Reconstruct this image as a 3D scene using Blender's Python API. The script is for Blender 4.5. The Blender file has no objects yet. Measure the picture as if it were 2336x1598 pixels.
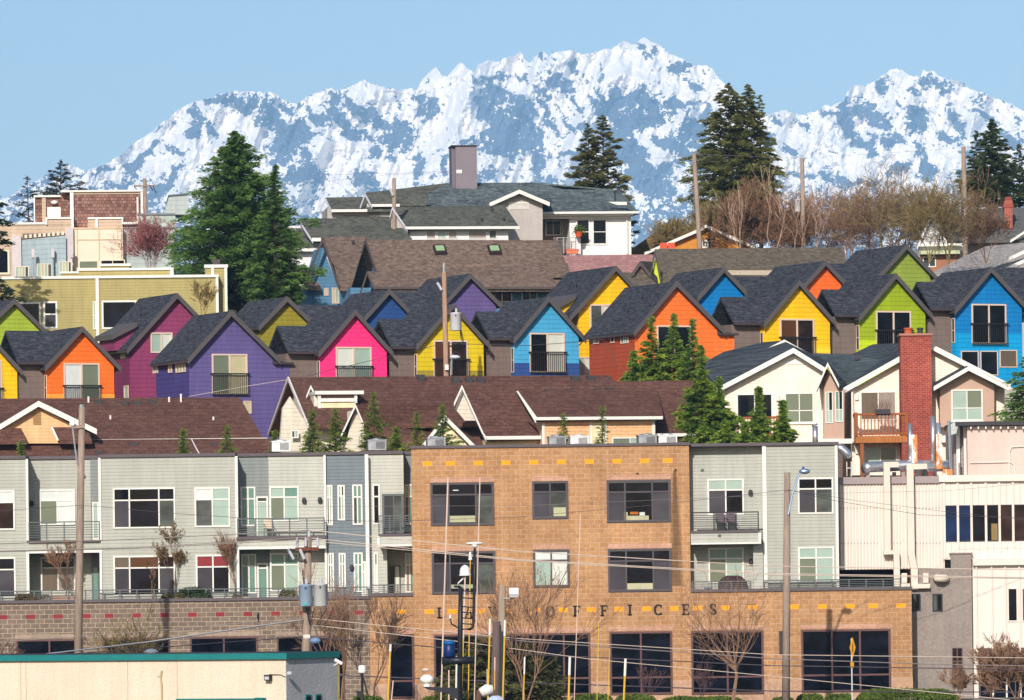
import bpy, math, random
import numpy as np
from mathutils import Vector, Matrix
R = math.radians
SC = bpy.context.scene
COL = SC.collection
# ------------------------------------------------------------------ camera model
FPX = 12978.0; CX = 1168.0; HY = 1350.0; ROLL = R(0.75); CZ = 5.0
CR, SR = math.cos(ROLL), math.sin(ROLL)
GPTS = [(-400,-1.2),(225,-.6),(236,0),(262,0),(268,2.5),(285,7),(300,9.5),(330,15),(350,18),(372,21.5),(385,24.5),(400,25.5),(450,27),(640,24),(1500,2),(2500,0),(90000,0)]
def ground(y):
    for (a, za), (b, zb) in zip(GPTS, GPTS[1:]):
        if y <= b: return za + (zb - za) * max(0, (y - a)) / (b - a)
    return 0.0
def ray(px, py):
    dx = px - CX; dy = HY - py
    return Vector(((dx*CR + dy*SR)/FPX, 1.0, (-dx*SR + dy*CR)/FPX))
CAM = Vector((0, 0, CZ))
def P(px, py, D): return CAM + ray(px, py) * D
# ------------------------------------------------------------------ colours and materials
def s2l(c): return c/12.92 if c <= .04045 else ((c+.055)/1.055)**2.4
def C(r, g, b, k=.80):
    return tuple(min(.9, s2l(v/255.)*k) for v in (r, g, b))
MATS = {}
class NT:
    def __init__(s, name):
        s.m = bpy.data.materials.new(name); s.m.use_nodes = True
        s.nt = s.m.node_tree; s.b = s.nt.nodes['Principled BSDF']; s._tc = None
    def n(s, t, **kw):
        nd = s.nt.nodes.new(t)
        for k, v in kw.items(): setattr(nd, k, v)
        return nd
    def l(s, a, b): s.nt.links.new(a, b)
    def tc(s):
        if not s._tc: s._tc = s.n('ShaderNodeTexCoord').outputs['Object']
        return s._tc
    def setv(s, sock, v):
        if hasattr(v, 'is_output'): s.l(v, sock)
        else: sock.default_value = v
    def math(s, op, a, b=0.0, c=0.0):
        nd = s.n('ShaderNodeMath', operation=op)
        for i, v in enumerate((a, b, c)): s.setv(nd.inputs[i], v)
        return nd.outputs[0]
    def mix(s, f, a, b, mode='MIX'):
        nd = s.n('ShaderNodeMixRGB', blend_type=mode)
        for i, v in enumerate((f, a, b)):
            if isinstance(v, tuple) and len(v) == 3: v = v + (1,)
            s.setv(nd.inputs[i], v)
        return nd.outputs[0]
    def noise(s, scale, detail=4, rough=.6, vec=None, stretch=None):
        nd = s.n('ShaderNodeTexNoise'); nd.inputs['Scale'].default_value = scale
        nd.inputs['Detail'].default_value = detail; nd.inputs['Roughness'].default_value = rough
        v = vec or s.tc()
        if stretch:
            mp = s.n('ShaderNodeMapping'); mp.inputs['Scale'].default_value = stretch; s.l(v, mp.inputs[0]); v = mp.outputs[0]
        s.l(v, nd.inputs['Vector']); return nd.outputs['Fac']
    def mr(s, v, a, b, c, d):
        nd = s.n('ShaderNodeMapRange'); s.setv(nd.inputs[0], v)
        for i, x in enumerate((a, b, c, d)): nd.inputs[i+1].default_value = x
        return nd.outputs[0]
    def vary(s, col, amt, scale, stretch=None, detail=4):
        f = s.mr(s.noise(scale, detail, .6, None, stretch), .3, .7, 1-amt, 1+amt)
        return s.mix(1.0, col, f, 'MULTIPLY')
    def sep(s):
        nd = s.n('ShaderNodeSeparateXYZ'); s.l(s.tc(), nd.inputs[0]); return nd.outputs
    def comb(s, x, y, z=0.0):
        nd = s.n('ShaderNodeCombineXYZ')
        for i, v in enumerate((x, y, z)): s.setv(nd.inputs[i], v)
        return nd.outputs[0]
    def bump(s, h, dist=.02, st=.6):
        nd = s.n('ShaderNodeBump'); nd.inputs['Distance'].default_value = dist; nd.inputs['Strength'].default_value = st
        s.l(h, nd.inputs['Height']); s.l(nd.outputs[0], s.b.inputs['Normal'])
    def fin(s, col, rough=.8, metal=0., spec=.3):
        s.setv(s.b.inputs['Base Color'], col if not (isinstance(col, tuple) and len(col) == 3) else col+(1,))
        s.setv(s.b.inputs['Roughness'], rough); s.b.inputs['Metallic'].default_value = metal
        s.b.inputs['Specular IOR Level'].default_value = spec
        return s.m
def memo(f):
    def g(*a, **k):
        key = (f.__name__, a, tuple(sorted(k.items())))
        if key not in MATS: MATS[key] = f(*a, **k)
        return MATS[key]
    return g
@memo
def plain(col, rough=.75, amt=.10, scale=1.2, metal=0., spec=.3):
    t = NT('paint'); return t.fin(t.vary(t.vary(col, amt, scale), amt*.6, scale*9), rough, metal, spec)
@memo
def siding(col, pitch=.235, w=.12, dark=.38, amt=.08):
    t = NT('lap_siding'); o = t.sep()
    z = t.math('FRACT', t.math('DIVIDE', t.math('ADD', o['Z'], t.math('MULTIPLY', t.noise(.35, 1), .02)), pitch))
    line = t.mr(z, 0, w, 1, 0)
    c = t.vary(col, amt, .7); c = t.vary(c, amt, 6, (.6, .6, 5)); c = t.vary(c, amt*1.3, 1.6, (3, 3, .25))
    # joint shadow and groove grime painted as a dark line along each course
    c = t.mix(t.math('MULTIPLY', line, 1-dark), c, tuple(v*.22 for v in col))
    t.bump(t.math('SUBTRACT', 1.0, z), .03, .9)
    return t.fin(c, .7)
@memo
def shingle(ca, cb, cc=None, row=.16, wid=.32, mort=.5, patch=.22, big=.35, ax='xy'):
    t = NT('shingle_roof'); o = t.sep()
    u = t.math('ADD', o['X'], o['Y']) if ax == 'xy' else o[ax.upper()]
    v = t.comb(t.math('ADD', u, 37.3), t.math('ADD', o['Z'], 11.0))
    br = t.n('ShaderNodeTexBrick', offset=.5, offset_frequency=2, squash=1.0)
    t.l(v, br.inputs['Vector']); br.inputs['Scale'].default_value = 1.0
    br.inputs['Color1'].default_value = ca+(1,); br.inputs['Color2'].default_value = cb+(1,)
    br.inputs['Mortar'].default_value = tuple(x*mort for x in ca)+(1,)
    br.inputs['Mortar Size'].default_value = .012; br.inputs['Mortar Smooth'].default_value = .3
    br.inputs['Bias'].default_value = -.1; br.inputs['Brick Width'].default_value = wid; br.inputs['Row Height'].default_value = row
    c = br.outputs['Color']
    if cc: c = t.mix(t.mr(t.noise(4.5, 3, .7, v, (.6, 1.8, 1)), .5, .6, 0, .7), c, cc)
    c = t.vary(c, patch*.7, 6.0, (.7, .7, 2)); c = t.vary(c, big*.45, .22, (1, 1, 1.6)); c = t.vary(c, .25, 16, (.8, .8, 2.))
    t.bump(t.math('MULTIPLY', br.outputs['Fac'], -1.0), .02, .6)
    return t.fin(c, .92, spec=.15)
@memo
def cmu(ca, cb, mo, bw=.4064, rh=.2032, ox=0., oz=0., ms=.012, stain=.10):
    t = NT('block_masonry'); o = t.sep()
    v = t.comb(t.math('ADD', t.math('ADD', o['X'], o['Y']), 100*bw+ox), t.math('ADD', o['Z'], 20*rh+oz))
    br = t.n('ShaderNodeTexBrick', offset=.5, offset_frequency=2)
    t.l(v, br.inputs['Vector']); br.inputs['Scale'].default_value = 1.0
    br.inputs['Color1'].default_value = ca+(1,); br.inputs['Color2'].default_value = cb+(1,); br.inputs['Mortar'].default_value = mo+(1,)
    br.inputs['Mortar Size'].default_value = ms; br.inputs['Mortar Smooth'].default_value = .4
    br.inputs['Brick Width'].default_value = bw; br.inputs['Row Height'].default_value = rh
    c = t.vary(br.outputs['Color'], .16, 9); c = t.vary(c, stain, .35); c = t.vary(c, stain*.8, 1.1, (2.5, 2.5, .2))
    h = t.math('ADD', t.math('MULTIPLY', br.outputs['Fac'], -1.0), t.math('MULTIPLY', t.noise(22, 3), .8))
    t.bump(h, .02, .7)
    return t.fin(c, .9, spec=.15)
@memo
def stucco(col, sc=14., amt=.12, bd=.02):
    t = NT('stucco'); c = t.vary(col, amt, sc); c = t.vary(c, .07, .5); c = t.vary(c, .05, 1.3, (3, 3, .2))
    t.bump(t.noise(sc*1.6, 5), bd, .8); return t.fin(c, .92, spec=.15)
@memo
def glass(col=(.006, .008, .012), refl=.14, vary=.4, sc=.9):
    t = NT('window_glass')
    f = t.mr(t.noise(sc, 2, .5, None, (1, 1, 1.6)), .4, .62, 0, 1)
    c = t.mix(f, tuple(v*(1-vary) for v in col), tuple(v*(1+vary*1.4) for v in col))
    return t.fin(c, .06, 0, refl)
@memo
def blind(col, pitch=.10, vert=True, con=.12):
    t = NT('window_blind'); o = t.sep()
    a = t.math('ADD', o['X'], o['Y']) if vert else o['Z']
    w = t.math('FRACT', t.math('DIVIDE', a, pitch))
    c = t.mix(t.mr(w, .0, 1., 0, con*2), col, tuple(v*.6 for v in col)); c = t.vary(c, .07, 1.5)
    return t.fin(c, .18, 0, .5)
@memo
def metal(col, rough=.35, amt=.15, rust=None):
    t = NT('sheet_metal'); c = t.vary(t.vary(col, amt, 2.), amt, 9)
    if rust: c = t.mix(t.mr(t.noise(1.6, 5, .7, None, (2.2, 2.2, .5)), .46, .54, 0, 1), c, t.vary(rust, .4, 7))
    return t.fin(c, rough, .85 if not rust else .1, .5)
@memo
def wood(col, amt=.3):
    t = NT('weathered_wood'); c = t.vary(col, amt, 3., (9, 9, .5)); c = t.vary(c, .15, .8)
    t.bump(t.noise(6, 4, .6, None, (12, 12, .5)), .01, .6); return t.fin(c, .85)
@memo
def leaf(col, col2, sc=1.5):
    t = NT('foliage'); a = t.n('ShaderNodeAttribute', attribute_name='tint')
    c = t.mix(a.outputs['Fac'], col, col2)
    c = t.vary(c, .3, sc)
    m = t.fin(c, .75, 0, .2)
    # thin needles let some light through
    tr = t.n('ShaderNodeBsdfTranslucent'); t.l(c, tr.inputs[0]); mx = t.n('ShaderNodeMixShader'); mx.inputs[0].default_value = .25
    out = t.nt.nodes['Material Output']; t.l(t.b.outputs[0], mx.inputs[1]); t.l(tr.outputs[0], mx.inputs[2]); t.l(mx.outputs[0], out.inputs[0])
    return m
WHITE = plain(C(252, 248, 240, .80), .5, .05)
DGREY = plain(C(62, 60, 64, .9), .6, .1)
# ------------------------------------------------------------------ mesh building
class M:
    def __init__(s): s.v = []; s.f = []; s.m = []
    def add(s, vs, fs, mi=0):
        b = len(s.v); s.v += [tuple(v) for v in vs]; s.f += [tuple(b+i for i in f) for f in fs]; s.m += [mi]*len(fs); return s
    def box(s, x0, x1, y0, y1, z0, z1, mi=0):
        x0, x1 = sorted((x0, x1)); y0, y1 = sorted((y0, y1)); z0, z1 = sorted((z0, z1))
        return s.add([(x0,y0,z0),(x1,y0,z0),(x1,y1,z0),(x0,y1,z0),(x0,y0,z1),(x1,y0,z1),(x1,y1,z1),(x0,y1,z1)],
            [(0,3,2,1),(4,5,6,7),(0,1,5,4),(1,2,6,5),(2,3,7,6),(3,0,4,7)], mi)
    def prism(s, pts, axis, a, b, mi=0):
        # pts: (u,z) outline; axis 'y': u is x, pushed along y; 'x': u is y, pushed along x; 'z': (x,y) pushed along z
        n = len(pts)
        def mk(p, t): return (p[0], t, p[1]) if axis == 'y' else ((t, p[0], p[1]) if axis == 'x' else (p[0], p[1], t))
        vs = [mk(p, a) for p in pts] + [mk(p, b) for p in pts]
        fs = [tuple(range(n)), tuple(range(2*n-1, n-1, -1))] + [(i, i+n, (i+1) % n+n, (i+1) % n) for i in range(n)]
        return s.add(vs, fs, mi)
    def tube(s, pts, rad, n=6, mi=0, cap=True):
        pts = [Vector(p) for p in pts]; k = len(pts)
        rad = [rad]*k if not hasattr(rad, '__len__') else rad
        vs = []; up = None
        for i, p in enumerate(pts):
            d = (pts[min(i+1, k-1)] - pts[max(i-1, 0)]).normalized()
            if up is None: up = Vector((0, 0, 1)) if abs(d.z) < .9 else Vector((1, 0, 0))
            a = d.cross(up)
            if a.length < 1e-4: a = d.cross(Vector((0, 1, .3)))
            a.normalize(); b = d.cross(a); up = -b if False else up
            for j in range(n):
                t = 2*math.pi*j/n; vs.append(p + (a*math.cos(t) + b*math.sin(t))*rad[i])
        fs = [(i*n+j, i*n+(j+1) % n, (i+1)*n+(j+1) % n, (i+1)*n+j) for i in range(k-1) for j in range(n)]
        if cap: fs += [tuple(range(n-1, -1, -1)), tuple(range((k-1)*n, k*n))]
        return s.add(vs, fs, mi)
    def lathe(s, c, prof, n=14, mi=0):   # prof: (r,z) around vertical axis
        vs = [(c[0]+r*math.cos(2*math.pi*j/n), c[1]+r*math.sin(2*math.pi*j/n), c[2]+z) for r, z in prof for j in range(n)]
        k = len(prof)
        fs = [(i*n+j, i*n+(j+1) % n, (i+1)*n+(j+1) % n, (i+1)*n+j) for i in range(k-1) for j in range(n)]
        fs += [tuple(range(n-1, -1, -1)), tuple(range((k-1)*n, k*n))]
        return s.add(vs, fs, mi)
    def blob(s, c, r, seed=0, amt=.2, mi=0, nu=14, nv=9):
        rg = random.Random(seed); vs = []
        for i in range(nv):
            th = math.pi*i/(nv-1)
            for j in range(nu):
                k = 1+rg.uniform(-amt, amt) if 0 < i < nv-1 else 1
                ph = 2*math.pi*j/nu
                vs.append((c[0]+r[0]*k*math.sin(th)*math.cos(ph), c[1]+r[1]*k*math.sin(th)*math.sin(ph), c[2]+r[2]*k*math.cos(th)))
        fs = [(i*nu+j, (i+1)*nu+j, (i+1)*nu+(j+1) % nu, i*nu+(j+1) % nu) for i in range(nv-1) for j in range(nu)]
        return s.add(vs, fs, mi)
def link(name, me, mats, parent=None, smooth=False):
    for m in (mats if isinstance(mats, (list, tuple)) else [mats]): me.materials.append(m)
    o = bpy.data.objects.new(name, me); COL.objects.link(o)
    if parent: o.parent = parent
    if smooth:
        for p in me.polygons: p.use_smooth = True
    return o
def obj(name, mb, mats, parent=None, smooth=False):
    if not mb.v: return None
    me = bpy.data.meshes.new(name); me.from_pydata(mb.v, [], mb.f); me.update()
    me.polygons.foreach_set('material_index', mb.m)
    return link(name, me, mats, parent, smooth)
LABELS = set()
def tag(o, label=None, cat=None, group=None, kind=None):
    if label:
        o['label'] = label
        if label in LABELS and not group: print('DUP LABEL', label)
        LABELS.add(label)
    if cat: o['category'] = cat
    if group: o['group'] = group
    if kind: o['kind'] = kind
    return o
class Fr:
    """a thing: an Empty at its base, with a local frame (x right along the front, y away, z up)"""
    def __init__(s, name, label, cat, px, py, D, yaw=0., group=None, z=None, empty=True):
        w = P(px, py, D); s.th = R(yaw); s.c, s.s = math.cos(s.th), math.sin(s.th)
        s.O = Vector((w.x, w.y, ground(w.y) if z is None else z)); s.D = D; s.e = None
        if empty:
            s.e = bpy.data.objects.new(name, None); COL.objects.link(s.e); s.e.location = s.O
            s.e.rotation_euler = (0, 0, s.th); s.e.empty_display_size = .5; tag(s.e, label, cat, group)
    def loc(s, w):
        d = w - s.O; return Vector((d.x*s.c + d.y*s.s, -d.x*s.s + d.y*s.c, d.z))
    def at(s, px, py, y=0.):
        r = ray(px, py); o = s.loc(CAM); d = Vector((r.x*s.c + r.y*s.s, -r.x*s.s + r.y*s.c, r.z))
        return o + d * ((y - o.y)/d.y)
    def atx(s, px, py, x=0.):
        r = ray(px, py); o = s.loc(CAM); d = Vector((r.x*s.c + r.y*s.s, -r.x*s.s + r.y*s.c, r.z))
        return o + d * ((x - o.x)/d.x)
    def xz(s, px, py, y=0.): v = s.at(px, py, y); return (v.x, v.z)
    def yz(s, px, py, x=0.): v = s.atx(px, py, x); return (v.y, v.z)
    def rect(s, x0, y0, x1, y1, y=0., ax='y', x=0.):
        mx, my = (x0+x1)/2, (y0+y1)/2
        g = (lambda a, b: s.xz(a, b, y)) if ax == 'y' else (lambda a, b: s.yz(a, b, x))
        u0 = g(x0, my)[0]; u1 = g(x1, my)[0]
        return min(u0, u1), max(u0, u1), g(mx, y1)[1], g(mx, y0)[1]
    def base(s): return -1.0
    def poly(s, pts, y0, y1, mi=0, mb=None):
        mb = mb or M(); return mb.prism([s.xz(a, b, y0) for a, b in pts], 'y', y0, y1, mi)
def ubox(mb, ax, at, out, u0, u1, z0, z1, o0, o1, mi=0):
    """box standing out of a wall plane: o0..o1 distance outwards"""
    a, b = at + out*o0, at + out*o1
    if ax == 'y': mb.box(u0, u1, a, b, z0, z1, mi)
    else: mb.box(a, b, u0, u1, z0, z1, mi)
GL = {'d': glass(), 'n': glass((.003, .004, .009), .16, .6), 's': glass((.062, .058, .068), .12, .15, .5),
      'g': blind(C(140, 155, 130, .7)), 'G': blind(C(178, 202, 188, .8)), 'w': blind(C(235, 240, 228, .8)), 'k': glass((.07, .08, .072), .15, .3),
      'r': blind(C(150, 40, 55, .8), .3), 't': blind(C(120, 165, 150, .7), .25), 'o': blind(C(110, 62, 25, .6), .05), 'B': glass((.003, .018, .07), .2, .3),
      'y': blind(C(215, 205, 165, .8), .12), 'c': blind(C(175, 160, 150, .7), .4), 'u': glass((.03, .016, .014), .12, .4), 'e': blind(C(120, 105, 90, .7), .3),
      'p': blind(C(232, 238, 235, .8), .9, True, .03), 'q': blind(C(130, 140, 118, .7), 2., True, .02)}
def window(F, rc, y=0., cols=(0, 1), rows=(0, 1), fill='d', fmat=None, fw=.06, bar=.045, proud=.05, ax='y', x=0., out=-1, sill=False, name='window', parent=None, lab=None):
    """a window (frame) with its pane as a sub-part; fill reads row by row from the top"""
    u0, u1, z0, z1 = F.rect(*rc, y=y, ax=ax, x=x)
    at = y if ax == 'y' else x
    mb = M(); g = M(); fmat = fmat or WHITE
    b0, b1 = .004, proud
    ubox(mb, ax, at, out, u0, u0+fw, z0, z1, b0, b1); ubox(mb, ax, at, out, u1-fw, u1, z0, z1, b0, b1)
    ubox(mb, ax, at, out, u0+fw, u1-fw, z0, z0+fw, b0, b1); ubox(mb, ax, at, out, u0+fw, u1-fw, z1-fw, z1, b0, b1)
    W, H = u1-u0-2*fw, z1-z0-2*fw
    us = [u0+fw+W*c for c in cols]; zs = [z1-fw-H*r for r in rows]
    for c in us[1:-1]: ubox(mb, ax, at, out, c-bar/2, c+bar/2, z0+fw, z1-fw, b0, b1-.006)
    for r in zs[1:-1]: ubox(mb, ax, at, out, u0+fw, u1-fw, r-bar/2, r+bar/2, b0, b1-.012)
    if sill: ubox(mb, ax, at, out, u0-.04, u1+.04, z0-.05, z0, b0, b1+.05)
    keys = []; k = 0
    for j in range(len(zs)-1):
        for i in range(len(us)-1):
            ch = fill[k % len(fill)]; k += 1
            if ch not in keys: keys.append(ch)
            ubox(g, ax, at, out, us[i], us[i+1], zs[j+1], zs[j], -.02, .012, keys.index(ch))
    w = obj(name, mb, fmat, parent or F.e)
    if lab: w['label'] = lab
    obj('pane', g, [GL[c] for c in keys], w)
    return w
def railing(F, x0, y0, x1, y1, y=0., n=5, posts=4, mat=None, parent=None, r=.02, name='railing'):
    u0, u1, z0, z1 = F.rect(x0, y0, x1, y1, y); mb = M()
    mb.box(u0, u1, y-.03, y+.03, z1-.05, z1)
    for i in range(1, n+1):
        z = z0 + (z1-z0-.05)*i/(n+1); mb.box(u0, u1, y-.012, y+.012, z-.012, z+.012)
    for i in range(posts):
        u = u0 + (u1-u0-.05)*i/max(1, posts-1); mb.box(u, u+.05, y-.035, y+.035, z0, z1-.05)
    return obj(name, mb, mat or GREYM, parent or F.e)
GREYM = plain(C(105, 112, 112, .8), .4, .1)
BLACKM = plain((.02, .02, .022), .4, .1)
HAZE = 5.2e-5
SNOW = [(1055,270,60,34,25),(1020,225,14,20,0),(1185,205,60,13,22),(1222,232,34,9,60),(1285,300,75,13,60),(1345,350,70,15,50),(1500,345,80,13,42),(1430,165,58,40,0),(1350,142,42,26,0),(1080,150,26,28,0),(1145,158,50,18,8),(1055,165,14,26,0),(995,180,12,16,0),(895,400,36,34,0),(760,345,60,40,20),(565,290,75,20,28),(420,325,40,12,10),(365,310,40,9,-40),(850,215,40,16,10),(700,235,30,8,20),(1880,320,40,50,0),(1985,385,60,22,-10),(2085,425,60,20,10),(2200,225,45,12,25),(2235,300,60,22,35),(1810,320,50,16,30),(2000,225,18,14,0),(2060,360,30,14,-40),(1560,215,30,16,20),(1580,250,24,12,0),(1500,200,36,10,-30),(2280,270,50,10,30),(1490,295,30,9,-20),(330,395,60,9,-42),(240,400,40,8,-10),(1700,280,30,16,40),(1390,200,14,30,20),(1355,215,10,30,-30),(660,270,40,9,40),(1640,230,20,24,0),(2150,360,40,14,0)]
# ------------------------------------------------------------------ noise
def hash2(ix, iy, seed):
    h = (ix*374761393 + iy*668265263 + seed*982451653) & 0xffffffff
    h = ((h ^ (h >> 13))*1274126177) & 0xffffffff
    return ((h ^ (h >> 16)) & 0xffff)/65535.0
def vnoise(x, y, seed=0):
    ix = np.floor(x).astype(np.int64); iy = np.floor(y).astype(np.int64)
    fx = x-ix; fy = y-iy; fx = fx*fx*(3-2*fx); fy = fy*fy*(3-2*fy)
    a = hash2(ix, iy, seed); b = hash2(ix+1, iy, seed); c = hash2(ix, iy+1, seed); d = hash2(ix+1, iy+1, seed)
    return (a*(1-fx)+b*fx)*(1-fy) + (c*(1-fx)+d*fx)*fy
def fbm(x, y, o=5, seed=0, ridge=False, gain=.5):
    s = 0; amp = 1.; t = 0
    for i in range(o):
        n = vnoise(x, y, seed+i*17)
        if ridge: n = 1-abs(2*n-1)
        s = s + n*amp; t += amp; amp *= gain; x = x*2.03+5.1; y = y*2.03+1.7
    return s/t
# ------------------------------------------------------------------ snow mountains, 12 km off
RIDGE = [(-700,560),(-420,540),(-250,515),(-60,475),(0,462),(60,425),(100,400),(140,385),(170,375),(195,390),(225,378),(250,372),(275,355),(310,325),(350,295),(390,262),(430,240),(480,222),(530,207),(560,206),
(600,213),(640,222),(675,235),(700,222),(740,205),(790,202),(815,190),(830,184),(860,195),(900,203),(950,206),(965,175),(995,160),(1005,172),(1020,175),(1050,145),(1062,152),(1085,165),(1092,145),(1110,143),(1140,135),
(1165,126),(1175,128),(1185,121),(1200,140),(1210,145),(1225,125),(1240,115),(1252,128),(1262,120),(1300,118),(1340,124),(1366,122),(1380,114),(1395,118),(1405,108),(1425,96),(1435,101),(1450,98),(1462,84),(1472,82),(1484,92),(1495,98),(1520,115),(1550,132),
(1590,148),(1625,158),(1637,175),(1655,195),(1700,232),(1745,262),(1766,255),(1790,247),(1805,252),(1822,262),(1850,257),(1868,255),(1880,243),(1910,236),(1925,232),(1932,213),(1945,200),(1975,192),(2005,178),(2025,163),(2045,154),(2065,163),(2085,172),
(2100,176),(2106,162),(2122,163),(2128,159),(2145,174),(2170,185),(2200,190),(2212,205),(2250,215),(2290,230),(2336,252),(2420,290),(2600,340),(3000,430)]
ROCK = [(560,236,62,24,12),(615,258,52,28,35),(500,226,34,9,-12),(650,322,42,50,10),(690,300,55,22,45),(705,360,48,26,60),(700,400,60,22,10),(590,300,34,14,55),(450,272,34,14,55),(435,305,16,26,0),(408,345,26,9,5),(345,335,38,12,-48),(312,372,42,12,-45),(372,300,30,10,-42),
(480,292,26,12,50),(300,412,50,12,-30),(385,418,60,14,-48),(345,455,46,14,-42),(262,420,18,8,0),(725,268,46,12,28),(770,262,26,12,45),(762,228,14,18,0),(800,292,55,10,28),(240,385,20,10,0),(120,400,40,10,-25),(60,440,40,10,-30),
(982,243,34,32,0),(914,312,44,34,20),(855,275,66,14,28),(825,245,46,8,25),(852,343,15,15,0),(790,300,14,20,0),(1132,205,44,40,0),(1118,255,38,30,0),(1150,290,58,52,0),(1195,250,26,44,-10),(1215,322,22,40,0),(1165,335,52,20,5),(1225,222,26,18,20),(1256,262,18,52,-14),(1265,180,38,12,22),(1300,205,20,14,50),
(1312,158,13,24,-25),(1292,300,18,44,-25),(1372,168,9,34,0),(1238,128,9,16,10),(1085,172,8,22,0),(1433,218,64,34,4),(1368,222,30,30,0),(1385,252,42,22,25),(1446,276,52,28,0),(1495,246,28,40,0),(1545,160,26,17,-10),(1466,106,14,10,40),(1495,115,11,11,0),(1468,129,18,8,5),(1568,150,14,12,0),(1547,240,30,13,0),(1580,302,30,32,0),
(1425,330,60,24,38),(1445,372,74,22,32),(1520,322,34,14,20),(1480,420,70,26,20),(955,388,14,38,10),(1012,375,12,34,15),(890,365,16,12,0),(1146,350,54,9,15),(1110,398,28,14,0),(838,408,36,18,15),(1225,372,14,26,0),(1295,352,28,10,-10),(1330,300,12,20,0),(1085,410,26,10,0),
(1557,162,18,10,20),(1580,195,24,8,25),(1565,243,22,20,0),(1557,342,30,20,0),(1610,268,10,36,30),(1525,380,40,14,-20),(1600,360,30,30,0),(1778,298,30,9,48),(1833,280,30,9,42),(1929,282,22,36,-12),(1922,232,10,30,5),(1885,262,14,8,0),(1974,250,26,16,-10),(2020,205,14,24,15),(2035,185,10,10,0),(2010,272,26,20,30),(2094,275,28,34,0),
(1958,325,30,10,0),(1992,343,16,32,12),(2040,318,26,18,0),(2112,182,20,20,20),(2140,205,20,10,50),(2186,281,12,38,-28),(2162,316,36,12,20),(2048,392,26,28,0),(2116,378,20,34,-10),(2092,345,14,24,0),(2078,205,14,8,30),(2170,208,26,12,45),(2222,232,24,9,20),(2250,268,26,10,30),(2297,320,32,16,30),(1882,352,30,7,0),(1860,400,52,8,0),(1932,412,46,9,8),
(2060,240,20,8,20),(2240,330,24,9,-30),(2200,400,30,12,0),(1800,340,22,10,20),(1745,330,16,20,0),(1320,245,30,6,60),(1065,330,18,9,0),(745,320,30,12,30),(790,350,22,16,0),(560,340,30,9,40),(520,270,16,6,20),(2200,350,22,6,10),(1240,420,50,14,0),(1360,440,40,12,10),(870,440,36,10,-10),(1700,300,24,10,30)]
NX, NYR = 1500, 300
DM = 12000.0
xs = np.linspace(-500, 2840, NX)
rx = np.array([p[0] for p in RIDGE]); ry = np.array([p[1] for p in RIDGE], float)
rid = np.interp(xs, rx, ry)
jag = (fbm(xs/26., xs*0+3., 4, 5)-.5)*16 + (fbm(xs/7., xs*0+9., 3, 8)-.5)*7
rid = rid + jag
t = np.linspace(0, 1, NYR)**.85
BOT = 760.
PXg = np.repeat(xs[None, :], NYR, 0); PYg = BOT + (rid[None, :]-BOT)*t[:, None]
hh = (BOT - PYg)
wx = PXg + 44*(fbm(PXg/34., PYg/34., 6, 21, False, .66)-.5); wy = PYg + 44*(fbm(PXg/34., PYg/34., 6, 22, False, .66)-.5)
# relief towards the viewer: spurs and gullies running down slope
rel = fbm(PXg/150.+.35*PYg/150., PYg/420., 5, 31, True)*330 + fbm(wx/42., wy/75., 5, 37, True, .55)*85 + fbm(wx/14., wy/18., 4, 39)*16
Yg = DM + (BOT-PYg)*1.75*.925 + 900 - rel
top = np.clip((t[:, None]-.97)/.03, 0, 1)
dxg = PXg - CX; dyg = HY - PYg
RXd = (dxg*CR + dyg*SR)/FPX; RZd = (-dxg*SR + dyg*CR)/FPX
V = np.stack([RXd*Yg, Yg, CZ + RZd*Yg], -1)
# sharpen the rock mask from the painted patches, elevation and gully noise
F_ = np.full(PXg.shape, -.55)
for cx, cy, ax_, ay_, an in ROCK:
    ca, sa = math.cos(R(an)), math.sin(R(an))
    u = ((wx-cx)*ca + (wy-cy)*sa)/ax_; v = (-(wx-cx)*sa + (wy-cy)*ca)/ay_
    F_ = np.maximum(F_, 1.0 - (u*u+v*v)*.85)
F_ = np.maximum(F_, -.55 + np.clip((PYg-395)/150., 0, .70))
for cx, cy, ax_, ay_, an in SNOW:
    ca, sa = math.cos(R(an)), math.sin(R(an))
    u = ((wx-cx)*ca + (wy-cy)*sa)/ax_; v = (-(wx-cx)*sa + (wy-cy)*ca)/ay_
    F_ = F_ - np.clip(1.5 - (u*u+v*v)*1.1, 0, 1.3)
# streaks fall away from the crests: left-leaning west of the summits, right-leaning east of them
def rot(a, lx, ly, sd, o=4, g=.6, rg_=True):
    ca, sa = math.cos(R(a)), math.sin(R(a)); return fbm((wx*ca+wy*sa)/lx, (-wx*sa+wy*ca)/ly, o, sd, rg_, g)
side = fbm(PXg/120., PYg/200., 2, 77)
st1 = rot(52, 46, 9, 61); st2 = rot(122, 40, 9, 63)
stk = np.where(side > .5, st1, st2)
F_ = np.clip(F_, -1.1, 1.0)
low = np.clip((PYg-400)/110., 0, 1)
F_ = F_ + (fbm(PXg/11., PYg/9., 5, 51, False, .75)-.5)*(3.1+1.2*low) - (stk-.55)*(1.5-1.0*low) + (fbm(PXg/70., PYg/90., 3, 57)-.5)*1.0 + (fbm(wx/5., wy/4., 3, 91)-.5)*1.7
F_ = F_ - np.clip((rid[None, :]+7-PYg)/7., 0, 1)*.25
mask = np.clip(F_*1.6+.60, 0, 1)
# back side
nb = 6
Vb = []
for i in range(1, nb+1):
    vv = V[-1].copy(); vv[:, 1] += 260*i; vv[:, 2] -= 190*i; Vb.append(vv)
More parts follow.
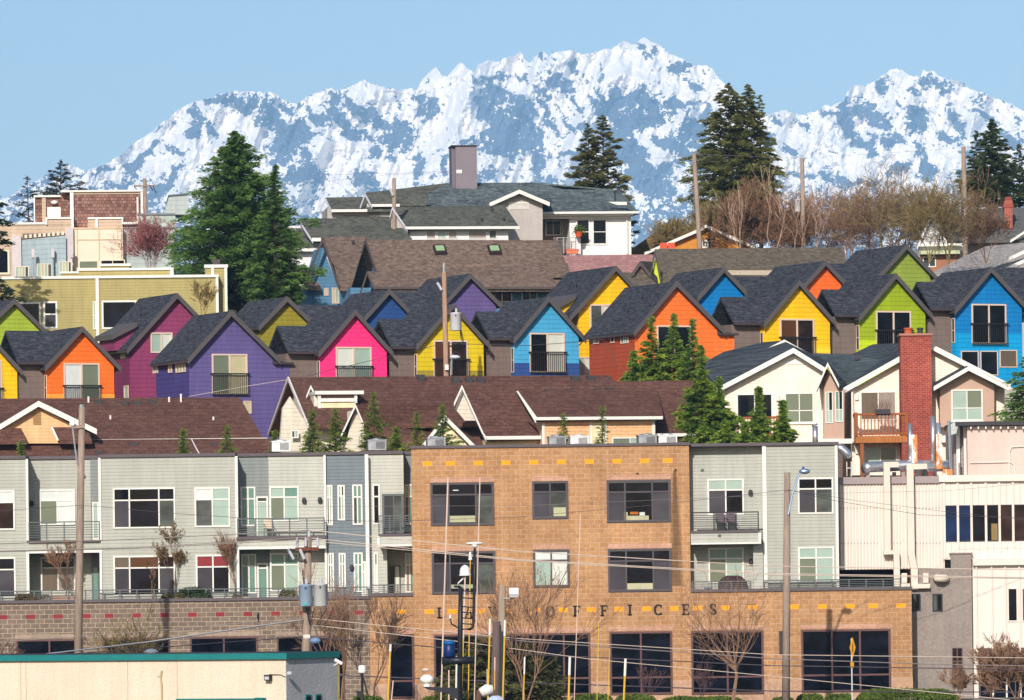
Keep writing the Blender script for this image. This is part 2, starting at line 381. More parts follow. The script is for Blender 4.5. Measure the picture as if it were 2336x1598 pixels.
# foot of the range continues down to the ground
Vf = []
for i in (3, 2, 1):
    vv = V[0].copy(); vv[:, 1] -= 500*i; vv[:, 2] = V[0][:, 2]*(1-i/3.); Vf.append(vv)
Vall = np.concatenate([np.array(Vf), V, np.array(Vb)], 0); rows = Vall.shape[0]
mk = np.concatenate([np.repeat(mask[:1], 3, 0), mask, np.repeat(mask[-1:], nb, 0)], 0)
me = bpy.data.meshes.new('mountain_range'); nv = rows*NX
me.vertices.add(nv); me.vertices.foreach_set('co', Vall.reshape(-1).astype(np.float32))
ii = (np.arange(rows-1)[:, None]*NX + np.arange(NX-1)[None, :]).reshape(-1)
quads = np.stack([ii, ii+1, ii+NX+1, ii+NX], -1).reshape(-1).astype(np.int32)
nf = len(ii); me.loops.add(nf*4); me.loops.foreach_set('vertex_index', quads)
me.polygons.add(nf); me.polygons.foreach_set('loop_start', (np.arange(nf)*4).astype(np.int32)); me.polygons.foreach_set('loop_total', np.full(nf, 4, np.int32))
me.update(); at_ = me.attributes.new('rock', 'FLOAT', 'POINT'); at_.data.foreach_set('value', mk.reshape(-1).astype(np.float32))
t_ = NT('snow_and_rock'); a_ = t_.n('ShaderNodeAttribute', attribute_name='rock')
f_ = t_.mr(t_.math('ADD', a_.outputs['Fac'], t_.mr(t_.noise(.09, 6, .75), .3, .7, -.22, .22)), .40, .60, 0, 1)
rockc = t_.vary((.085, .105, .14), .35, .012)
t_.fin(t_.mix(f_, t_.vary((.95, .89, .83), .05, .01), rockc), .9, spec=.1)
mo = link('mountain_range', me, t_.m, smooth=True); tag(mo, kind='structure')
# ------------------------------------------------------------------ ground
gys = [-400,-100,100,200,225,236,250,262,268,276,285,292,300,315,330,340,350,361,372,378,385,392,400,425,450,500,640,1000,1500,2500,6000,12000,30000]
gxs = [-9000,-3000,-800,-300,-120,-60,-30,-15,0,15,30,60,120,300,800,3000,9000]
mb = M(); rg = random.Random(3)
mb.v = [(x, y, ground(y)) for y in gys for x in gxs]; n = len(gxs)
mb.f = [(j*n+i, j*n+i+1, (j+1)*n+i+1, (j+1)*n+i) for j in range(len(gys)-1) for i in range(n-1)]; mb.m = [0]*len(mb.f)
t_ = NT('ground'); c_ = t_.mix(t_.mr(t_.noise(.05, 5), .42, .58, 0, 1), (.05, .065, .025), (.09, .08, .055)); t_.fin(t_.vary(c_, .3, 1.5), .95)
tag(obj('ground', mb, t_.m), kind='structure')
t_ = NT('asphalt'); t_.fin(t_.vary((.05, .05, .052), .25, 2.), .9)
tag(obj('road', M().box(-60, 60, 234.5, 243, .0, .012), t_.m), kind='structure')
tag(obj('pavement', M().box(-60, 60, 243, 246.5, -.1, .13), stucco(C(150, 148, 140))), kind='structure')
# ------------------------------------------------------------------ haze
hz = M().box(-4200, 4200, -900, 16500, -3, 1700)
hm = bpy.data.materials.new('air_haze'); hm.use_nodes = True; hn = hm.node_tree
for nd in list(hn.nodes):
    if nd.type == 'BSDF_PRINCIPLED': hn.nodes.remove(nd)
pv = hn.nodes.new('ShaderNodeVolumePrincipled'); pv.inputs['Color'].default_value = (.31, .59, .97, 1); pv.inputs['Density'].default_value = HAZE
pv.inputs['Anisotropy'].default_value = -.43
hn.links.new(pv.outputs[0], hn.nodes['Material Output'].inputs['Volume'])
tag(obj('haze', hz, hm), kind='stuff')
# ------------------------------------------------------------------ coloured gabled houses
TRIM = plain(C(98, 92, 92, .8), .6, .06)
SH_D = shingle(C(68, 71, 80, .9), C(48, 51, 60, .9), C(92, 95, 104, .8), .17, .34, .35, .2, .25, ax='y')
SH_X = shingle(C(68, 71, 80, .9), C(48, 51, 60, .9), C(92, 95, 104, .8), .13, .34, .5, .2, .25, ax='x')
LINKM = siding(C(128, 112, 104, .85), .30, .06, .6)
WFR = plain(C(240, 215, 195, .8), .5, .05)
GUT = plain(C(80, 68, 70, .8), .5, .08)
def chevron(l, a, r, t):
    """roof outline between two eave points through the apex, t thick (measured upright)"""
    return [l, a, r, (r[0], r[1]-t), (a[0], a[1]-t), (l[0], l[1]-t)]
def juliet(F, rc, railpy, y, bottom=None):
    """juliet balcony rail in front of a tall window"""
    u0, u1, z0, z1 = F.rect(rc[0], railpy, rc[2], bottom or rc[3], y); mb = M()
    mb.box(u0-.09, u1+.09, y-.20, y-.14, z1-.06, z1); mb.box(u0-.05, u1+.05, y-.19, y-.15, z0, z0+.05)
    n = int((u1-u0)/.11)
    for i in range(n+1):
        u = u0 + (u1-u0)*i/n; mb.box(u-.012, u+.012, y-.18, y-.155, z0+.05, z1-.06)
    mb.box(u0-.07, u0-.02, y-.14, y-.005, z1-.055, z1-.005); mb.box(u1+.02, u1+.07, y-.14, y-.005, z1-.055, z1-.005)
    obj('balcony_rail', mb, BLACKM, F.e)
def gable_house(label, apex, le, re, D, col, wl=None, wr=None, L=5., yaw=25., win=None, rail=None, fill='Gg', band=None, side=None,
                link_=None, lower=None, sidewins=(), extra=None, pitch=.235, vents=((.35, .4), (.5, .75)), backlink=None, name='gabled_house', group='gabled houses painted in bright colours'):
    F = Fr(name, label, 'house', apex[0], apex[1], D, yaw, group)
    T = .17
    a = F.xz(*apex); l = F.xz(*le); r = F.xz(*re)
    # roof: two slabs along local y
    rf = obj('roof', M().prism(chevron(l, a, r, T), 'y', -.30, L), SH_D, F.e)
    # small vents on the left slope
    for u, t in vents:
        vb = M()
        x = a[0] + (l[0]-a[0])*t; z = a[1] + (l[1]-a[1])*t; y = L*u+.4
        vb.tube([(x, y, z-.1), (x, y, z+.2), (x, y, z+.201), (x, y, z+.30)], [.045, .045, .085, .085], 8)
        obj('roof_vent', vb, DGREY, rf)
    bt = .30
    obj('rake_board', M().prism(chevron((l[0], l[1]+.02), (a[0], a[1]+.02), (r[0], r[1]+.02), bt), 'y', -.36, -.302), TRIM, F.e)
    gx = M().box(l[0]-.06, l[0]+.03, -.30, L, l[1]-T-.02, l[1]-T+.09)
    obj('gutter', gx, GUT, F.e)
    wx0 = F.xz(wl, (le[1]))[0] if wl else l[0]+.22
    wx1 = F.xz(wr, (re[1]))[0] if wr else r[0]-.22
    def zr(x):
        e = l if x < a[0] else r
        k = (x-a[0])/(e[0]-a[0]); return a[1] + (e[1]-a[1])*k - T - .01
    zb = -1.0
    xa, xb = wx0, min(wx1, r[0]-.05)
    pts = [(xa, zb), (xb, zb), (xb, zr(xb)), (a[0], zr(a[0])), (xa, zr(xa))]
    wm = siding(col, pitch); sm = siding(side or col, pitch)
    mb = M(); n = len(pts)
    mb.add([(p[0], 0, p[1]) for p in pts], [(4, 3, 2, 1, 0)], 0)
    mb.add([(xa, 0, zb), (xa, L-.3, zb), (xa, L-.3, zr(xa)), (xa, 0, zr(xa))], [(0, 1, 2, 3)], 1)
    mb.add([(xb, 0, zb), (xb, L-.3, zb), (xb, L-.3, zr(xb)), (xb, 0, zr(xb))], [(3, 2, 1, 0)], 0)
    mb.add([(p[0], L-.3, p[1]) for p in pts], [(0, 1, 2, 3, 4)], 0)
    if wx1 > xb+.1:
        mb.prism([(xb, zb), (wx1, zb), (wx1, zr(r[0])-.05), (xb, zr(r[0])-.05)], 'y', .012, L-.3, 0)
        z = zr(r[0])-.05
        obj('lower_roof', M().prism([(r[0]-.3, z+.28), (r[0], z+.17), (wx1+.12, z+.06), (wx1+.12, z), (r[0]-.3, z)], 'y', -.12, L), SH_D, F.e)
        obj('gutter', M().box(r[0]-.28, wx1+.14, -.23, -.125, z-.02, z+.10), GUT, F.e)
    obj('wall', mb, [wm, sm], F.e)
    if band:
        bpy_, bc = band; z = F.xz(apex[0], bpy_)[1]
        mb = M()
        if win:
            u0, u1, _, _ = F.rect(*win)
            mb.box(xa-.006, u0-.01, -.008, -.003, zb, z); mb.box(u1+.01, xb+.006, -.008, -.003, zb, z); mb.box(u0-.01, u1+.01, -.008, -.003, zb, F.rect(*win)[2])
        else: mb.box(xa-.006, xb+.006, -.008, -.003, zb, z)
        mb.box(xa-.008, xa-.003, -.003, L-.3, zb, z)
        obj('wall_band', mb, siding(bc, pitch), F.e)
    if win:
        window(F, win, 0, (0, .5, 1), (0, 1), fill, WFR, .08, .09, .06)
        if rail: juliet(F, win, rail, 0)
    for rc, cl, fl in sidewins:     # windows of the left side wall, given in picture px on that wall plane
        window(F, rc, 0, cl, (0, 1), fl, WFR, .06, .05, .05, ax='x', x=xa, out=-1)
    if link_:
        ze0 = zr(xa); w_ = obj('corner_window', M().box(xa-.03, xa-.003, .05, .08, ze0-1.75, ze0-.45).box(xa-.03, xa-.003, .33, .36, ze0-1.75, ze0-.45).box(xa-.03, xa-.003, .08, .33, ze0-1.75, ze0-1.71).box(xa-.03, xa-.003, .08, .33, ze0-.49, ze0-.45).box(xa-.03, xa-.003, .08, .33, ze0-1.12, ze0-1.08), WFR, F.e)
        obj('pane', M().box(xa-.015, xa-.002, .08, .33, ze0-1.71, ze0-1.12).box(xa-.015, xa-.002, .08, .33, ze0-1.08, ze0-.49, 1), [GL['s'], GL['k']], w_)
        obj('downpipe', M().tube([(xb+.3, link_[3]-.4, ze0-.05), (xb+.12, link_[3]-.1, ze0-.35), (xb+.10, link_[3]-.1, zb)], .035, 6), GUT, F.e)
        x0p, eave, ridge, y0 = link_
        xl = F.at(x0p, eave, y0).x; xr = a[0]
        ze = F.at(x0p, eave, y0-.35).z; yr = y0+1.6
        for _ in range(6):
            zr_ = F.at(x0p+20, ridge, yr).z; yr = y0-.35 + max(.8, (zr_-ze)/math.tan(R(43)))
        obj('link_wall', M().box(xl, xr, y0, y0+3.2, zb, ze-.12), LINKM, F.e)
        obj('link_roof', M().prism([(y0-.35, ze), (yr, zr_), (yr+2.2, zr_-2.0), (yr+2.2, zr_-2.2), (yr, zr_-.18), (y0-.35, ze-.16)], 'x', xl-.02, xr), SH_X, F.e)
        obj('gutter', M().box(xl, xa-.1, y0-.46, y0-.355, ze-.16, ze-.03), GUT, F.e)
    if backlink:
        x0p, x1p, ridge, y1 = backlink
        p0 = F.at(x0p, ridge, y1); p1 = F.at(x1p, ridge, y1); h = 3.2
        z = (p0.z+p1.z)/2
        obj('link_roof', M().prism([(y1-h, z-h*.93), (y1, z), (y1+2, z-1.9), (y1+2, z-2.1), (y1, z-.18), (y1-h, z-h*.93-.16)], 'x', p0.x, p1.x), SH_X, F.e)
    F.a, F.l, F.r, F.xa, F.xb, F.zr = a, l, r, xa, xb, zr
    return F
def c1(x, y): return (x/3.873, 640+y/3.873)
ORANGE = C(255, 116, 34, .9); YEL = C(255, 198, 14, .9); LIME = C(166, 188, 58, .85)
# front row, from the left
gable_house('yellow gabled house cut by the left picture edge, under the lime green gable', (-39, 753), (-124, 847), (46, 847), 290.5, YEL, -115, 39, win=(-42, 822, 4, 925), rail=885, fill='Gg')
gable_house('orange gabled house at the far left with pale sliding windows, beside the plum house', (183, 746), (98, 837), (271, 839), 292.5, ORANGE, 107, 260, win=(145, 829, 227, 925), rail=879, fill='pq',
    band=(900, C(255, 165, 60, .9)), link_=(36, 825, 755, .42))
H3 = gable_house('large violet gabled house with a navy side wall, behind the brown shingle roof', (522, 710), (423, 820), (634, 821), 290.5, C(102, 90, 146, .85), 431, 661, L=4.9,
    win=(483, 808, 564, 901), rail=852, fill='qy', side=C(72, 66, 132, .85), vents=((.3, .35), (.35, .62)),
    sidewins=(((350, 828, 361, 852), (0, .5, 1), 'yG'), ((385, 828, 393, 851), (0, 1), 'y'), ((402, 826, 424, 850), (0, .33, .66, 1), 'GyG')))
window(H3, (555, 915, 573, 944), 0, fill='y', fmat=WFR, fw=.05)
gable_house('hot pink gabled house with white blinds in its tall window', (805, 708), (721, 805), (891, 804), 293, C(255, 52, 130, .9), 730, 882,
    win=(766, 792, 847, 870), rail=835, fill='wG', link_=(652, 801, 744, .42))
gable_house('mustard yellow gabled house behind the wooden transformer pole', (1028, 694), (944, 789), (1112, 787), 295.4, C(226, 198, 22, .85), 952, 1103,
    win=(989, 777, 1067, 868), rail=819, fill='ou', band=(846, C(160, 145, 50, .9)), link_=(887, 790, 728, .42))
gable_house('sky blue gabled house with a navy band along its foot', (1246, 678), (1166, 774), (1331, 773), 297.8, C(74, 172, 220, .85), 1173, 1320,
    win=(1208, 760, 1288, 851), rail=803, fill='dw', band=(829, C(48, 84, 150, .8)), link_=(1109, 770, 711, .42))
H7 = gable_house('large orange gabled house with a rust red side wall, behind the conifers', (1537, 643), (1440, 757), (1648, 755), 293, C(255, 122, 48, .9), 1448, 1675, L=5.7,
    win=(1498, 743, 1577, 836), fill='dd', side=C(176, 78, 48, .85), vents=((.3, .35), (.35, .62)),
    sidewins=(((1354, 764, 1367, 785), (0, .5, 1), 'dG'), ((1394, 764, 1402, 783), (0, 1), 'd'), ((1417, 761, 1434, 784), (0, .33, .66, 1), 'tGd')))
gable_house('golden yellow gabled house right of the large orange one, brown blind in its window', (1817, 641), (1736, 738), (1901, 736), 297.5, YEL, 1742, 1893,
    win=(1779, 728, 1857, 825), rail=769, fill='ou', band=(792, C(255, 216, 50, .9)), link_=(1668, 735, 678, .42))
gable_house('bright lime green gabled house with a dark window above the brick chimney', (2037, 625), (1953, 724), (2121, 719), 299.8, C(160, 182, 24, .85), 1961, 2111,
    win=(1998, 710, 2078, 800), rail=753, fill='nd', band=(777, C(200, 222, 20, .9)), link_=(1899, 717, 661, .42))
H10 = gable_house('azure blue gabled house at the right edge with a row of square lower windows', (2254, 611), (2171, 708), (2341, 705), 302, C(0, 128, 200, .85), 2179, 2331,
    win=(2216, 694, 2295, 786), rail=738, fill='dd', band=(761, C(0, 158, 218, .9)), link_=(2117, 702, 644, .42), backlink=(2254, 2420, 611, 3.6))
for rc, f in (((2192, 801, 2232, 857), 'd'), ((2236, 801, 2276, 857), 'd'), ((2280, 799, 2320, 839), 'e')): window(H10, rc, -.01, fill=f, fmat=WFR, fw=.05)
# narrow strip windows at the front left corners of the small houses
# back row
gable_house('lime green gable at the far left edge above the orange and yellow houses', (28, 683), (-44, 752), (98, 752), 306, LIME, -36, 92)
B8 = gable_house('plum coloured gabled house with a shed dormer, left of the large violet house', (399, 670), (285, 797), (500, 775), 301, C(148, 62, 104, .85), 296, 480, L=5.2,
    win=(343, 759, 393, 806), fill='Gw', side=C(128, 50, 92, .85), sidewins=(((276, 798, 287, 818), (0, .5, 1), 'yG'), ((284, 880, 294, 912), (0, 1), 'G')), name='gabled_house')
gable_house('olive mustard gable between the violet and pink houses', (650, 678), (585, 745), (713, 740), 306, C(158, 146, 44, .8), L=5.2, backlink=(660, 800, 696, 3.4))
gable_house('navy blue gable behind the pink and mustard houses', (883, 661), (822, 729), (945, 726), 308, C(44, 84, 150, .75), L=4.9, backlink=(883, 965, 665, 3.4))
gable_house('purple gable behind the transformer pole', (1068, 625), (1000, 700), (1140, 697), 311, C(110, 92, 150, .8), L=5.5)
B4 = gable_house('tall yellow gabled house between the sky blue and large orange houses', (1399, 608), (1293, 724), (1505, 722), 303, YEL, 1320, 1490, L=5.6,
    win=(1345, 695, 1402, 752), fill='kw')
window(B4, (1321, 815, 1350, 860), 0, (0, .4, 1), fill='Gw', fmat=WFR)
gable_house('azure blue gable peeking over the large orange house', (1645, 611), (1585, 679), (1706, 676), 309, C(0, 126, 200, .85), L=5.4, backlink=(1650, 1770, 631, 3.5))
gable_house('orange gable peeking between the golden and lime houses', (1877, 596), (1826, 652), (1928, 650), 312, C(255, 112, 42, .9), L=5.6, backlink=(1880, 1990, 602, 4))
gable_house('moss green gable, the highest at the right, behind the bright lime house', (2062, 559), (1994, 634), (2130, 631), 315, C(152, 172, 66, .8), L=5.6)
# shed dormers on the left slopes
def dormer(F, pts, rake, col):
    y = .9
    q = [F.xz(a, b, y) for a, b in pts]
    obj('dormer', M().prism(q, 'y', y, y+2.2), siding(col), F.e)
    (ax_, az), (bx, bz) = F.xz(*rake[0], y-.2), F.xz(*rake[1], y-.2)
    obj('dormer_roof', M().prism([(ax_, az), (bx, bz), (bx, bz-.26), (ax_, az-.26)], 'y', y-.25, y+2.4), TRIM, F.e)
dormer(B8, [(260, 768), (262, 800), (312, 800), (312, 742)], ((256, 764), (312, 735)), C(148, 62, 104, .85))
dormer(B4, [(1268, 708), (1270, 725), (1312, 725), (1312, 676)], ((1262, 700), (1312, 672)), YEL)
# ------------------------------------------------------------------ generic pieces placed on a thing's own planes
def slope(F, pts, mat=None, T=.16, name='roof', parent=None, mb=None):
    """roof plane: outline points (px,py,y) each at its own depth y, T thick"""
    own = mb is None; mb = mb or M()
    vs = [F.at(a, b, y) for a, b, y in pts]; n = len(vs)
    lo = [v - Vector((0, 0, T)) for v in vs]
    mb.add(vs+lo, [tuple(range(n)), tuple(range(2*n-1, n-1, -1))] + [(i, i+n, (i+1) % n+n, (i+1) % n) for i in range(n)])
    return obj(name, mb, mat, parent or F.e) if own else None
def fbox(F, x0, y0, x1, y1, ya, yb, mat, name='wall', parent=None, zb=None):
    u0, u1, z0, z1 = F.rect(x0, y0, x1, y1, ya)
    return obj(name, M().box(u0, u1, ya, yb, z0 if zb is None else zb, z1), mat, parent or F.e)
def fpoly(F, pts, ya, yb, mat, name='wall', parent=None):
    return obj(name, F.poly(pts, ya, yb), mat, parent or F.e)
def board(F, pts, w, y0, y1, mat=None, name='fascia', parent=None):
    """board following picture points, w px high, between depths"""
    q = list(pts) + [(a, b+w) for a, b in reversed(pts)]
    return obj(name, F.poly(q, y0, y1), mat or WHITE, parent or F.e)
def gabx(F, apex, front, back, xr_px, T=.2, mat=None, trim=None, oh=.35, tw=.2, wall=None, zb=None, xr=None, wallname='wall'):
    a, f, b = F.yz(*apex), F.yz(*front), F.yz(*back)
    xr = xr if xr is not None else F.at(xr_px[0], xr_px[1], a[0]).x
    obj('roof', M().prism(chevron(f, a, b, T), 'x', .05, xr), mat, F.e)
    up = lambda p: (p[0], p[1]+.02)
    obj('rake_board', M().prism(chevron(up(f), up(a), up(b), tw), 'x', -.03, .048), trim or WHITE, F.e)
    if wall:
        k = .85; d = T+.02
        i = lambda p: (a[0]+(p[0]-a[0])*k, a[1]+(p[1]-a[1])*k-d)
        zb = -1 if zb is None else zb
        fi, bi = i(f), i(b)
        obj(wallname, M().prism([(fi[0], zb), fi, (a[0], a[1]-d), bi, (bi[0], zb)], 'x', oh, xr-.2), wall, F.e)
    return a, f, b, xr
def vent(F, px, py0, py1, y, r=.05, mat=None, name='vent_pipe', cap=False):
    p = F.at(px, py1, y); q = F.at(px, py0, y); mb = M()
    z1 = max(q.z, p.z+.12)
    mb.tube([(p.x, p.y, p.z-.35), (p.x, p.y, z1)] if not cap else [(p.x, p.y, p.z-.35), (p.x, p.y, z1-.08), (p.x, p.y, z1-.079), (p.x, p.y, z1)], r if not cap else [r, r, r*1.9, r*1.9], 8)
    return obj(name, mb, mat or WHITE, F.e)
def hump(F, px, py, y, s=.18, parent=None):
    p = F.at(px, py, y); mb = M().box(p.x-s, p.x+s, p.y-s, p.y+s, p.z-.2, p.z+s*.55)
    return obj('roof_vent', mb, DGREY, F.e)
BRN = shingle(C(116, 82, 72, .85), C(96, 66, 58, .85), C(126, 92, 80, .8), .17, .36, .5, .2, .2, ax='x')
# ------------------------------------------------------------------ brown roofed row, left
F = Fr('row_house', 'brown shingle roofed row house with a peach gable at the left', 'house', 88, 915, 277, 8)
slope(F, [(-60, 910, 6), (547, 907, 6), (602, 1003, 0), (-60, 1008, 0)], BRN)
slope(F, [(-60, 910, 6), (547, 907, 6), (547, 930, 10), (-60, 930, 10)], BRN)
slope(F, [(-60, 1004.5, -.3), (612, 999, -.3), (650, 1046, -3), (-60, 1052, -3)], BRN, name='lower_roof')
obj('ridge_flashing', M().tube([F.at(140, 1005, -.35), F.at(610, 1000.5, -.35)], .03, 5), WHITE, F.e)
obj('ridge_flashing', M().tube([F.at(437, 1003, -.42), F.at(454, 1035, -2.3)], .03, 5), WHITE, F.e)
board(F, [(-30, 986), (88, 915), (221, 979)], 13, -1.75, -1.68)
slope(F, [(-30, 986, -1.7), (88, 915, -1.7), (88, 915, 4), (-30, 965, 3)], BRN, name='gable_roof')
slope(F, [(88, 915, -1.7), (221, 979, -1.7), (190, 962, 3), (88, 915, 4)], BRN, name='gable_roof')
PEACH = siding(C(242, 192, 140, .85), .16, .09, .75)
fpoly(F, [(8, 1012), (8, 975), (88, 927), (168, 971), (133, 1012)], -1.3, .5, PEACH)
slope(F, [(-40, 977, -1.6), (48, 977, -1.6), (63, 1007, -2.2), (-40, 1007, -2.2)], BRN, name='porch_roof')
slope(F, [(119, 975, -1.6), (200, 975, -1.2), (210, 1006, -2.0), (134, 1006, -2.2)], BRN, name='porch_roof')
obj('rake_board', M().tube([F.at(119, 976, -1.7), F.at(133, 1006, -2.3)], .06, 4), WHITE, F.e)
u0, u1, z0, z1 = F.rect(75, 941, 93, 968, -1.3); mb = M()
for i in range(8): mb.box(u0, u1, -1.36, -1.305, z0+(z1-z0)*i/8, z0+(z1-z0)*(i+.6)/8)
obj('gable_vent', mb, plain(C(205, 165, 110, .8)), F.e)
fbox(F, -60, 1000, 598, 1060, .6, 12, PEACH, zb=-1)
for px, a, b, y in ((202, 905, 918, 5.4), (386, 906, 918, 5.4), (413, 899, 917, 5.4), (252, 948, 960, 3.), (487, 951, 963, 2.8)): vent(F, px, a, b, y)
for px, py, y in ((224, 917, 5.4), (284, 920, 5.2), (314, 921, 5.2), (347, 917, 5.4), (12, 1020, -1), (305, 1014, -1), (487, 1016, -1), (172, 1032, -2), (226, 1033, -2)): hump(F, px, py, y)
# ------------------------------------------------------------------ brown roofed row, centre
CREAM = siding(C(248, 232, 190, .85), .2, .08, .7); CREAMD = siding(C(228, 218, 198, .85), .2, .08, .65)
F = Fr('row_house', 'long brown shingle roofed house with cream gables behind the office building roof', 'house', 657, 862, 277, 10)
a, f, b, xr = gabx(F, (657, 861), (702, 969), (612, 988), (1392, 853), mat=BRN, wall=CREAMD, tw=.17, oh=.5)
window(F, (664, 982, 681, 1000), -5.9, (0, .5, 1), fill='kG', fw=.05)
fpoly(F, [(637, 1030), (645, 932), (662, 905), (700, 970), (704, 1030)], -5.6, -5.2, CREAMD)
# small dormer bay with a white cornice
fbox(F, 719, 892, 830, 900, -4.6, -1.5, WHITE, 'dormer_cornice')
fbox(F, 731, 900, 812, 910, -4.3, -1.4, plain(C(120, 95, 90, .8)), 'dormer_strip')
fbox(F, 726, 900, 733, 1040, -4.45, -4.2, WHITE, 'corner_board'); fbox(F, 809, 900, 815, 920, -4.45, -4.2, WHITE, 'corner_board')
fbox(F, 731, 909, 814, 917, -4.5, -1.4, WHITE, 'dormer_fascia')
fbox(F, 717, 903, 730, 1040, -4.2, -1.2, CREAMD, 'dormer_side'); fbox(F, 731, 917, 812, 1050, -4.4, -1.2, CREAM, 'dormer_wall')
board(F, [(699, 903), (709, 879), (720, 900)], 7, -3.4, -3.3)
# lower gables and roofs, stepping forward
slope(F, [(811, 922, -3.2), (1070, 920, -3.2), (1102, 1018, -8), (838, 1020, -8)], BRN, name='lower_roof')
board(F, [(772, 1004), (811, 922), (830, 966)], 8, -8.1, -8.0)
slope(F, [(772, 1004, -8), (811, 922, -8), (811, 922, -3.2), (790, 965, -3)], BRN, name='lower_roof')
fpoly(F, [(782, 1050), (800, 965), (811, 935), (834, 980), (834, 1050)], -7.7, -5, CREAMD)
slope(F, [(811, 922, -8), (835, 972, -8), (835, 1040, -8.3), (1104, 1030, -8.3), (1070, 920, -3.2), (811, 921, -3.2)], BRN, T=.05, name='lower_roof')
board(F, [(1036, 919), (1054, 879), (1109, 1001)], 9, -8.6, -8.5)
slope(F, [(1054, 877, -2.4), (1578, 868, -2.4), (1623, 991, -8.4), (1240, 999, -8.4), (1238, 997, -8.4), (1107, 999, -8.4)], BRN, name='front_roof')
slope(F, [(1054, 877, -2.4), (1578, 868, -2.4), (1560, 900, 1.0), (1060, 900, 1.0)], BRN, name='front_roof')
fpoly(F, [(1040, 935), (1054, 893), (1085, 960), (1060, 960)], -8.2, -8, CREAMD, 'gable_wall')
# raised right part with the peach shingle wall
PEACHC = cmu(C(248, 200, 152, .85), C(240, 188, 140, .85), C(216, 160, 112, .8), .5, .16, ms=.006, stain=.04)
slope(F, [(1179, 892, -4.0), (1500, 889, -4.0), (1514, 951, -9.3), (1222, 956, -9.3)], BRN, name='raised_roof')
obj('rake_board', M().prism([F.xz(1178, 893, -9.35), F.xz(1181, 892, -9.35), F.xz(1224, 952, -9.35), F.xz(1222, 966, -9.35)], 'y', -9.4, -9.3), WHITE, F.e)
fbox(F, 1222, 951, 1512, 958, -9.5, -9.3, WHITE, 'gutter'); fbox(F, 1236, 958, 1498, 962, -9.1, -5, WHITE, 'frieze')
fbox(F, 1238, 962, 1494, 1060, -9.0, -5, PEACHC, 'wall')
for x0, x1 in ((1237, 1243), (1346, 1351), (1380, 1385), (1488, 1495)): fbox(F, x0, 962, x1, 1060, -9.06, -9.003, WHITE, 'corner_board')
fbox(F, 1351, 964, 1380, 1060, -9.03, -9.003, CREAM, 'recess_wall')
window(F, (1396, 998, 1478, 1030), -9.02, (0, .5, 1), fill='qG', sill=False); window(F, (1254, 998, 1336, 1030), -9.02, (0, .5, 1), fill='kq')
fbox(F, 1107, 995, 1239, 1003, -8.6, -8.4, WHITE, 'gutter'); fbox(F, 1496, 989, 1622, 996, -8.6, -8.4, WHITE, 'gutter')
fbox(F, 1112, 1003, 1237, 1060, -8.0, -4, CREAM, 'wall'); fbox(F, 1496, 996, 1604, 1060, -8.0, -4, CREAM, 'wall')
obj('rake_board', M().prism([F.xz(1104, 990, -8.7), F.xz(1108, 996, -8.7), F.xz(1109, 1008, -8.7), F.xz(1101, 990, -8.7)], 'y', -8.75, -8.65), WHITE, F.e)
board(F, [(955, 1026), (1016, 948), (1092, 1024)], 12, -9.6, -9.5)
slope(F, [(955, 1026, -9.5), (1016, 948, -9.5), (1016, 948, -5), (985, 985, -5)], BRN, name='porch_roof'); slope(F, [(1016, 948, -9.5), (1092, 1024, -9.5), (1075, 1000, -5), (1016, 948, -5)], BRN, name='porch_roof')
fpoly(F, [(975, 1060), (975, 1020), (1016, 964), (1072, 1020), (1072, 1060)], -9.2, -8.9, CREAM, 'gable_wall')
for px, a_, b_, y in ((1253, 899, 923, -4.4), (1424, 897, 921, -4.3), (886, 984, 1000, -7)): vent(F, px, a_, b_, y, .055)
for px, py, y in ((960, 860, -.5), (1040, 866, -.8), (1070, 866, -.8), (1096, 866, -.8), (936, 918, -2.8), (1053, 945, -5), (1311, 863, -.6), (1347, 862, -.6), (1252, 893, -3.5), (1299, 892, -3.5), (1363, 892, -3.4), (1391, 890, -3.4)): hump(F, px, py, y)
# ------------------------------------------------------------------ cream house with the brick chimney
SLATE = shingle(C(76, 84, 92, .9), C(52, 58, 68, .9), C(94, 102, 106, .8), .17, .36, .5, .25, .25)
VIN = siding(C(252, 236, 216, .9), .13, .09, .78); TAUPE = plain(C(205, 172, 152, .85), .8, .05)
F = Fr('cream_house', 'cream sided house with white eaves, wooden balcony and slate roofs at the right', 'house', 1810, 795, 270, 0)
slope(F, [(1640, 889, -.4), (1810, 795, -.4), (1789, 777, 2.5), (1741, 781, 4), (1651, 803, 5), (1597, 832, 4)], SLATE)
slope(F, [(1810, 795, -.4), (1884, 841, -.4), (1889, 826, 2.5), (1789, 777, 2.5)], SLATE)
board(F, [(1634, 886), (1810, 794), (1885, 841)], 12, -.5, -.42)
board(F, [(1753, 794), (1789, 775), (1886, 829)], 11, 2.0, 2.08)
fpoly(F, [(1765, 799), (1789, 787), (1812, 799)], 2.1, 2.6, VIN, 'upper_gable')
fpoly(F, [(1653, 1080), (1653, 888), (1810, 805), (1883, 848), (1883, 1080)], 0, 8, VIN)
fpoly(F, [(1772, 832), (1810, 808), (1850, 831)], -.02, -.005, WHITE, 'gable_panel')
fbox(F, 1775, 826, 1850, 832, -.035, -.004, WHITE, 'gable_trim')
window(F, (1680, 898, 1763, 955), 0, (0, .5, 1), (0, 1), 'dd', fw=.07); window(F, (1790, 896, 1857, 966), 0, (0, .5, 1), (0, .6, 1), 'qqgq', fw=.07, sill=True)
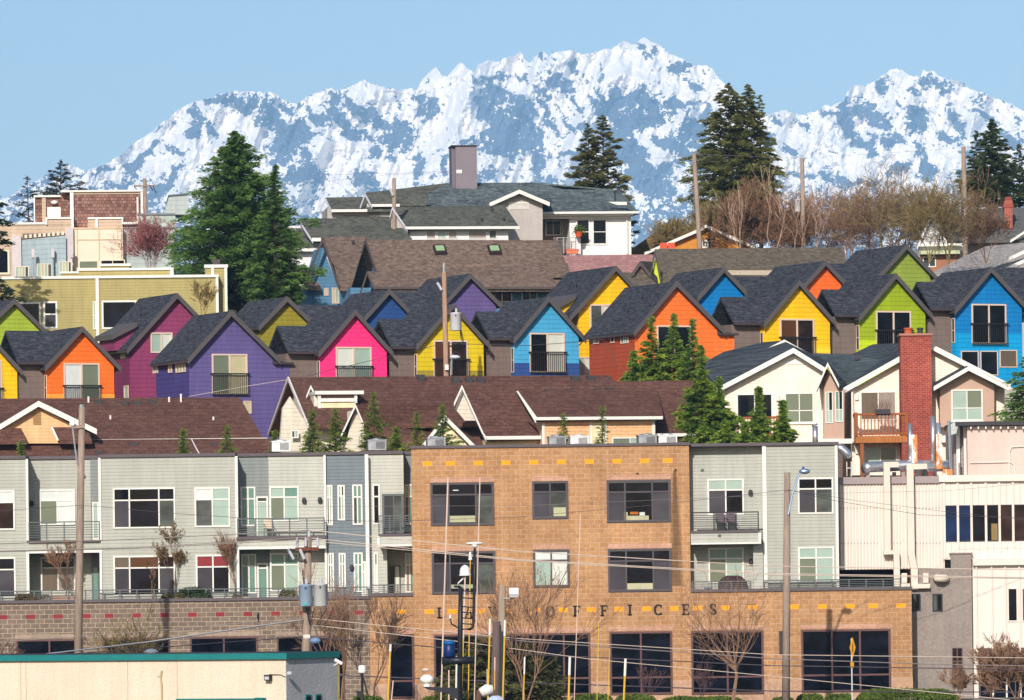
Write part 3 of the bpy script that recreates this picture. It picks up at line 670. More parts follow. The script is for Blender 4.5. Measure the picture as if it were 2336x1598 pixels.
# bay tower
fpoly(F, [(1880, 1005), (1880, 884), (1888, 842), (1912, 884), (1926, 890), (1926, 1005)], -.9, 2, TAUPE, 'bay')
slope(F, [(1863, 890, -1.5), (1888, 828, -1.5), (1888, 826, 3), (1880, 850, 3)], SLATE, name='bay_roof'); slope(F, [(1888, 828, -1.5), (1914, 882, -1.5), (1935, 880, 0), (1888, 826, 3)], SLATE, name='bay_roof')
board(F, [(1862, 886), (1888, 827), (1914, 877)], 9, -1.6, -1.5)
window(F, (1883, 894, 1900, 966), -.9, (0, .45, 1), (0, .6, 1), 'GdGG', fw=.04, bar=.03); window(F, (1905, 893, 1923, 963), -.9, (0, .5, 1), (0, .6, 1), 'tdGG', fw=.04, bar=.03)
fbox(F, 1653, 1003, 1945, 1014, -1., -.5, WHITE, 'belt_board')
# main gable
ROOFSL = [(1860, 808, 4.5), (1943, 811, 7), (1990, 787, 7.5), (2057, 784, 7), (2113, 780, 1), (2113, 780, -.6), (1931, 884, -.6), (1913, 880, .2)]
slope(F, [(1858, 806, 5), (1943, 809, 7), (2010, 822, 3.2), (1931, 884, -.6), (1913, 880, .2), (1886, 828, 3)], shingle(C(88, 100, 104, .9), C(60, 72, 80, .9), C(112, 122, 120, .8), .17, .36, .5, .25, .25))
slope(F, [(1943, 809, 7), (1990, 786, 7.5), (2070, 784, 6), (2113, 780, -.6), (1931, 884, -.6), (2010, 820, 3.2)], SLATE)
slope(F, [(2113, 780, -.6), (2306, 878, -.6), (2290, 872, 6), (2070, 784, 6)], SLATE)
board(F, [(1926, 884), (2113, 779), (2306, 877)], 13, -.7, -.62)
fpoly(F, [(1945, 1085), (1945, 888), (2113, 792), (2292, 884), (2292, 1085)], -.2, 8, VIN)
fbox(F, 1943, 888, 1947, 1085, -.3, -.2, WHITE, 'corner_board')
fpoly(F, [(2144, 975), (2144, 880), (2210, 845), (2268, 880), (2268, 975)], -1.0, -.2, TAUPE, 'bay')
slope(F, [(2130, 884, -1.6), (2210, 837, -1.6), (2200, 833, 0), (2130, 872, 0)], SLATE, name='bay_roof'); slope(F, [(2210, 837, -1.6), (2300, 882, -1.6), (2295, 876, 0), (2200, 833, 0)], SLATE, name='bay_roof')
board(F, [(2130, 882), (2210, 836), (2302, 882)], 10, -1.7, -1.62)
window(F, (2170, 889, 2242, 961), -1.0, (0, .5, 1), (0, .6, 1), 'GqGG', fw=.07, sill=True)
window(F, (1962, 893, 2045, 960), -.2, (0, .5, 1), fill='ec', fw=.07); window(F, (1970, 1018, 2047, 1068), -.2, (0, .5, 1), fill='Gq', fw=.07, name='sliding_door')
fbox(F, 2149, 994, 2166, 1010, -.6, -.2, WHITE, 'belt_board')
CEDAR = wood(C(160, 92, 52, .85)); CEDARL = wood(C(190, 120, 66, .85))
def deck(F, x0, x1, yt, yb, y, posts):
    u0, u1, z0, z1 = F.rect(x0, yt, x1, yb, y); mb = M()
    mb.box(u0, u1, y-.08, y+.08, z1-.1, z1); mb.box(u0, u1, y-.05, y+.05, z0+.05, z0+.14)
    n = int((u1-u0)/.17)
    for i in range(n): mb.box(u0+.12+(u1-u0-.24)*i/n, u0+.17+(u1-u0-.24)*i/n, y-.025, y+.025, z0+.14, z1-.1)
    mb.box(u0, u0+.16, y-.1, y+.1, z0, z1+.04); mb.box(u1-.16, u1, y-.1, y+.1, z0, z1+.04)
    mb.box(u0, u0+.06, y, -.2, z1-.1, z1); mb.box(u1-.06, u1, y, -.2, z1-.1, z1)
    o = obj('balcony', mb, CEDAR, F.e)
    obj('deck_beam', M().box(u0+.05, u1-.05, y-.04, -.2, z0-.32, z0), CEDARL, o)
    for p in posts:
        u = F.at(p, yb, y).x; obj('post', M().box(u-.09, u+.09, y+.02, y+.2, -1, z0-.32), CEDAR, o)
deck(F, 1949, 2072, 943, 995, -1.6, (1966, 2067)); deck(F, 1662, 1778, 951, 996, -1.5, (1668, 1772))
RBR = cmu(C(176, 82, 66, .85), C(150, 64, 54, .85), C(214, 150, 136, .8), .24, .09, ms=.008, stain=.15)
u0, u1, z0, z1 = F.rect(2056, 766, 2126, 1080, -1.6)
ch = obj('chimney', M().box(u0, u1, -1.6, -.25, -1, z1), RBR, F.e)
obj('chimney_cap', M().box(u0-.06, u1+.06, -1.68, -.2, z1, z1+.1), plain(C(190, 130, 110, .8)), ch)
for px, r_, m_ in ((2072, .2, plain(C(200, 96, 60, .8))), (2099, .14, DGREY)):
    p = F.at(px, 760, -.9); obj('chimney_pot', M().lathe((p.x, -.9, z1+.1), [(r_, 0), (r_*.9, .2), (r_*1.1, .22), (r_*1.1, .3), (0.02, .31)]), m_, ch)
for px, py in ((1774, 908), (1954, 906), (1955, 1029)):
    p = F.at(px, py, -.2 if px > 1900 else 0); obj('wall_lamp', M().box(p.x-.08, p.x+.08, p.y-.14, p.y-.003, p.z-.14, p.z+.14), WHITE, F.e)
obj('downpipe', M().tube([F.at(1915, 884, -.75), F.at(1928, 889, -.75), F.at(1938, 892, -.4), F.at(1944, 892, -.4), F.at(1946, 1010, -.4)], .06, 6), WHITE, F.e)
for px, py, y in ((1650, 826, 3), (1660, 823, 3), (1955, 812, 5), (1645, 858, 1.6)): hump(F, px, py, y, .1)
p = F.at(2010, 944, -1.7)
pot = Fr('planter_box', 'dark planter with dry stems on the wooden balcony rail by the brick chimney', 'planter', 2014, 944, 268.3, 0, z=F.O.z+p.z-.02)
obj('box', M().box(-.35, .35, -.12, .12, 0, .22), DGREY, pot.e)
mb = M(); rg = random.Random(5)
for i in range(40):
    x = rg.uniform(-.33, .33); mb.tube([(x, 0, .2), (x+rg.uniform(-.2, .2), rg.uniform(-.1, .1), .45+rg.uniform(0, .25))], .008, 3)
obj('stems', mb, wood(C(130, 100, 90)), pot.e)
F = Fr('retaining_wall', 'pale grey block wall at the right edge under the azure house', 'wall', 2305, 960, 285, 0)
fbox(F, 2284, 884, 2400, 965, 0, 1, cmu(C(205, 196, 184), C(190, 182, 172), C(170, 160, 150), stain=.06), 'blocks', zb=-1)
# ------------------------------------------------------------------ street front: offices and apartments
BLK = .4064; ROW = .2032
LAWM = cmu(C(196, 150, 106, .85), C(184, 136, 93, .85), C(224, 188, 158, .8), ms=.013, stain=.16)
BASEM = cmu(C(208, 168, 138, .85), C(198, 158, 130, .85), C(222, 190, 160, .8), ms=.010)
GREYB = cmu(C(142, 124, 110, .85), C(124, 108, 98, .85), C(206, 186, 158, .8), ms=.015)
LINT = cmu(C(212, 168, 142, .85), C(200, 154, 130, .85), C(190, 146, 122, .8), .61, .4, ms=.006)
LINTG = cmu(C(178, 158, 140, .85), C(166, 146, 130, .85), C(150, 130, 118, .8), .61, .4, ms=.006)
ACC = plain(C(255, 168, 18, .9), .7, .08, 3.); ACR = plain(C(142, 46, 52, .9), .7, .1, 3.)
WFD = plain(C(92, 84, 88, .8), .4, .06); WFB = plain(C(110, 78, 76, .8), .4, .06)
COPE = plain(C(104, 94, 98, .8), .6, .08)
def blocks(F, pts, mat, y=0., w=2, name='accent_block'):
    zm = sum(F.at(a, b, y).z for a, b in pts)/len(pts)
    for px, py in pts:
        p = F.at(px, py, y); z = math.floor(zm/ROW)*ROW; x = round((p.x-w*ROW/2)/ROW)*ROW
        obj(name, M().box(x+.005, x+w*ROW-.005, y-.006, y+.01, z+.005, z+ROW-.005), mat, F.e)
def lintel(F, x0, x1, yb, y=0., h=11, m=None, name='lintel'):
    u0, u1, z0, z1 = F.rect(x0, yb-h, x1, yb-1, y); obj(name, M().box(u0, u1, y-.008, y+.02, z0, z0+ROW), m or LINT, F.e)
F = LAW = Fr('office_building', 'tan block office building with dark framed windows and orange accent blocks', 'office building', 1255, 1500, 250, 0)
u0 = F.at(940, 1200).x; u1 = F.at(1574, 1200).x; zt = F.at(1255, 1020).z; zp = F.at(1255, 1360).z
pl = F.at(844, 1480).x; pr = F.at(2081, 1480).x; zpod = F.at(1800, 1349).z; zbase = F.at(1600, 1552).z
mb = M().box(u0, u1, 0, 12, zpod, zt)
mb.box(pl, pr, 0, 12, zbase, zpod)
obj('wall', mb, LAWM, F.e); obj('base_wall', M().box(pl-.01, pr+.01, -.003, 12, -.5, zbase), BASEM, F.e)
obj('coping', M().box(u0-.05, u1+.05, -.08, 12.1, zt, zt+.12), COPE, F.e)
obj('coping', M().box(u1+.002, pr+.04, -.08, 1.0, zpod, zpod+.13), COPE, F.e); obj('coping', M().box(pl, u0-.002, -.08, 1.0, zpod, zpod+.13), COPE, F.e)
blocks(F, [(970+62*i, 1053.5-.75*i) for i in range(10)], ACC)
blocks(F, [(915, 1398), (977, 1397), (1037, 1397), (1100, 1396), (1163, 1395), (1221, 1395), (1286, 1394), (1348, 1393), (1410, 1392), (1472, 1392), (1534, 1391), (1595, 1390), (1659, 1389), (1720, 1389), (1817, 1388), (1873, 1387), (1934, 1387), (1995, 1386), (2053, 1385)], ACC)
V3 = (0, .27, .73, 1)
for rc, cols, fl in (((982, 1101, 1127, 1199), V3, 'nnnsnk'), ((1214, 1098, 1296, 1184), (0, .5, 1), 'ndsk'), ((1384, 1095, 1530, 1192), V3, 'nnnsns'),
                     ((985, 1258, 1130, 1355), V3, 'nnnsnk'), ((1216, 1254, 1299, 1340), (0, .5, 1), 'ppGw'), ((1387, 1252, 1532, 1350), V3, 'nnnsns')):
    window(F, rc, 0, cols, (0, .26, 1), fl, WFD, .10, .07, .07); lintel(F, rc[0], rc[2], rc[1])
for rc, cols, fl in (((887, 1447, 945, 1594), (0, 1), 'nn'), ((990, 1446, 1347, 1588), (0, .17, .5, .84, 1), 'nn'), ((1391, 1441, 1534, 1585), (0, .5, 1), 'nn'), ((1577, 1439, 1742, 1584), (0, .5, 1), 'nn'), ((1828, 1436, 2032, 1579), (0, .335, .665, 1), 'nn')):
    window(F, rc, 0, cols, (0, .745, 1), fl*4, WFB, .09, .08, .06); lintel(F, rc[0]-3, rc[2]+3, rc[1])
# things seen in the office windows: desk fronts, lamp, chair just behind the glass line
def inside(rc, mat, name='desk'):
    a, b, c, d = F.rect(*rc, y=-.02); obj(name, M().box(a, b, -.034, -.02, c, d), mat, F.e)
inside((1025, 1177, 1086, 1192), blind(C(205, 205, 165, .7), .9)); inside((1424, 1169, 1432, 1188), blind(C(205, 200, 160, .7), .9)); inside((1432, 1177, 1480, 1188), blind(C(215, 210, 170, .7), .9))
inside((1428, 1331, 1492, 1345), blind(C(220, 215, 180, .7), 1.)); inside((1028, 1334, 1085, 1343), blind(C(180, 185, 160, .7), .9)); inside((1263, 1158, 1291, 1178), blind(C(215, 215, 175, .7), 1.2))
inside((1437, 1168, 1456, 1174), wood(C(190, 110, 40)), 'chair_back'); inside((1459, 1169, 1471, 1178), plain(C(225, 235, 225)), 'desk_lamp')
inside((1033, 1118, 1046, 1120), WHITE, 'ceiling_lamp'); inside((1385, 1098, 1528, 1101.5), blind(C(150, 175, 165, .7), 2.), 'raised_blind'); inside((1390, 1255, 1528, 1258), blind(C(170, 190, 180, .7), 2.), 'raised_blind')
# scuppers and the water stain under one of them (a stain with its own shape)
for px, py in ((1454, 1081), (1541, 1073)):
    p = F.at(px, py); obj('scupper', M().tube([(p.x, .05, p.z), (p.x, -.015, p.z)], .05, 10), plain((.01, .01, .01)), F.e)
t = NT('water_stain'); o_ = t.sep(); tex = LAWM.node_tree
stain = M(); rg = random.Random(2); zs_ = [F.at(1541, y).z for y in (1076, 1120, 1180, 1240, 1300, 1360)]
st = LAWM.copy(); MATS['st'] = st; nt_ = st.node_tree; bs = nt_.nodes['Principled BSDF']; lk = bs.inputs['Base Color'].links[0].from_socket
mxn = nt_.nodes.new('ShaderNodeMixRGB'); mxn.blend_type = 'MULTIPLY'; mxn.inputs[0].default_value = 1; nt_.links.new(lk, mxn.inputs[1]); nt_.links.new(mxn.outputs[0], bs.inputs['Base Color'])
tcn = nt_.nodes.new('ShaderNodeTexCoord'); sp = nt_.nodes.new('ShaderNodeSeparateXYZ'); nt_.links.new(tcn.outputs['Object'], sp.inputs[0])
def nm(op, a, b):
    nd = nt_.nodes.new('ShaderNodeMath'); nd.operation = op
    for i, v in enumerate((a, b)):
        if hasattr(v, 'is_output'): nt_.links.new(v, nd.inputs[i])
        else: nd.inputs[i].default_value = v
    return nd.outputs[0]
px0 = F.at(1541, 1200).x
nz = nt_.nodes.new('ShaderNodeTexNoise'); nz.inputs['Scale'].default_value = 2.5; mpn = nt_.nodes.new('ShaderNodeMapping'); mpn.inputs['Scale'].default_value = (2.5, 1, .35)
nt_.links.new(tcn.outputs['Object'], mpn.inputs[0]); nt_.links.new(mpn.outputs[0], nz.inputs[0])
dx_ = nm('ABSOLUTE', nm('SUBTRACT', sp.outputs['X'], px0), 0); hw = nm('ADD', nm('MULTIPLY', nm('SUBTRACT', F.at(1541, 1076).z, sp.outputs['Z']), .075), .10)
hw = nm('MINIMUM', hw, .38); fz = nm('SUBTRACT', 1.0, nm('DIVIDE', dx_, hw)); fz = nm('MULTIPLY', fz, nm('MULTIPLY', nz.outputs[0], 3.2))
mrn = nt_.nodes.new('ShaderNodeMapRange'); nt_.links.new(fz, mrn.inputs[0]); mrn.inputs[1].default_value = .0; mrn.inputs[2].default_value = 1.0; mrn.inputs[3].default_value = 1.; mrn.inputs[4].default_value = .42
cmb = nt_.nodes.new('ShaderNodeCombineXYZ')
for i in range(3): nt_.links.new(mrn.outputs[0], cmb.inputs[i])
nt_.links.new(cmb.outputs[0], mxn.inputs[2])
obj('stained_wall', M().box(px0-.55, px0+.55, -.003, .02, zpod+.3, F.at(1541, 1075).z), st, F.e)
bpy.data.materials.remove(t.m)
obj('notice_box', M().box(F.at(1782, 1500).x-.08, F.at(1788, 1500).x, -.12, 0, F.at(1780, 1490).z, F.at(1780, 1440).z), DGREY, F.e)
# lettering: raised serif letters
def strip(mb, pts, th, d0, d1):   # pts: (x,z,halfwidth)
    L_, R_ = [], []
    for i, (x, z, w) in enumerate(pts):
        a = pts[max(i-1, 0)]; b = pts[min(i+1, len(pts)-1)]; dx, dz = b[0]-a[0], b[1]-a[1]; n = math.hypot(dx, dz) or 1
        L_.append((x-dz/n*w, z+dx/n*w)); R_.append((x+dz/n*w, z-dx/n*w))
    for i in range(len(pts)-1): mb.prism([L_[i], L_[i+1], R_[i+1], R_[i]], 'y', d0, d1)
def glyph(ch, h, x, z):
    mb = M(); d0, d1 = -.07, -.006; s = h
    def bx(a, b, c, d): mb.box(x+a*s, x+b*s, d0, d1, z+c*s, z+d*s)
    def st_(*p): mb.prism([(x+a*s, z+b*s) for a, b in p], 'y', d0, d1)
    def arc(cx, cz, rx, rz, a0, a1, w0, w1, n=14):
        pts = []
        for i in range(n+1):
            t_ = R(a0+(a1-a0)*i/n); k = abs(math.cos(t_)); pts.append((x+(cx+rx*math.cos(t_))*s, z+(cz+rz*math.sin(t_))*s, (w0+(w1-w0)*k)*s))
        strip(mb, pts, 0, d0, d1)
    if ch in 'LFEI':
        c = .18 if ch != 'I' else .22; bx(c, c+.19, 0, 1); bx(c-.11, c+.30, 0, .07); bx(c-.11, c+.30, .93, 1)
    if ch == 'L': bx(.37, .72, 0, .08); st_((.72, 0), (.79, .0), (.79, .27), (.74, .27), (.66, .08))
    if ch in 'FE':
        bx(.37, .74, .92, 1); st_((.69, .92), (.77, 1), (.77, .72), (.73, .72)); bx(.37, .58, .46, .55); bx(.56, .61, .37, .64)
    if ch == 'E': bx(.37, .74, 0, .08); st_((.68, .08), (.73, .28), (.78, .28), (.78, 0))
    if ch == 'A':
        st_((.12, 0), (.18, 0), (.46, 1), (.40, 1)); st_((.40, 1), (.52, 1), (.84, 0), (.64, 0)); bx(.25, .66, .30, .37); bx(.03, .29, 0, .06); bx(.56, .93, 0, .06)
    if ch == 'W':
        st_((.02, 1), (.2, 1), (.42, 0), (.34, 0)); st_((.34, 0), (.41, 0), (.60, 1), (.53, 1)); st_((.46, 1), (.63, 1), (.85, 0), (.76, 0)); st_((.76, 0), (.83, 0), (1.05, 1), (.99, 1))
        bx(-.05, .27, .94, 1); bx(.40, .70, .94, 1); bx(.92, 1.12, .94, 1)
    if ch == 'O': arc(.5, .5, .34, .46, 0, 360, .035, .1, 28)
    if ch == 'C': arc(.5, .5, .36, .46, 42, 318, .035, .1, 22); bx(.74, .79, .66, .95)
    if ch == 'S':
        pts = [(.70, .74, .03), (.66, .9, .035), (.48, .965, .04), (.30, .9, .07), (.24, .76, .09), (.32, .62, .10), (.5, .5, .105), (.68, .36, .10), (.74, .22, .09), (.66, .09, .07), (.48, .035, .04), (.30, .09, .035), (.24, .27, .03)]
        strip(mb, [(x+a*s, z+b*s, w*s) for a, b, w in pts], 0, d0, d1); bx(.68, .73, .70, .97); bx(.21, .26, .03, .32)
    return mb
SG = Fr('building_sign', 'dark serif letters LAW OFFICES spaced between the orange accent blocks', 'sign', 1316, 1395, 250, 0, z=F.at(1316, 1395).z)
for ch, px, py in (('L', 1007, 1398), ('A', 1070, 1397), ('W', 1126, 1396), ('O', 1255, 1395), ('F', 1317, 1394), ('F', 1379, 1393), ('I', 1441, 1391.5), ('C', 1502, 1391), ('E', 1565, 1390.5), ('S', 1627, 1389.5)):
    p = SG.at(px, py); h = .46; obj('letter', glyph(ch, h, p.x-.5*h, p.z-h/2), plain((.02, .016, .018), .35, .1), SG.e)
# ------------------------------------------------------------------ apartments on the left
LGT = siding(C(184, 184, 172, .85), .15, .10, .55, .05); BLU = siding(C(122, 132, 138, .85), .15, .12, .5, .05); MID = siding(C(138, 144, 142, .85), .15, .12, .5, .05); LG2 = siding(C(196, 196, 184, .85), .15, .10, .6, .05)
F = APL = Fr('apartment_building', 'sage green sided apartments on a grey brown block base at the left', 'apartment building', 440, 1500, 250, 0)
Y0 = .9; YR = 2.6
U0, U1, PL_, PR_ = u0, u1, pl, pr
o_ = LAW.O.x-F.O.x; u0, u1, pl, pr = U0+o_, U1+o_, PL_+o_, PR_+o_
zt = F.at(440, 1042, Y0).z; z2t = F.at(700, 1252, Y0).z; zf = F.at(440, 1372, 0).z; zfl2 = F.at(640, 1224, Y0).z
def X(px, y=Y0): return F.at(px, 1220, y).x
rb = pl-.003
obj('podium_wall', M().box(-40, rb, 0, 12, -.5, zf), GREYB, F.e); obj('coping', M().box(-40, rb, -.08, 1.3, zf, zf+.13), COPE, F.e)
blocks(F, [(6, 1414), (68, 1413), (130, 1412), (195, 1411.5), (254, 1410.5), (316, 1410), (379, 1409), (442, 1408), (505, 1407.5), (568, 1406.5), (630, 1404.5), (690, 1403.5), (756, 1402.5), (819, 1401.5)], ACR)
for rc in ((37, 1459, 190, 1600), (235, 1456, 388, 1600), (434, 1453, 589, 1600), (632, 1452, 787, 1600)):
    window(F, rc, 0, (0, .5, 1), (0, .6, 1), 'nnnn', WFB, .08, .07, .05); lintel(F, rc[0]-3, rc[2]+3, rc[1], m=LINTG)
zb = zf - .3
# bays: (px0, px1, upper depth, lower depth, material)
wl = M()
wl.box(-40, X(61), Y0, 10, zb, zt); 
wl.box(X(61), X(230), YR, 10, zb, zt); wl.box(X(230), X(539), Y0, 10, zb, zt)
wl.box(X(61), X(230), Y0, YR, F.at(150, 1260, Y0).z, F.at(150, 1238, Y0).z)
obj('wall', wl, LGT, F.e)
obj('recessed_wall', M().box(X(539), X(612), YR-.3, 10, zb, zt), MID, F.e); obj('recessed_wall', M().box(X(922), u0-.01, YR-.1, 10, zb, zt), MID, F.e); obj('recessed_wall', M().box(X(208, YR), X(230)-.001, YR-.05, YR+.1, zb, zt), MID, F.e)  # MID is the shaded siding variant, recess shade put into its grey
wl = M(); wl.box(X(612), X(743), YR-.6, 10, zb, zt); wl.box(X(838), X(922), Y0+.3, 10, F.at(880, 1222).z, zt); wl.box(X(838), X(882), Y0+.3, 10, zb, F.at(880, 1222).z); wl.box(X(882), X(930), YR, 10, zb, F.at(880, 1222).z)
obj('wall', wl, LG2, F.e)
obj('wall', M().box(X(743), X(834), Y0+.5, 10, zb, zt), BLU, F.e)
# balcony decks and soffit fascias
obj('balcony_deck', M().box(X(539), X(743), Y0-.1, YR, zfl2-.13, zfl2), COPE, F.e)
obj('balcony_fascia', M().box(X(539), X(743), Y0, YR, z2t+.12, zfl2-.135), LG2, F.e); obj('balcony_trim', M().box(X(539), X(743), Y0-.03, Y0+.1, z2t, z2t+.115), WHITE, F.e)
za = F.at(900, 1218, .1).z; zc = F.at(900, 1246, .1).z
obj('balcony_deck', M().box(X(863, .1), u0-.01, .1, YR, za-.1, za), COPE, F.e)
obj('balcony_fascia', M().box(X(863, .1), u0-.01, .15, YR, zc+.07, za-.105), LG2, F.e); obj('balcony_trim', M().box(X(861, .1), u0-.01, .08, .2, zc-.02, zc+.065), WHITE, F.e)
obj('balcony_trim', M().box(X(861, .1), X(866, .1), .08, .2, zc+.066, za-.105), WHITE, F.e)
z1 = F.at(150, 1233, Y0).z; obj('balcony_deck', M().box(X(64), X(228), Y0-.1, YR, z1-.1, z1), COPE, F.e)
# white corner boards
for x0, x1, ya, a, b in ((60, 65, Y0, 1043, 1234), (225, 231, Y0, 1040, 1232), (537, 543, Y0, 1036, 1230), (740, 745, Y0+.4, 1032, 1360), (834, 842, Y0-.1, 1030, 1362), (61, 67, Y0, 1258, 1372), (228, 233, Y0, 1258, 1370)):
    p = F.rect(x0, a, x1, b, ya); obj('corner_board', M().box(p[0], p[1], ya-.07, ya+.15, p[2] if b < 1350 else zb+.3, min(p[3], zt-.01)), WHITE, F.e)
p = F.rect(61, 1256, 233, 1262, Y0); obj('lintel_board', M().box(p[0], p[1], Y0-.05, Y0+.1, p[2], p[3]), WHITE, F.e)
p = F.rect(541, 1252, 560, 1262, Y0)
obj('corner_board', M().box(X(539), X(545), Y0-.05, Y0+.1, zb, z2t), WHITE, F.e)
# roof edge
for a_, b_, ya in ((-40, X(61), Y0), (X(61), X(230), YR), (X(230), X(539), Y0), (X(539), X(612), YR-.3), (X(612), X(743), YR-.6), (X(743), X(834), Y0+.5), (X(834), X(922), Y0+.3), (X(922), u0-.02, YR-.1)):
    obj('coping', M().box(a_+.002, b_-.002, ya-.1, 10, zt, zt+.14), COPE, F.e)
CW = dict(fmat=WHITE, fw=.07, bar=.06)
def aw(rc, cols, fl, y=Y0, rows=(0, .29, 1)): window(F, rc, y, cols, rows, fl, **CW)
V4 = (0, .25, .75, 1); V2 = (0, .5, 1)
aw((-50, 1119, 34, 1210), V2, 'Gpsu'); aw((-48, 1272, 36, 1364), V2, 'nnks')
aw((90, 1117, 171, 1199), V2, 'ppqp', YR); aw((93, 1271, 172, 1351), V2, 'nsec', YR)
aw((258, 1113, 400, 1206), V4, 'nnnsnk'); aw((444, 1112, 525, 1203), V2, 'pGkG')
aw((259, 1268, 400, 1359), V4, 'eousns'); aw((447, 1266, 525, 1356), V2, 'rrsn')
aw((549, 1111, 583, 1201), (0, .5, 1), 'tttt', YR-.3); aw((615, 1110, 682, 1190), V2, 'GtqG', YR-.6); aw((585, 1133, 612, 1226), (0, 1), 'kG', YR-.3, (0, .1, 1))
aw((551, 1264, 585, 1355), (0, .5, 1), 'tttt', YR-.3); aw((616, 1262, 683, 1350), V2, 'ttqG', YR-.6); aw((587, 1285, 612, 1372), (0, 1), 'kt', YR-.3, (0, .1, 1))
for rc, f in (((744, 1107, 759, 1199), 'GGkG'), ((770, 1107, 787, 1188), 'GkeG'), ((804, 1106, 827, 1198), 'ttkt'), ((747, 1262, 762, 1350), 'ttkt'), ((773, 1262, 789, 1342), 'ttct'), ((807, 1261, 828, 1352), 'ttGt')): aw(rc, V2, f, Y0+.5)
aw((825, 1281, 835, 1360), (0, 1), 'GG', Y0+.46)
aw((850, 1105, 867, 1197), (0, 1), 'nn', Y0+.3); aw((853, 1261, 863, 1352), (0, 1), 'kw', Y0+.3); aw((922, 1105, 943, 1197), V2, 'GGkt', YR-.2); aw((924, 1261, 946, 1352), V2, 'GGct', YR-.2)
window(F, (872, 1127, 921, 1217), Y0+.28, (0, .55, 1), fill='sk', fmat=GREYM, fw=.1, name='balcony_door')
window(F, (211, 1146, 226, 1232), YR-.06, (0, 1), (0, 1), 'G', WHITE, name='balcony_door'); window(F, (210, 1292, 226, 1372), YR-.06, fill='t', fmat=GREYM, name='balcony_door')
window(F, (888, 1290, 914, 1375), YR-.02, (0, .5, 1), fill='nw', fmat=GREYM, name='balcony_door')
for px, py, y in ((694, 1141, YR-.6), (730, 1140, YR-.6), (803, 1294, Y0+.5), (73, 1148, YR)):
    p = F.at(px, py, y); obj('wall_lamp', M().lathe((p.x, p.y-.1, p.z-.12), [(.1, 0), (.1, .12), (.07, .2), (.02, .23)], 10), DGREY, F.e)
p = F.at(191, 1086, YR); obj('vent_hood', M().lathe((p.x, p.y-.08, p.z-.08), [(.02, 0), (.08, .03), (.08, .12), (.02, .15)], 10), metal((.6, .6, .62)), F.e)
railing(F, 65, 1190, 228, 1232, Y0-.05, 6, 5); railing(F, 541, 1182, 741, 1224, Y0-.05, 6, 6); railing(F, 863, 1176, 940, 1217, .12, 7, 4)
railing(F, -40, 1346, 470, 1373, .9-.35, 4, 14); railing(F, 470, 1341, 841, 1369, .9-.35, 4, 10); railing(F, 843, 1334, 941, 1362, .5, 5, 4)
# ------------------------------------------------------------------ apartments on the right
GRY = siding(C(186, 186, 176, .85), .15, .08, .65, .07)
F = APR = Fr('apartment_building', 'grey green sided apartments with a black railed balcony, right of the tan offices', 'apartment building', 1745, 1500, 250, 0)
zt = F.at(1745, 1018, Y0).z; zl = zpod
o_ = LAW.O.x-F.O.x; u0, u1, pl, pr = U0+o_, U1+o_, PL_+o_, PR_+o_
obj('wall', M().box(u1+.004, X(1742), Y0, 10, zl, zt), GRY, F.e)
obj('wall', M().box(X(1742), X(1912), .35, 10, zl, zt), LGT, F.e)
obj('corner_board', M().box(X(1741, .3), X(1750, .3), .28, .5, zl, zt-.01), WHITE, F.e); obj('corner_board', M().box(X(1907, .3), X(1913, .3), .28, 10, zl+.05, zt-.01), WHITE, F.e)
obj('coping', M().box(u1+.06, X(1914), .22, 10, zt, zt+.13), COPE, F.e)
aw((1614, 1093, 1697, 1175), V2, 'GGsn'); aw((1616, 1250, 1697, 1330), V2, 'ttqG', Y0)
aw((1820, 1090, 1901, 1173), V2, 'nnsk', .35); aw((1821, 1248, 1903, 1330), V2, 'GGqG', .35)
zd = F.at(1650, 1211, -.5).z; ze_ = F.at(1650, 1242, -.5).z
obj('balcony_deck', M().box(u1+.02, X(1734, -.5), -.6, Y0, zd-.1, zd), COPE, F.e); obj('balcony_fascia', M().box(u1+.02, X(1730, -.5), -.55, Y0, ze_+.08, zd-.105), GRY, F.e)
obj('balcony_trim', M().box(u1+.02, X(1736, -.5), -.62, -.5, ze_, ze_+.078), WHITE, F.e); obj('balcony_trim', M().box(X(1730, -.5), X(1736, -.5), -.62, -.5, ze_+.079, zd-.105), WHITE, F.e)
obj('porch_column', M().box(X(1716), X(1738), .1, .4, zl, ze_), GRY, F.e)
railing(F, 1577, 1168, 1731, 1210, -.5, 7, 4, BLACKM); railing(F, 1578, 1326, 1714, 1350, .2, 4, 4); railing(F, 1741, 1322, 2055, 1348, .12, 5, 9)
for px, py in ((1712, 1123), (1713, 1281)):
    p = F.at(px, py, Y0); obj('wall_lamp', M().lathe((p.x, p.y-.1, p.z-.12), [(.1, 0), (.1, .12), (.07, .2), (.02, .23)], 10), DGREY, F.e)
for px, py, y in ((1602, 1073, Y0), (1641, 1222, -.55)):
    p = F.at(px, py, y); obj('wall_vent', M().box(p.x-.07, p.x+.07, y-.04, y-.003, p.z-.05, p.z+.05), GREYM, F.e)
# ------------------------------------------------------------------ patio furniture, grill, planters
def chair(px, py, y, label, mat, F, z):
    p = F.at(px, py, y); c = Fr('patio_chair', label, 'chair', 0, 0, 250, 8, empty=True)
    c.e.location = (F.O.x+p.x, F.O.y+y, F.O.z+z); c.e.scale = (.84, .84, .84); c.e['group'] = 'patio chairs on the balconies'
    obj('seat', M().box(-.24, .24, -.22, .2, .42, .46), mat, c.e); obj('backrest', M().prism([(.2, .46), (.24, .46), (.36, 1.0), (.32, 1.0)], 'x', -.24, .24), mat, c.e)
    for sx in (-.24, .22):
        for yy in (-.2, .2): obj('leg', M().box(sx, sx+.02, yy-.01, yy+.01, 0, .42), BLACKM, c.e)
        obj('armrest', M().box(sx, sx+.03, -.2, .24, .62, .65), BLACKM, c.e)
CH = plain(C(112, 100, 106)); CHT = plain(C(222, 205, 180, .85))
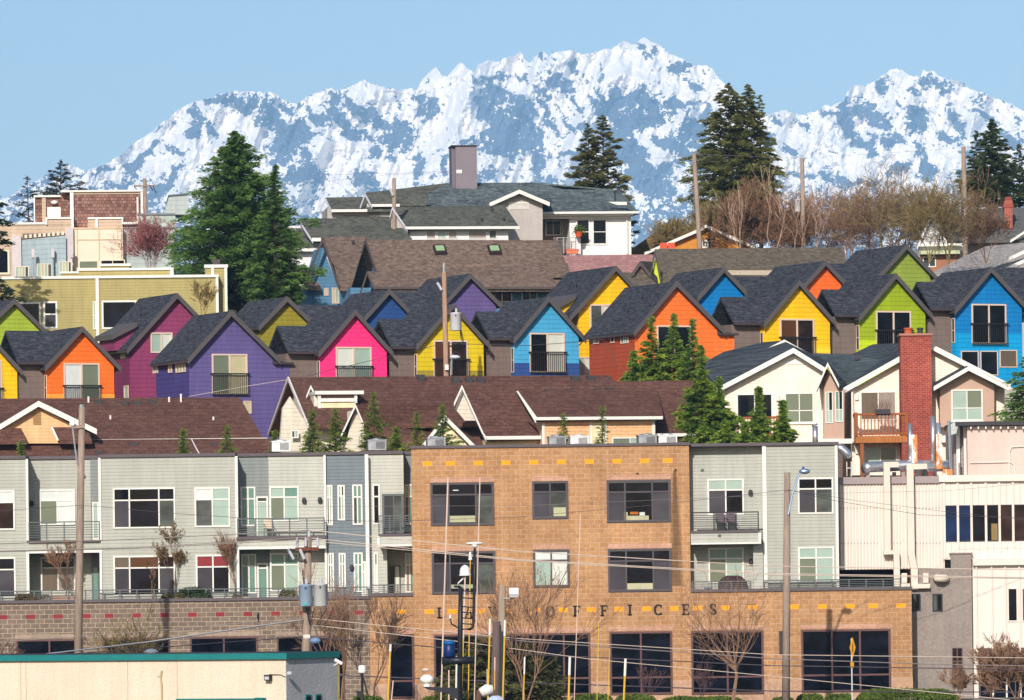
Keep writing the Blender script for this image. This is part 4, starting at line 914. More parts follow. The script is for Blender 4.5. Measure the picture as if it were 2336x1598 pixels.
chair(1644, 1200, .3, 'dark patio chair on the right balcony, left of the two', CH, APR, zd); chair(1669, 1200, .3, 'dark patio chair on the right balcony, right of the two', CH, APR, zd)
chair(613, 1215, 1.6, 'tan sling patio chair on the left balcony behind the rail', CHT, APL, zfl2)
p = APR.at(1671, 1340, .55)
gr = Fr('grill', 'covered barbecue grill under a dark brown cover on the right terrace', 'grill', 1671, 1350, 250.5, 0, z=zl)
obj('cover', M().prism([(-.62, .08), (-.62, .42), (-.4, .66), (-.25, .72), (.25, .72), (.42, .66), (.64, .42), (.64, .08)], 'y', -.3, .3), plain(C(70, 50, 52), .8, .2, 4), gr.e)
obj('base', M().box(-.5, .5, -.25, .25, 0, .08), BLACKM, gr.e)
tb = Fr('storage_box', 'small blue box on the right terrace beside the grill', 'box', 1615, 1348, 250.4, 0, z=zl)
obj('body', M().box(-.17, .17, -.1, .1, 0, .18), plain(C(90, 140, 210)), tb.e); obj('lid', M().box(-.185, .185, -.115, .115, .18, .21), plain(C(60, 110, 190)), tb.e)
def planter(px0, px1, h, D, z, label, col, w=.12):
    a = P(px0, 1360, D); b = P(px1, 1360, D); f = Fr('planter_box', label, 'planter', (px0+px1)/2, 1360, D, 0, z=z, group=None)
    L_ = (b.x-a.x)/2; obj('box', M().box(-L_, L_, -w, w, 0, h), col, f.e); obj('soil', M().box(-L_+.03, L_-.03, -w+.03, w-.03, h-.02, h+.01), plain((.05, .035, .02)), f.e)
PINKB = cmu(C(206, 160, 140), C(190, 146, 128), C(222, 190, 170), .2, .08, ms=.008); CONC = stucco(C(222, 205, 180))
planter(113, 170, .32, 250.7, zf, 'pinkish brick planter on the left terrace beside the pole', PINKB); planter(388, 433, .2, 250.7, zf, 'long low concrete planter under the brown twiggy bush', CONC); planter(510, 570, .16, 250.7, zf, 'low concrete planter with a small red shrub on the terrace', CONC)
planter(756, 806, .14, 250.7, zf, 'salmon red planter box behind the terrace rail', plain(C(240, 120, 96)))
# ------------------------------------------------------------------ rooftop air conditioners
def acunit(px, py, D, w, label, dark=False):
    f = Fr('air_conditioner', label, 'air conditioner', px, py, D, 6, group='air conditioners on the roofs', z=P(px, py, D).z)
    h = .42; m = metal((.75, .75, .75) if not dark else (.35, .36, .38), .5)
    obj('casing', M().box(-w/2, w/2, -w/2, w/2, 0, h), m, f.e); obj('top', M().box(-w/2-.03, w/2+.03, -w/2-.03, w/2+.03, h, h+.05).lathe((0, 0, h+.05), [(w*.36, 0), (w*.33, .05), (.02, .08)], 14), m, f.e)
    g = M()
    for i in range(9): g.box(-w*.05+i*w*.055, -w*.02+i*w*.055, -w/2-.015, -w/2-.002, .06, h-.04)
    obj('grille', g, DGREY, f.e)
acunit(640, 1031, 253, .8, 'pale air conditioner on the roof edge, the leftmost of the row'); acunit(859, 1028, 253, .8, 'dull air conditioner on the roof above the narrow windows', True); acunit(994, 1023, 253, .8, 'grey air conditioner on the left end of the tan building roof', True)
acunit(1270, 1020, 253, .75, 'dark air conditioner under the small left conifer on the tan building', True); acunit(1320, 1019, 253, .82, 'white sided air conditioner on the middle of the tan building'); acunit(1475, 1017, 253, .8, 'air conditioner on the tan building below the cream window', True); acunit(1521, 1017, 253, .82, 'low pale air conditioner near the right end of the tan building')
# ------------------------------------------------------------------ pale industrial building
PINKW = plain(C(243, 231, 220, .85), .7, .04, .8); PARA = plain(C(170, 156, 154, .85), .7, .06)
F = IND = Fr('industrial_building', 'pale pink industrial building with ribbed metal wall, ducts and a window strip', 'building', 2200, 1500, 252, 0)
x0 = F.at(1915, 1200).x; x1 = F.at(2154, 1200).x; zt = F.at(2030, 1104).z; zl2 = F.at(2030, 1299).z; zpt = F.at(2030, 1089).z
rb_ = M().box(x0, x1, 0, 8, zl2, zt); n = 32; pw = (x1-x0)/n
for i in range(n):
    a = x0+i*pw; rb_.prism([(a+.02, -.001), (a+.045, -.06), (a+.085, -.06), (a+.11, -.001)], 'z', zl2+.02, zt)
obj('ribbed_wall', rb_, PINKW, F.e)
obj('parapet', M().box(x0, F.at(2141, 1090).x, -.16, 1, zt, zpt+.02), PARA, F.e)  # left stretch of parapet, its shade put into a greyer colour
xe = x1 + 14
obj('parapet', M().box(F.at(2141, 1090).x+.004, xe, -.18, 1, F.at(2240, 1099).z, F.at(2240, 1084).z), PINKW, F.e)
z_a, z_b, z_c, z_d = F.at(2240, 1099).z, F.at(2240, 1154).z, F.at(2240, 1234).z, F.at(2240, 1276).z
obj('panel_wall', M().box(x1, xe, .02, 8, z_b, z_a).box(x1, xe, .02, 8, z_d, z_c), PINKW, F.e)
win = obj('window_strip', M().box(x1, xe, .08, 8, z_c, z_b), [GL['n']], F.e)
mulls = [2154, 2185, 2216, 2249, 2280, 2311, 2343, 2375]
for i, px in enumerate(mulls):
    x = F.at(px, 1180).x; obj('mullion', M().box(x-.05, x+.05, -.07, .09, z_d, z_a), PINKW, F.e)
for i in range(7):
    a, b = F.at(mulls[i], 1180).x+.055, F.at(mulls[i+1], 1180).x-.055
    o = obj('window', M().box(a, b, .0, .075, z_c-.04, z_c).box(a, b, .0, .075, z_b, z_b+.03), WFD, F.e); obj('pane', M().box(a, b, .04, .07, z_c, z_b), GL['BBnnuun'[i]], o)
obj('pane_view', M().box(F.at(2262, 1234).x, F.at(2276, 1234).x, .02, .036, z_c+.02, z_c+.75), blind(C(190, 160, 100, .5), .5), F.e)
# set-back wall under the ribs, shade put into its near-black colour, grey stucco block below
STG = stucco(C(158, 146, 138, .85), 10, .16, .03); CNC = cmu(C(170, 156, 146), C(160, 148, 140), C(150, 138, 128), .4, .2, ms=.006)
obj('shaded_void_wall', M().box(x0, F.at(2082, 1300).x, 3.2, 8, -.5, zl2-.01), plain((.03, .03, .04)), F.e)
g0, g1 = F.at(2079, 1400).x, F.at(2216, 1400).x; zc1 = F.at(2190, 1264).z
obj('stucco_wall', M().box(g0, g1, -.35, 7.9, -.5, zl2-.02).box(F.at(2168, 1280).x, g1, -.36, -.07, zl2-.01, zc1), STG, F.e)
obj('stucco_cap', M().box(F.at(2165, 1262).x, g1+.05, -.42, -.06, zc1, zc1+.05), STG, F.e)
q0 = F.at(2218, 1400).x; zq = F.at(2280, 1276).z; zr_ = F.at(2280, 1290).z
obj('band', M().box(q0, xe, -.75, .018, zr_, zq), PINKW, F.e); obj('panel_wall', M().box(q0, xe, -.5, 7, -.5, zr_-.003), PINKW, F.e)
for px in (2228, 2263, 2294, 2326): x = F.at(px, 1400, -.5).x; obj('mullion', M().box(x-.035, x+.035, -.6, -.503, -.4, zr_-.004), PINKW, F.e)
window(F, (2298, 1341, 2322, 1419), -.5, fill='n', fmat=PINKW); window(F, (2330, 1341, 2360, 1419), -.5, fill='k', fmat=PINKW)
for rc in ((2080, 1355, 2100, 1394), (2127, 1355, 2150, 1395)): window(F, rc, -.35, (0, .45, 1), fill='kn', fmat=plain(C(60, 64, 66)), fw=.05)
window(F, (2172, 1478, 2196, 1570), -.35, (0, .5, 1), (0, .33, .66, 1), 'uuuuuu', plain(C(110, 92, 84)), .04)
window(F, (2232, 1478, 2400, 1598), -.5, (0, .5, 1), (0, .2, 1), 'uunn', plain(C(100, 90, 84)), .08, name='shaded_entrance')  # dark panes stand in for the entrance shadows
for px in (2169, 2200, 2232, 2265, 2296, 2327):
    x = F.at(px, 1120).x
    for z0_, z1_ in ((z_b+.05, z_a-.05), (z_d+.05, z_c-.08)): obj('panel_seam', M().box(x-.006, x+.006, .012, .019, z0_, z1_), PARA, F.e)
for py in (1160, 1240):
    for i in range(31):
        if i in (12, 13, 14, 19, 20): continue
        a = x0+(i+.5)*pw; z_ = F.at(1914+i*7.7, py-.01*i).z; obj('screw', M().box(a-.015, a+.02, -.075, -.058, z_-.03, z_+.03), PARA, F.e)
# ducts down the wall
DU = plain(C(236, 224, 208, .85), .6, .05)
def duct(pts, w, y0, y1, name='duct'): 
    mb = M()
    for (ax_, ay_), (bx_, by_) in zip(pts, pts[1:]):
        p, q = F.at(ax_, ay_, y0), F.at(bx_, by_, y0)
        if abs(p.x-q.x) > abs(p.z-q.z): mb.prism([(p.x, p.z-w/2), (q.x, q.z-w/2), (q.x, q.z+w/2), (p.x, p.z+w/2)], 'y', y0, y1)
        else: mb.prism([(p.x-w/2, p.z), (q.x-w/2, q.z), (q.x+w/2, q.z), (p.x+w/2, p.z)], 'y', y0, y1)
    return obj(name, mb, DU, F.e)
duct([(2023, 1055), (2025, 1262)], .28, -.55, -.2); duct([(2045, 1258), (2047, 1345)], .26, -.56, -.2); duct([(2016, 1261), (2050, 1260)], .18, -.57, -.19); duct([(2017, 1061), (2050, 1060)], .24, -.54, .6)
duct([(2076, 1060), (2079, 1265), (2086, 1300), (2087, 1345)], .30, -.6, -.2); duct([(2070, 1066), (2115, 1064)], .24, -.55, .6); duct([(2056, 1338), (2076, 1338)], .26, -.65, -.3); duct([(2082, 1338), (2122, 1337)], .20, -.66, -.36)
for px in (2063, 2112): duct([(px, 1308), (px, 1330)], .24, -.62, -.36, 'duct_box')
p = F.at(2148, 1320, -.4); obj('exhaust_elbow', M().tube([(p.x-.25, -.5, p.z+.05), (p.x-.2, -.7, p.z), (p.x, -.75, p.z), (p.x+.15, -.6, p.z), (p.x+.2, -.35, p.z)], .17, 12), DU, F.e, True)
# roof plant: silver ducts and stacks
SIL = metal((.72, .73, .76), .3); RUSTM = metal((.85, .83, .80), .5, .1, (.62, .20, .04))
obj('roof_duct', M().tube([F.at(1972, 1070, .8), F.at(1985, 1066, 1.0), F.at(2070, 1062, 1.2), F.at(2162, 1064, 1.3)], .24, 12), SIL, F.e, True)
for a, b in ((1980, 1082), (2040, 1080), (2060, 1080), (2110, 1078)): p = F.at(a, b, 1.0); obj('duct_support', M().box(p.x-.08, p.x+.08, .9, 1.2, zt-.3, p.z+.05), PARA, F.e)
for px, a, b, r in ((2077, 966, 1064, .10), (2129, 950, 1064, .11), (2142, 965, 1064, .10)):
    p, q = F.at(px, b, 1.3), F.at(px-1, a, 1.3); obj('exhaust_stack', M().tube([(p.x, 1.3, p.z), (q.x, 1.3, q.z)], r, 10), SIL, F.e, True)
for x_, y_, x2, y2 in ((2080, 992, 2093, 1060), (2136, 991, 2149, 1070), (2151, 1071, 2173, 1085)): fbox(F, x_, y_, x2, y2, 1.0, 1.25, RUSTM, 'rusty_panel')
fbox(F, 2089, 1070, 2105, 1087, .8, 1.1, RUSTM, 'rusty_hood'); fbox(F, 2106, 1068, 2118, 1088, .8, 1.1, PARA, 'duct_support')
obj('roof_pipe', M().tube([F.at(2165, 960, 1.5), F.at(2168, 1075, 1.5)], .07, 8), metal((.5, .55, .6)), F.e)
# upper set-back block
F = UPB = Fr('rooftop_block', 'pale pink stucco block with a dark roof edge on top of the industrial building', 'building', 2280, 1030, 256, 0, z=P(2280, 1098, 256).z)
fbox(F, 2207, 972, 2420, 1100, 0, 6, stucco(C(226, 202, 190, .85), 6, .04, .01)); obj('roof_edge', M().box(F.at(2178, 965).x, F.at(2420, 965).x, -.4, 6.2, F.at(2280, 971).z, F.at(2280, 962).z), DGREY, F.e)
fbox(F, 2176, 974, 2206, 1100, 1.2, 6, siding(C(168, 152, 152, .85), .2, .12, .4), 'sided_wall'); fbox(F, 2182, 974, 2190, 1098, .9, 1.15, WHITE, 'corner_board'); fbox(F, 2199, 974, 2207, 1098, .6, 1.1, PINKW, 'corner_board')
obj('roof_hood', M().prism([F.xz(2161, 985, 0), F.xz(2164, 972, 0), F.xz(2176, 963, 0), F.xz(2186, 968, 0), F.xz(2180, 990, 0), F.xz(2164, 994, 0)], 'y', -.3, .6), metal((.5, .55, .55)), F.e)
obj('conduit', M().tube([F.at(2213, 1056, -.08), F.at(2304, 1054, -.08), F.at(2313, 1060, -.08), F.at(2316, 1084, -.08)], .03, 6), PINKW, F.e)
obj('conduit', M().tube([F.at(2302, 1084, -.08), F.at(2303, 1030, -.08), F.at(2308, 1020, -.08), F.at(2345, 1018, -.08)], .03, 6), PINKW, F.e)
for i in range(9): p = F.at(2212+i*17, 974, 0); obj('roof_bracket', M().box(p.x, p.x+.06, -.3, -.003, p.z-.1, p.z), WHITE, F.e)
# single stack and elbow on the apartment roof
f = Fr('vent_stack', 'tall galvanized vent stack on the right apartment roof', 'vent stack', 1860, 1012, 252, 0, z=P(1860, 1016, 252).z)
obj('pipe', M().tube([(0, 0, -.1), (0, 0, .85)], .125, 12), SIL, f.e, True); obj('cap', M().tube([(0, 0, .85), (-.03, 0, .93)], .135, 12), metal((.4, .42, .45)), f.e)
f = Fr('duct_elbow', 'bent galvanized duct elbow beside the right end of the apartments', 'duct', 1925, 1040, 253, 0, z=P(1925, 1085, 253).z)
obj('bend', M().tube([(-.35, 0, 1.25), (-.1, 0, 1.2), (.12, 0, 1.0), (.22, 0, .75)], .2, 10), SIL, f.e, True); obj('leg', M().box(.1, .14, -.1, -.06, -.05, .6).box(.3, .34, -.1, -.06, -.05, .6).box(.14, .3, -.09, -.07, .3, .34), SIL, f.e)
# ------------------------------------------------------------------ upper street: houses behind the coloured rows
GSH = shingle(C(104, 106, 98, .85), C(78, 80, 76, .85), C(122, 120, 106, .8), .17, .4, .6, .25, .2, ax='x'); HIP = shingle(C(102, 112, 114, .85), C(70, 80, 84, .85), C(132, 146, 146, .85), .22, .9, .7, .3, .2, ax='x')
BSH = shingle(C(132, 112, 100, .85), C(104, 86, 78, .85), C(150, 132, 118, .8), .14, .28, .6, .2, .12, ax='x'); BSH2 = shingle(C(118, 108, 94, .85), C(92, 84, 76, .85), C(134, 122, 106, .8), .14, .28, .6, .2, .12, ax='x')
WSD = siding(C(245, 242, 242, .85), .13, .1, .78, .03); STUC = stucco(C(198, 190, 184, .85), 5, .05, .01); BLS = siding(C(92, 138, 170, .8), .2, .12, .5); DKT = plain(C(96, 84, 82, .8), .6, .1)
# blue house with brown skylight roof
F = Fr('blue_house', 'blue sided house with a wide brown roof holding two skylights', 'house', 834, 549, 348, 15)
a, f, b, xr = gabx(F, (834, 547), (872, 658), (796, 672), (1268, 541), mat=BSH, trim=DKT, wall=BLS, tw=.3, T=.25, oh=.9)
slope(F, [(738, 541, 3.), (836, 541, 3), (802, 655, -3), (776, 655, -3)], BSH, T=.25)
slope(F, [(738, 541, 3.), (735, 546, 3.4), (704, 622, 7), (760, 560, 6)], DKT, T=.25, name='roof_edge')
fpoly(F, [(716, 760), (716, 640), (737, 565), (770, 652), (770, 760)], -1.5, 1, BLS)
board(F, [(706, 620), (736, 543), (776, 656)], 9, -2.6, -2.4, DKT, 'rake_board')
slope(F, [(860, 620, -3.), (990, 600, -2.6), (1295, 600, -2.6), (1310, 656, -5.2), (854, 657, -5.2), (838, 620, -3)], BSH, T=.25, name='lower_roof')
slope(F, [(1262, 541, a[0]), (1268, 541, a[0]), (1300, 625, -4.6), (1260, 625, -4.6)], BSH, T=.25)
board(F, [(823, 666), (838, 619), (855, 657)], 8, -5.4, -5.2, DKT, 'rake_board')
slope(F, [(690, 618, 0), (716, 618, 0), (732, 655, -2), (694, 655, -2)], BSH, T=.2, name='lower_roof')
fbox(F, 800, 657, 1320, 760, -3.9, 4, BLS, zb=-1); fbox(F, 695, 654, 800, 760, -1.4, 4, BLS, zb=-1)
fbox(F, 854, 655, 1310, 660, -5.35, -5.2, DKT, 'gutter')
for rc, y in (((739, 658, 749, 675), -1.5), ((757, 657, 774, 693), -1.5)): window(F, rc, y, (0, .5, 1), fill='yG', fmat=WFR, fw=.05)
for x0 in (880, 960, 1110, 1190): window(F, (x0, 661, x0+36, 700), -3.9, (0, .5, 1), fill='nk', fmat=WFR, fw=.06)
window(F, (1114, 663, 1168, 690), -3.92, fill='u', fmat=WFR, fw=.06)
for x0, x1 in ((987, 1020), (1111, 1145)):
    f_k = (a[1]-f[1])/(a[0]-f[0])
    def onroof(px, py):
        y = -.5
        for _ in range(12): p_ = F.at(px, py, y); y += ((p_.z-a[1])/f_k - (y-a[0]))*.5
        return F.at(px, py, y)
    q = [onroof(x0, 564), onroof(x1-6, 563), onroof(x1, 582), onroof(x0+6, 583)]; up = Vector((0, -.06, .14)); mb = M()
    mb.add([p for p in q]+[p+up for p in q], [(0, 1, 2, 3), (4, 5, 6, 7), (0, 1, 5, 4), (1, 2, 6, 5), (2, 3, 7, 6), (3, 0, 4, 7)])
    sk = obj('skylight', mb, plain(C(58, 40, 42))  , F.e); cen = sum(q, Vector())/4; g = [cen+(p-cen)*.72+up*1.1 for p in q]; g[2] += (q[1]-q[2])*.12; g[3] += (q[0]-q[3])*.12
    obj('pane', M().add([p for p in g]+[p-up*.3 for p in g], [(0, 1, 2, 3), (7, 6, 5, 4), (0, 1, 5, 4), (1, 2, 6, 5), (2, 3, 7, 6), (3, 0, 4, 7)]), blind(C(165, 200, 150, .8), 3.), sk)
for px, a_, b_ in ((805, 549, 561), (781, 622, 632)): vent(F, px, a_, b_, 2 if b_ < 600 else -1, .06, DGREY, 'roof_vent', True)
# white house with hip roof
F = Fr('white_house', 'large white and grey stucco house with a green slate hip roof', 'house', 1185, 434, 372, 6)
slope(F, [(1019, 418, 6), (1225, 417, 6), (1285, 432, 5), (1414, 434, 4), (1456, 484, -2), (1237, 486, -2), (1100, 486, -2), (905, 486, -1), (931, 470, 0)], HIP, T=.2)
slope(F, [(1019, 418, 6), (905, 486, -1), (870, 486, 4), (931, 430, 7)], HIP, T=.2); slope(F, [(1019, 418, 6), (1225, 417, 6), (1414, 434, 4), (1456, 484, -2), (1450, 478, 12), (1000, 470, 12), (931, 430, 7)], HIP, T=.1)
slope(F, [(931, 430, 6.5), (1019, 418, 6), (930, 468, 1), (838, 470, 3), (838, 440, 6)], GSH, T=.15)
t0, t1 = F.rect(1031, 334, 1088, 425, 4.5)[:2]; zz = F.rect(1031, 334, 1088, 425, 4.5)
ch = obj('chimney_tower', M().box(t0+.25, t1, 4.5, 6.5, zz[2]-1, zz[3]), plain(C(140, 130, 138, .85), .8, .04), F.e); obj('tower_side', M().box(t0, t0+.245, 4.7, 6.4, zz[2]-1, zz[3]-.02), plain(C(120, 112, 124, .85)), ch)
obj('cap', M().box(t0-.05, t1+.05, 4.4, 6.6, zz[3], zz[3]+.07), DGREY, ch); zq = F.rect(1041, 388, 1054, 396, 4.45); obj('plate', M().box(zq[0], zq[1], 4.44, 4.49, zq[2], zq[3]), WHITE, ch)
fpoly(F, [(1130, 620), (1130, 463), (1185, 440), (1238, 460), (1238, 620)], -4, 3, STUC)
board(F, [(1117, 463), (1185, 433), (1254, 462)], 9, -4.7, -4.5); slope(F, [(1112, 464, -4.5), (1185, 433, -4.5), (1185, 432, 2), (1120, 456, 2)], HIP, name='gable_roof'); slope(F, [(1185, 433, -4.5), (1256, 463, -4.5), (1250, 455, 2), (1185, 432, 2)], HIP, name='gable_roof')
zq = F.rect(1160, 461, 1207, 479, -4); mb = M().box(zq[0], zq[1], -4.03, -4.003, zq[2], zq[3])
for i in range(6): mb.box(zq[0]+.05, zq[1]-.05, -4.08, -4.031, zq[2]+.05+i*.075, zq[2]+.09+i*.075)
obj('gable_vent', mb, WHITE, F.e)
fbox(F, 1316, 490, 1439, 620, -1.5, 6, WSD, zb=-1); fbox(F, 1237, 490, 1316, 620, 1.0, 6, plain(C(150, 120, 110)), 'recess_wall', zb=-1); fbox(F, 1300, 500, 1316, 620, -1.45, 1, WSD, 'recess_side', zb=-1)
fbox(F, 1237, 483, 1456, 488, -2.4, -2.2, WHITE, 'gutter'); fbox(F, 1237, 489, 1446, 492, -2.2, -1.5, WHITE, 'soffit'); fbox(F, 1237, 493, 1440, 499, -1.75, -1.4, WHITE, 'frieze')
window(F, (1314, 500, 1346, 559), -1.5, rows=(0, .5, 1), fill='dd', fw=.09); window(F, (1351, 500, 1385, 559), -1.5, rows=(0, .5, 1), fill='dd', fw=.09)
window(F, (1244, 503, 1280, 538), 1.0, (0, .5, 1), fill='kk', fw=.07); window(F, (1282, 503, 1300, 560), 1.0, fill='y', fw=.06, name='balcony_door')
railing(F, 1270, 542, 1316, 580, -1.9, 7, 4, plain(C(190, 185, 185))); fbox(F, 1315, 541, 1325, 620, -2.1, -1.6, WSD, 'balcony_post')
fpoly(F, [(1387, 461), (1430, 461), (1430, 468), (1408, 468)], -1.9, -1.5, WHITE, 'dormer_eave')
obj('downpipe', M().tube([F.at(1430, 486, -1.6), F.at(1431, 580, -1.6)], .07, 6), WHITE, F.e); fbox(F, 1434, 495, 1440, 620, -1.56, -1.503, WHITE, 'corner_board')
# dormer pair on the left of the roof
for ap, l, rr, ex, ey in (((743, 451), (731, 479), (757, 482), 838, 478), ((833, 440), (821, 471), (849, 470), 912, 464)):
    slope(F, [(ap[0], ap[1], -1), (ex+60, ap[1]-2, -1), (ex+60, ey, -3), (rr[0], rr[1]-3, -3)], GSH, name='dormer_roof')
    board(F, [l, ap, rr], 8, -3.2, -3.05, plain(C(190, 190, 205, .85))); fbox(F, rr[0]-1, rr[1]-4, ex, rr[1]+2, -3.2, -3, WHITE, 'dormer_gutter'); fbox(F, l[0]+16, l[1]-6, ex+30, 540, -2.6, 2, STUC, 'dormer_wall')
slope(F, [(760, 500, -3.4), (838, 476, -1), (905, 476, -1), (905, 505, -3.4)], GSH, name='valley_roof')
# middle green-grey roofs of its lower wings
F = Fr('white_house', 'white trimmed house with long moss grey roofs stepping down left of the big white one', 'house', 895, 473, 364, 8)
slope(F, [(895, 473, 2), (1151, 469, 2), (1184, 517, -2), (927, 521, -2)], GSH); slope(F, [(895, 473, 2), (1151, 469, 2), (1151, 480, 6), (895, 480, 6)], GSH)
board(F, [(889, 493), (895, 472), (930, 523)], 7, -2.2, -2.1, plain(C(205, 205, 215, .85))); fbox(F, 927, 517, 1185, 523, -2.3, -2.1, WHITE, 'gutter')
fbox(F, 935, 523, 1160, 620, -1.6, 3, WSD, zb=-1); fpoly(F, [(893, 560), (893, 490), (897, 482), (930, 530), (930, 560)], -1.9, -1.7, STUC, 'gable_wall')
for x0, x1, fl in ((972, 994, 'c'), (997, 1018, 'G'), (1022, 1043, 'c'), (1068, 1110, 'c'), (1115, 1133, 'k')): window(F, (x0, 526, x1, 545), -1.6, fill=fl, fw=.05)
slope(F, [(679, 499, 0), (900, 498, 0), (940, 545, -4), (714, 553, -4)], GSH, name='lower_roof'); slope(F, [(679, 499, 0), (895, 498, 0), (895, 504, 4), (690, 504, 4)], GSH, name='lower_roof')
board(F, [(674, 520), (680, 497), (714, 550)], 7, -4.2, -4.1, plain(C(200, 202, 215, .85))); fbox(F, 712, 543, 732, 551, -4.25, -4.1, WHITE, 'gutter'); fbox(F, 714, 551, 940, 600, -3.6, 3, WSD, zb=-1)
slope(F, [(630, 524, -1), (700, 521, -1), (718, 566, -4.4), (640, 570, -4.4)], GSH, name='lower_roof'); fbox(F, 620, 516, 690, 521, 0, 1, WHITE, 'parapet'); fbox(F, 640, 567, 720, 574, -4.6, -4.4, WHITE, 'gutter'); fbox(F, 645, 574, 720, 625, -4, 2, WSD, zb=-1)
for px, a_, b_, y in ((1122, 472, 483, 1), (1099, 498, 508, -1), (1149, 497, 508, -1), (901, 500, 512, -1), (684, 526, 535, -2), (1403, 436, 447, -1)): vent(F, px, a_, b_, y, .06, DGREY, 'roof_vent', True)
# pink roofed and grey brown roofed houses
F = Fr('pink_roofed_house', 'house with a dusty pink shingle roof below the white sided house', 'house', 1390, 582, 355, 5)
slope(F, [(1284, 583, 2), (1490, 581, 2), (1500, 640, -3), (1300, 640, -3)], shingle(C(196, 148, 142, .85), C(172, 126, 124, .85), None, .17, .34, .6, .15, .1, ax='x')); fbox(F, 1300, 640, 1490, 700, -2.5, 2, STUC, zb=-1); slope(F, [(1284, 583, 2), (1490, 581, 2), (1490, 595, 6), (1290, 595, 6)], GSH)
F = Fr('lime_gabled_house', 'house with a long grey brown roof and a thin lime green gable at its left', 'house', 1495, 569, 345, 12)
slope(F, [(1494, 569, 1.5), (1925, 564, 1.5), (1934, 617, -2.6), (1640, 640, -3.6), (1508, 648, -3.6)], BSH2); slope(F, [(1494, 569, 1.5), (1925, 564, 1.5), (1925, 580, 5), (1500, 580, 5)], BSH2)
board(F, [(1481, 640), (1495, 568), (1510, 650)], 12, -3.9, -3.75, DKT, 'rake_board'); fpoly(F, [(1486, 700), (1487, 638), (1496, 592), (1509, 636), (1509, 700)], -3.5, -3, siding(C(212, 224, 60, .85), .2), 'gable_wall')
fbox(F, 1650, 617, 1934, 628, -3.0, -2.8, plain(C(205, 190, 170)), 'fascia'); fbox(F, 1520, 628, 1925, 700, -2.2, 3, plain(C(120, 110, 100)), zb=-1)
board(F, [(1440, 626), (1461, 596), (1484, 626)], 9, -4, -3.9, DKT, 'rake_board'); slope(F, [(1461, 596, -3.9), (1500, 598, -2), (1500, 640, -3.8), (1484, 628, -3.9)], shingle(C(90, 86, 84), C(70, 66, 66), None, .15, .3, .5, .2, .2), name='dormer_roof'); fpoly(F, [(1446, 640), (1450, 622), (1461, 607), (1476, 624), (1480, 640)], -3.7, -3, BSH2, 'dormer_wall')
slope(F, [(1415, 622, -3), (1470, 622, -3), (1500, 650, -5), (1430, 650, -5)], BSH2, name='lower_roof'); fbox(F, 1420, 648, 1500, 720, -4, -2, BSH2, 'lower_wall')
F = Fr('chimney', 'pair of square orange chimney pots above the grey brown roof', 'chimney', 1523, 566, 352, 0)
r0 = F.rect(1506, 554, 1540, 566); r1 = F.rect(1522, 554, 1524, 566); POT = plain(C(236, 92, 56, .85)); obj('stack', M().box(r0[0]-.05, r0[1]+.05, 0, 1, -1, r0[2]), plain(C(170, 120, 100)), F.e)
obj('chimney_pot', M().box(r0[0], r1[0], .1, .6, r0[2], r0[3]), POT, F.e); obj('chimney_pot', M().box(r1[1], r0[1], .1, .6, r0[2], r0[3]), POT, F.e)
# ochre cottage behind
F = Fr('ochre_cottage', 'ochre shingled cottage with white scalloped rakes and a mossy roof', 'house', 1611, 515, 375, 0)
MOSS = shingle(C(150, 122, 78, .8), C(120, 98, 62, .8), C(110, 112, 60, .7), .2, .4, .8, .3, .3); board(F, [(1470, 576), (1600, 520), (1611, 513), (1626, 520), (1723, 562)], 7, -.5, -.4)
fpoly(F, [(1520, 620), (1520, 560), (1611, 520), (1715, 566), (1715, 620)], 0, 6, plain(C(214, 142, 58, .85), .8, .15, 5)); slope(F, [(1470, 576, -.4), (1611, 514, -.4), (1600, 516, 7), (1510, 520, 7), (1436, 572, 6), (1436, 600, 5), (1470, 598, 0)], MOSS); slope(F, [(1611, 514, -.4), (1725, 563, -.4), (1715, 556, 7), (1600, 516, 7)], MOSS)
window(F, (1600, 548, 1624, 566), 0, (0, .33, .66, 1), (0, .5, 1), 'kkk', fw=.1)
c_ = fbox(F, 1606, 474, 1622, 516, 2.5, 3.2, cmu(C(150, 84, 68), C(130, 70, 58), C(170, 140, 130), .24, .09, ms=.01), 'chimney')
# right: white A-frame, grey roofs, brick chimney
F = Fr('white_cottage', 'white shingled cottage with a steep pointed gable behind bare branches', 'house', 2127, 487, 360, 0)
fpoly(F, [(2096, 620), (2096, 560), (2127, 492), (2160, 557), (2160, 620)], 0, 4, cmu(C(240, 238, 240), C(220, 220, 226), C(190, 190, 196), .3, .16, ms=.01)); board(F, [(2092, 564), (2127, 485), (2164, 560)], 7, -.4, -.3); fbox(F, 2094, 556, 2195, 562, -.5, .3, WHITE, 'eave_board')
fbox(F, 2100, 572, 2190, 580, -1.2, 1, plain(C(206, 210, 170)), 'porch_fascia'); fbox(F, 2100, 580, 2190, 640, -.6, 4, plain(C(176, 122, 92)), 'porch_wall', zb=-1); window(F, (2105, 586, 2135, 610), -.6, (0, .5, 1), fill='kk')
fbox(F, 2158, 560, 2200, 572, .4, 4, WHITE, 'wall'); slope(F, [(2127, 486, -.3), (2162, 560, -.3), (2162, 560, 5), (2127, 486, 5)], GSH, T=.1)
F = Fr('grey_roofed_house', 'grey slate roofed house with a tall red brick chimney at the right', 'house', 2290, 545, 372, 0)
GR2 = shingle(C(112, 112, 110, .85), C(92, 94, 94, .85), C(128, 124, 122, .8), .2, .4, .7, .2, .2, ax='x'); slope(F, [(2150, 500, 2), (2260, 474, 4), (2420, 474, 4), (2420, 520, 0), (2330, 548, -1.5), (2120, 552, -1.5)], GR2)
board(F, [(2305, 548), (2345, 522)], 6, -2, -1.8); fbox(F, 2150, 548, 2420, 620, 0, 5, STUC, zb=-1)
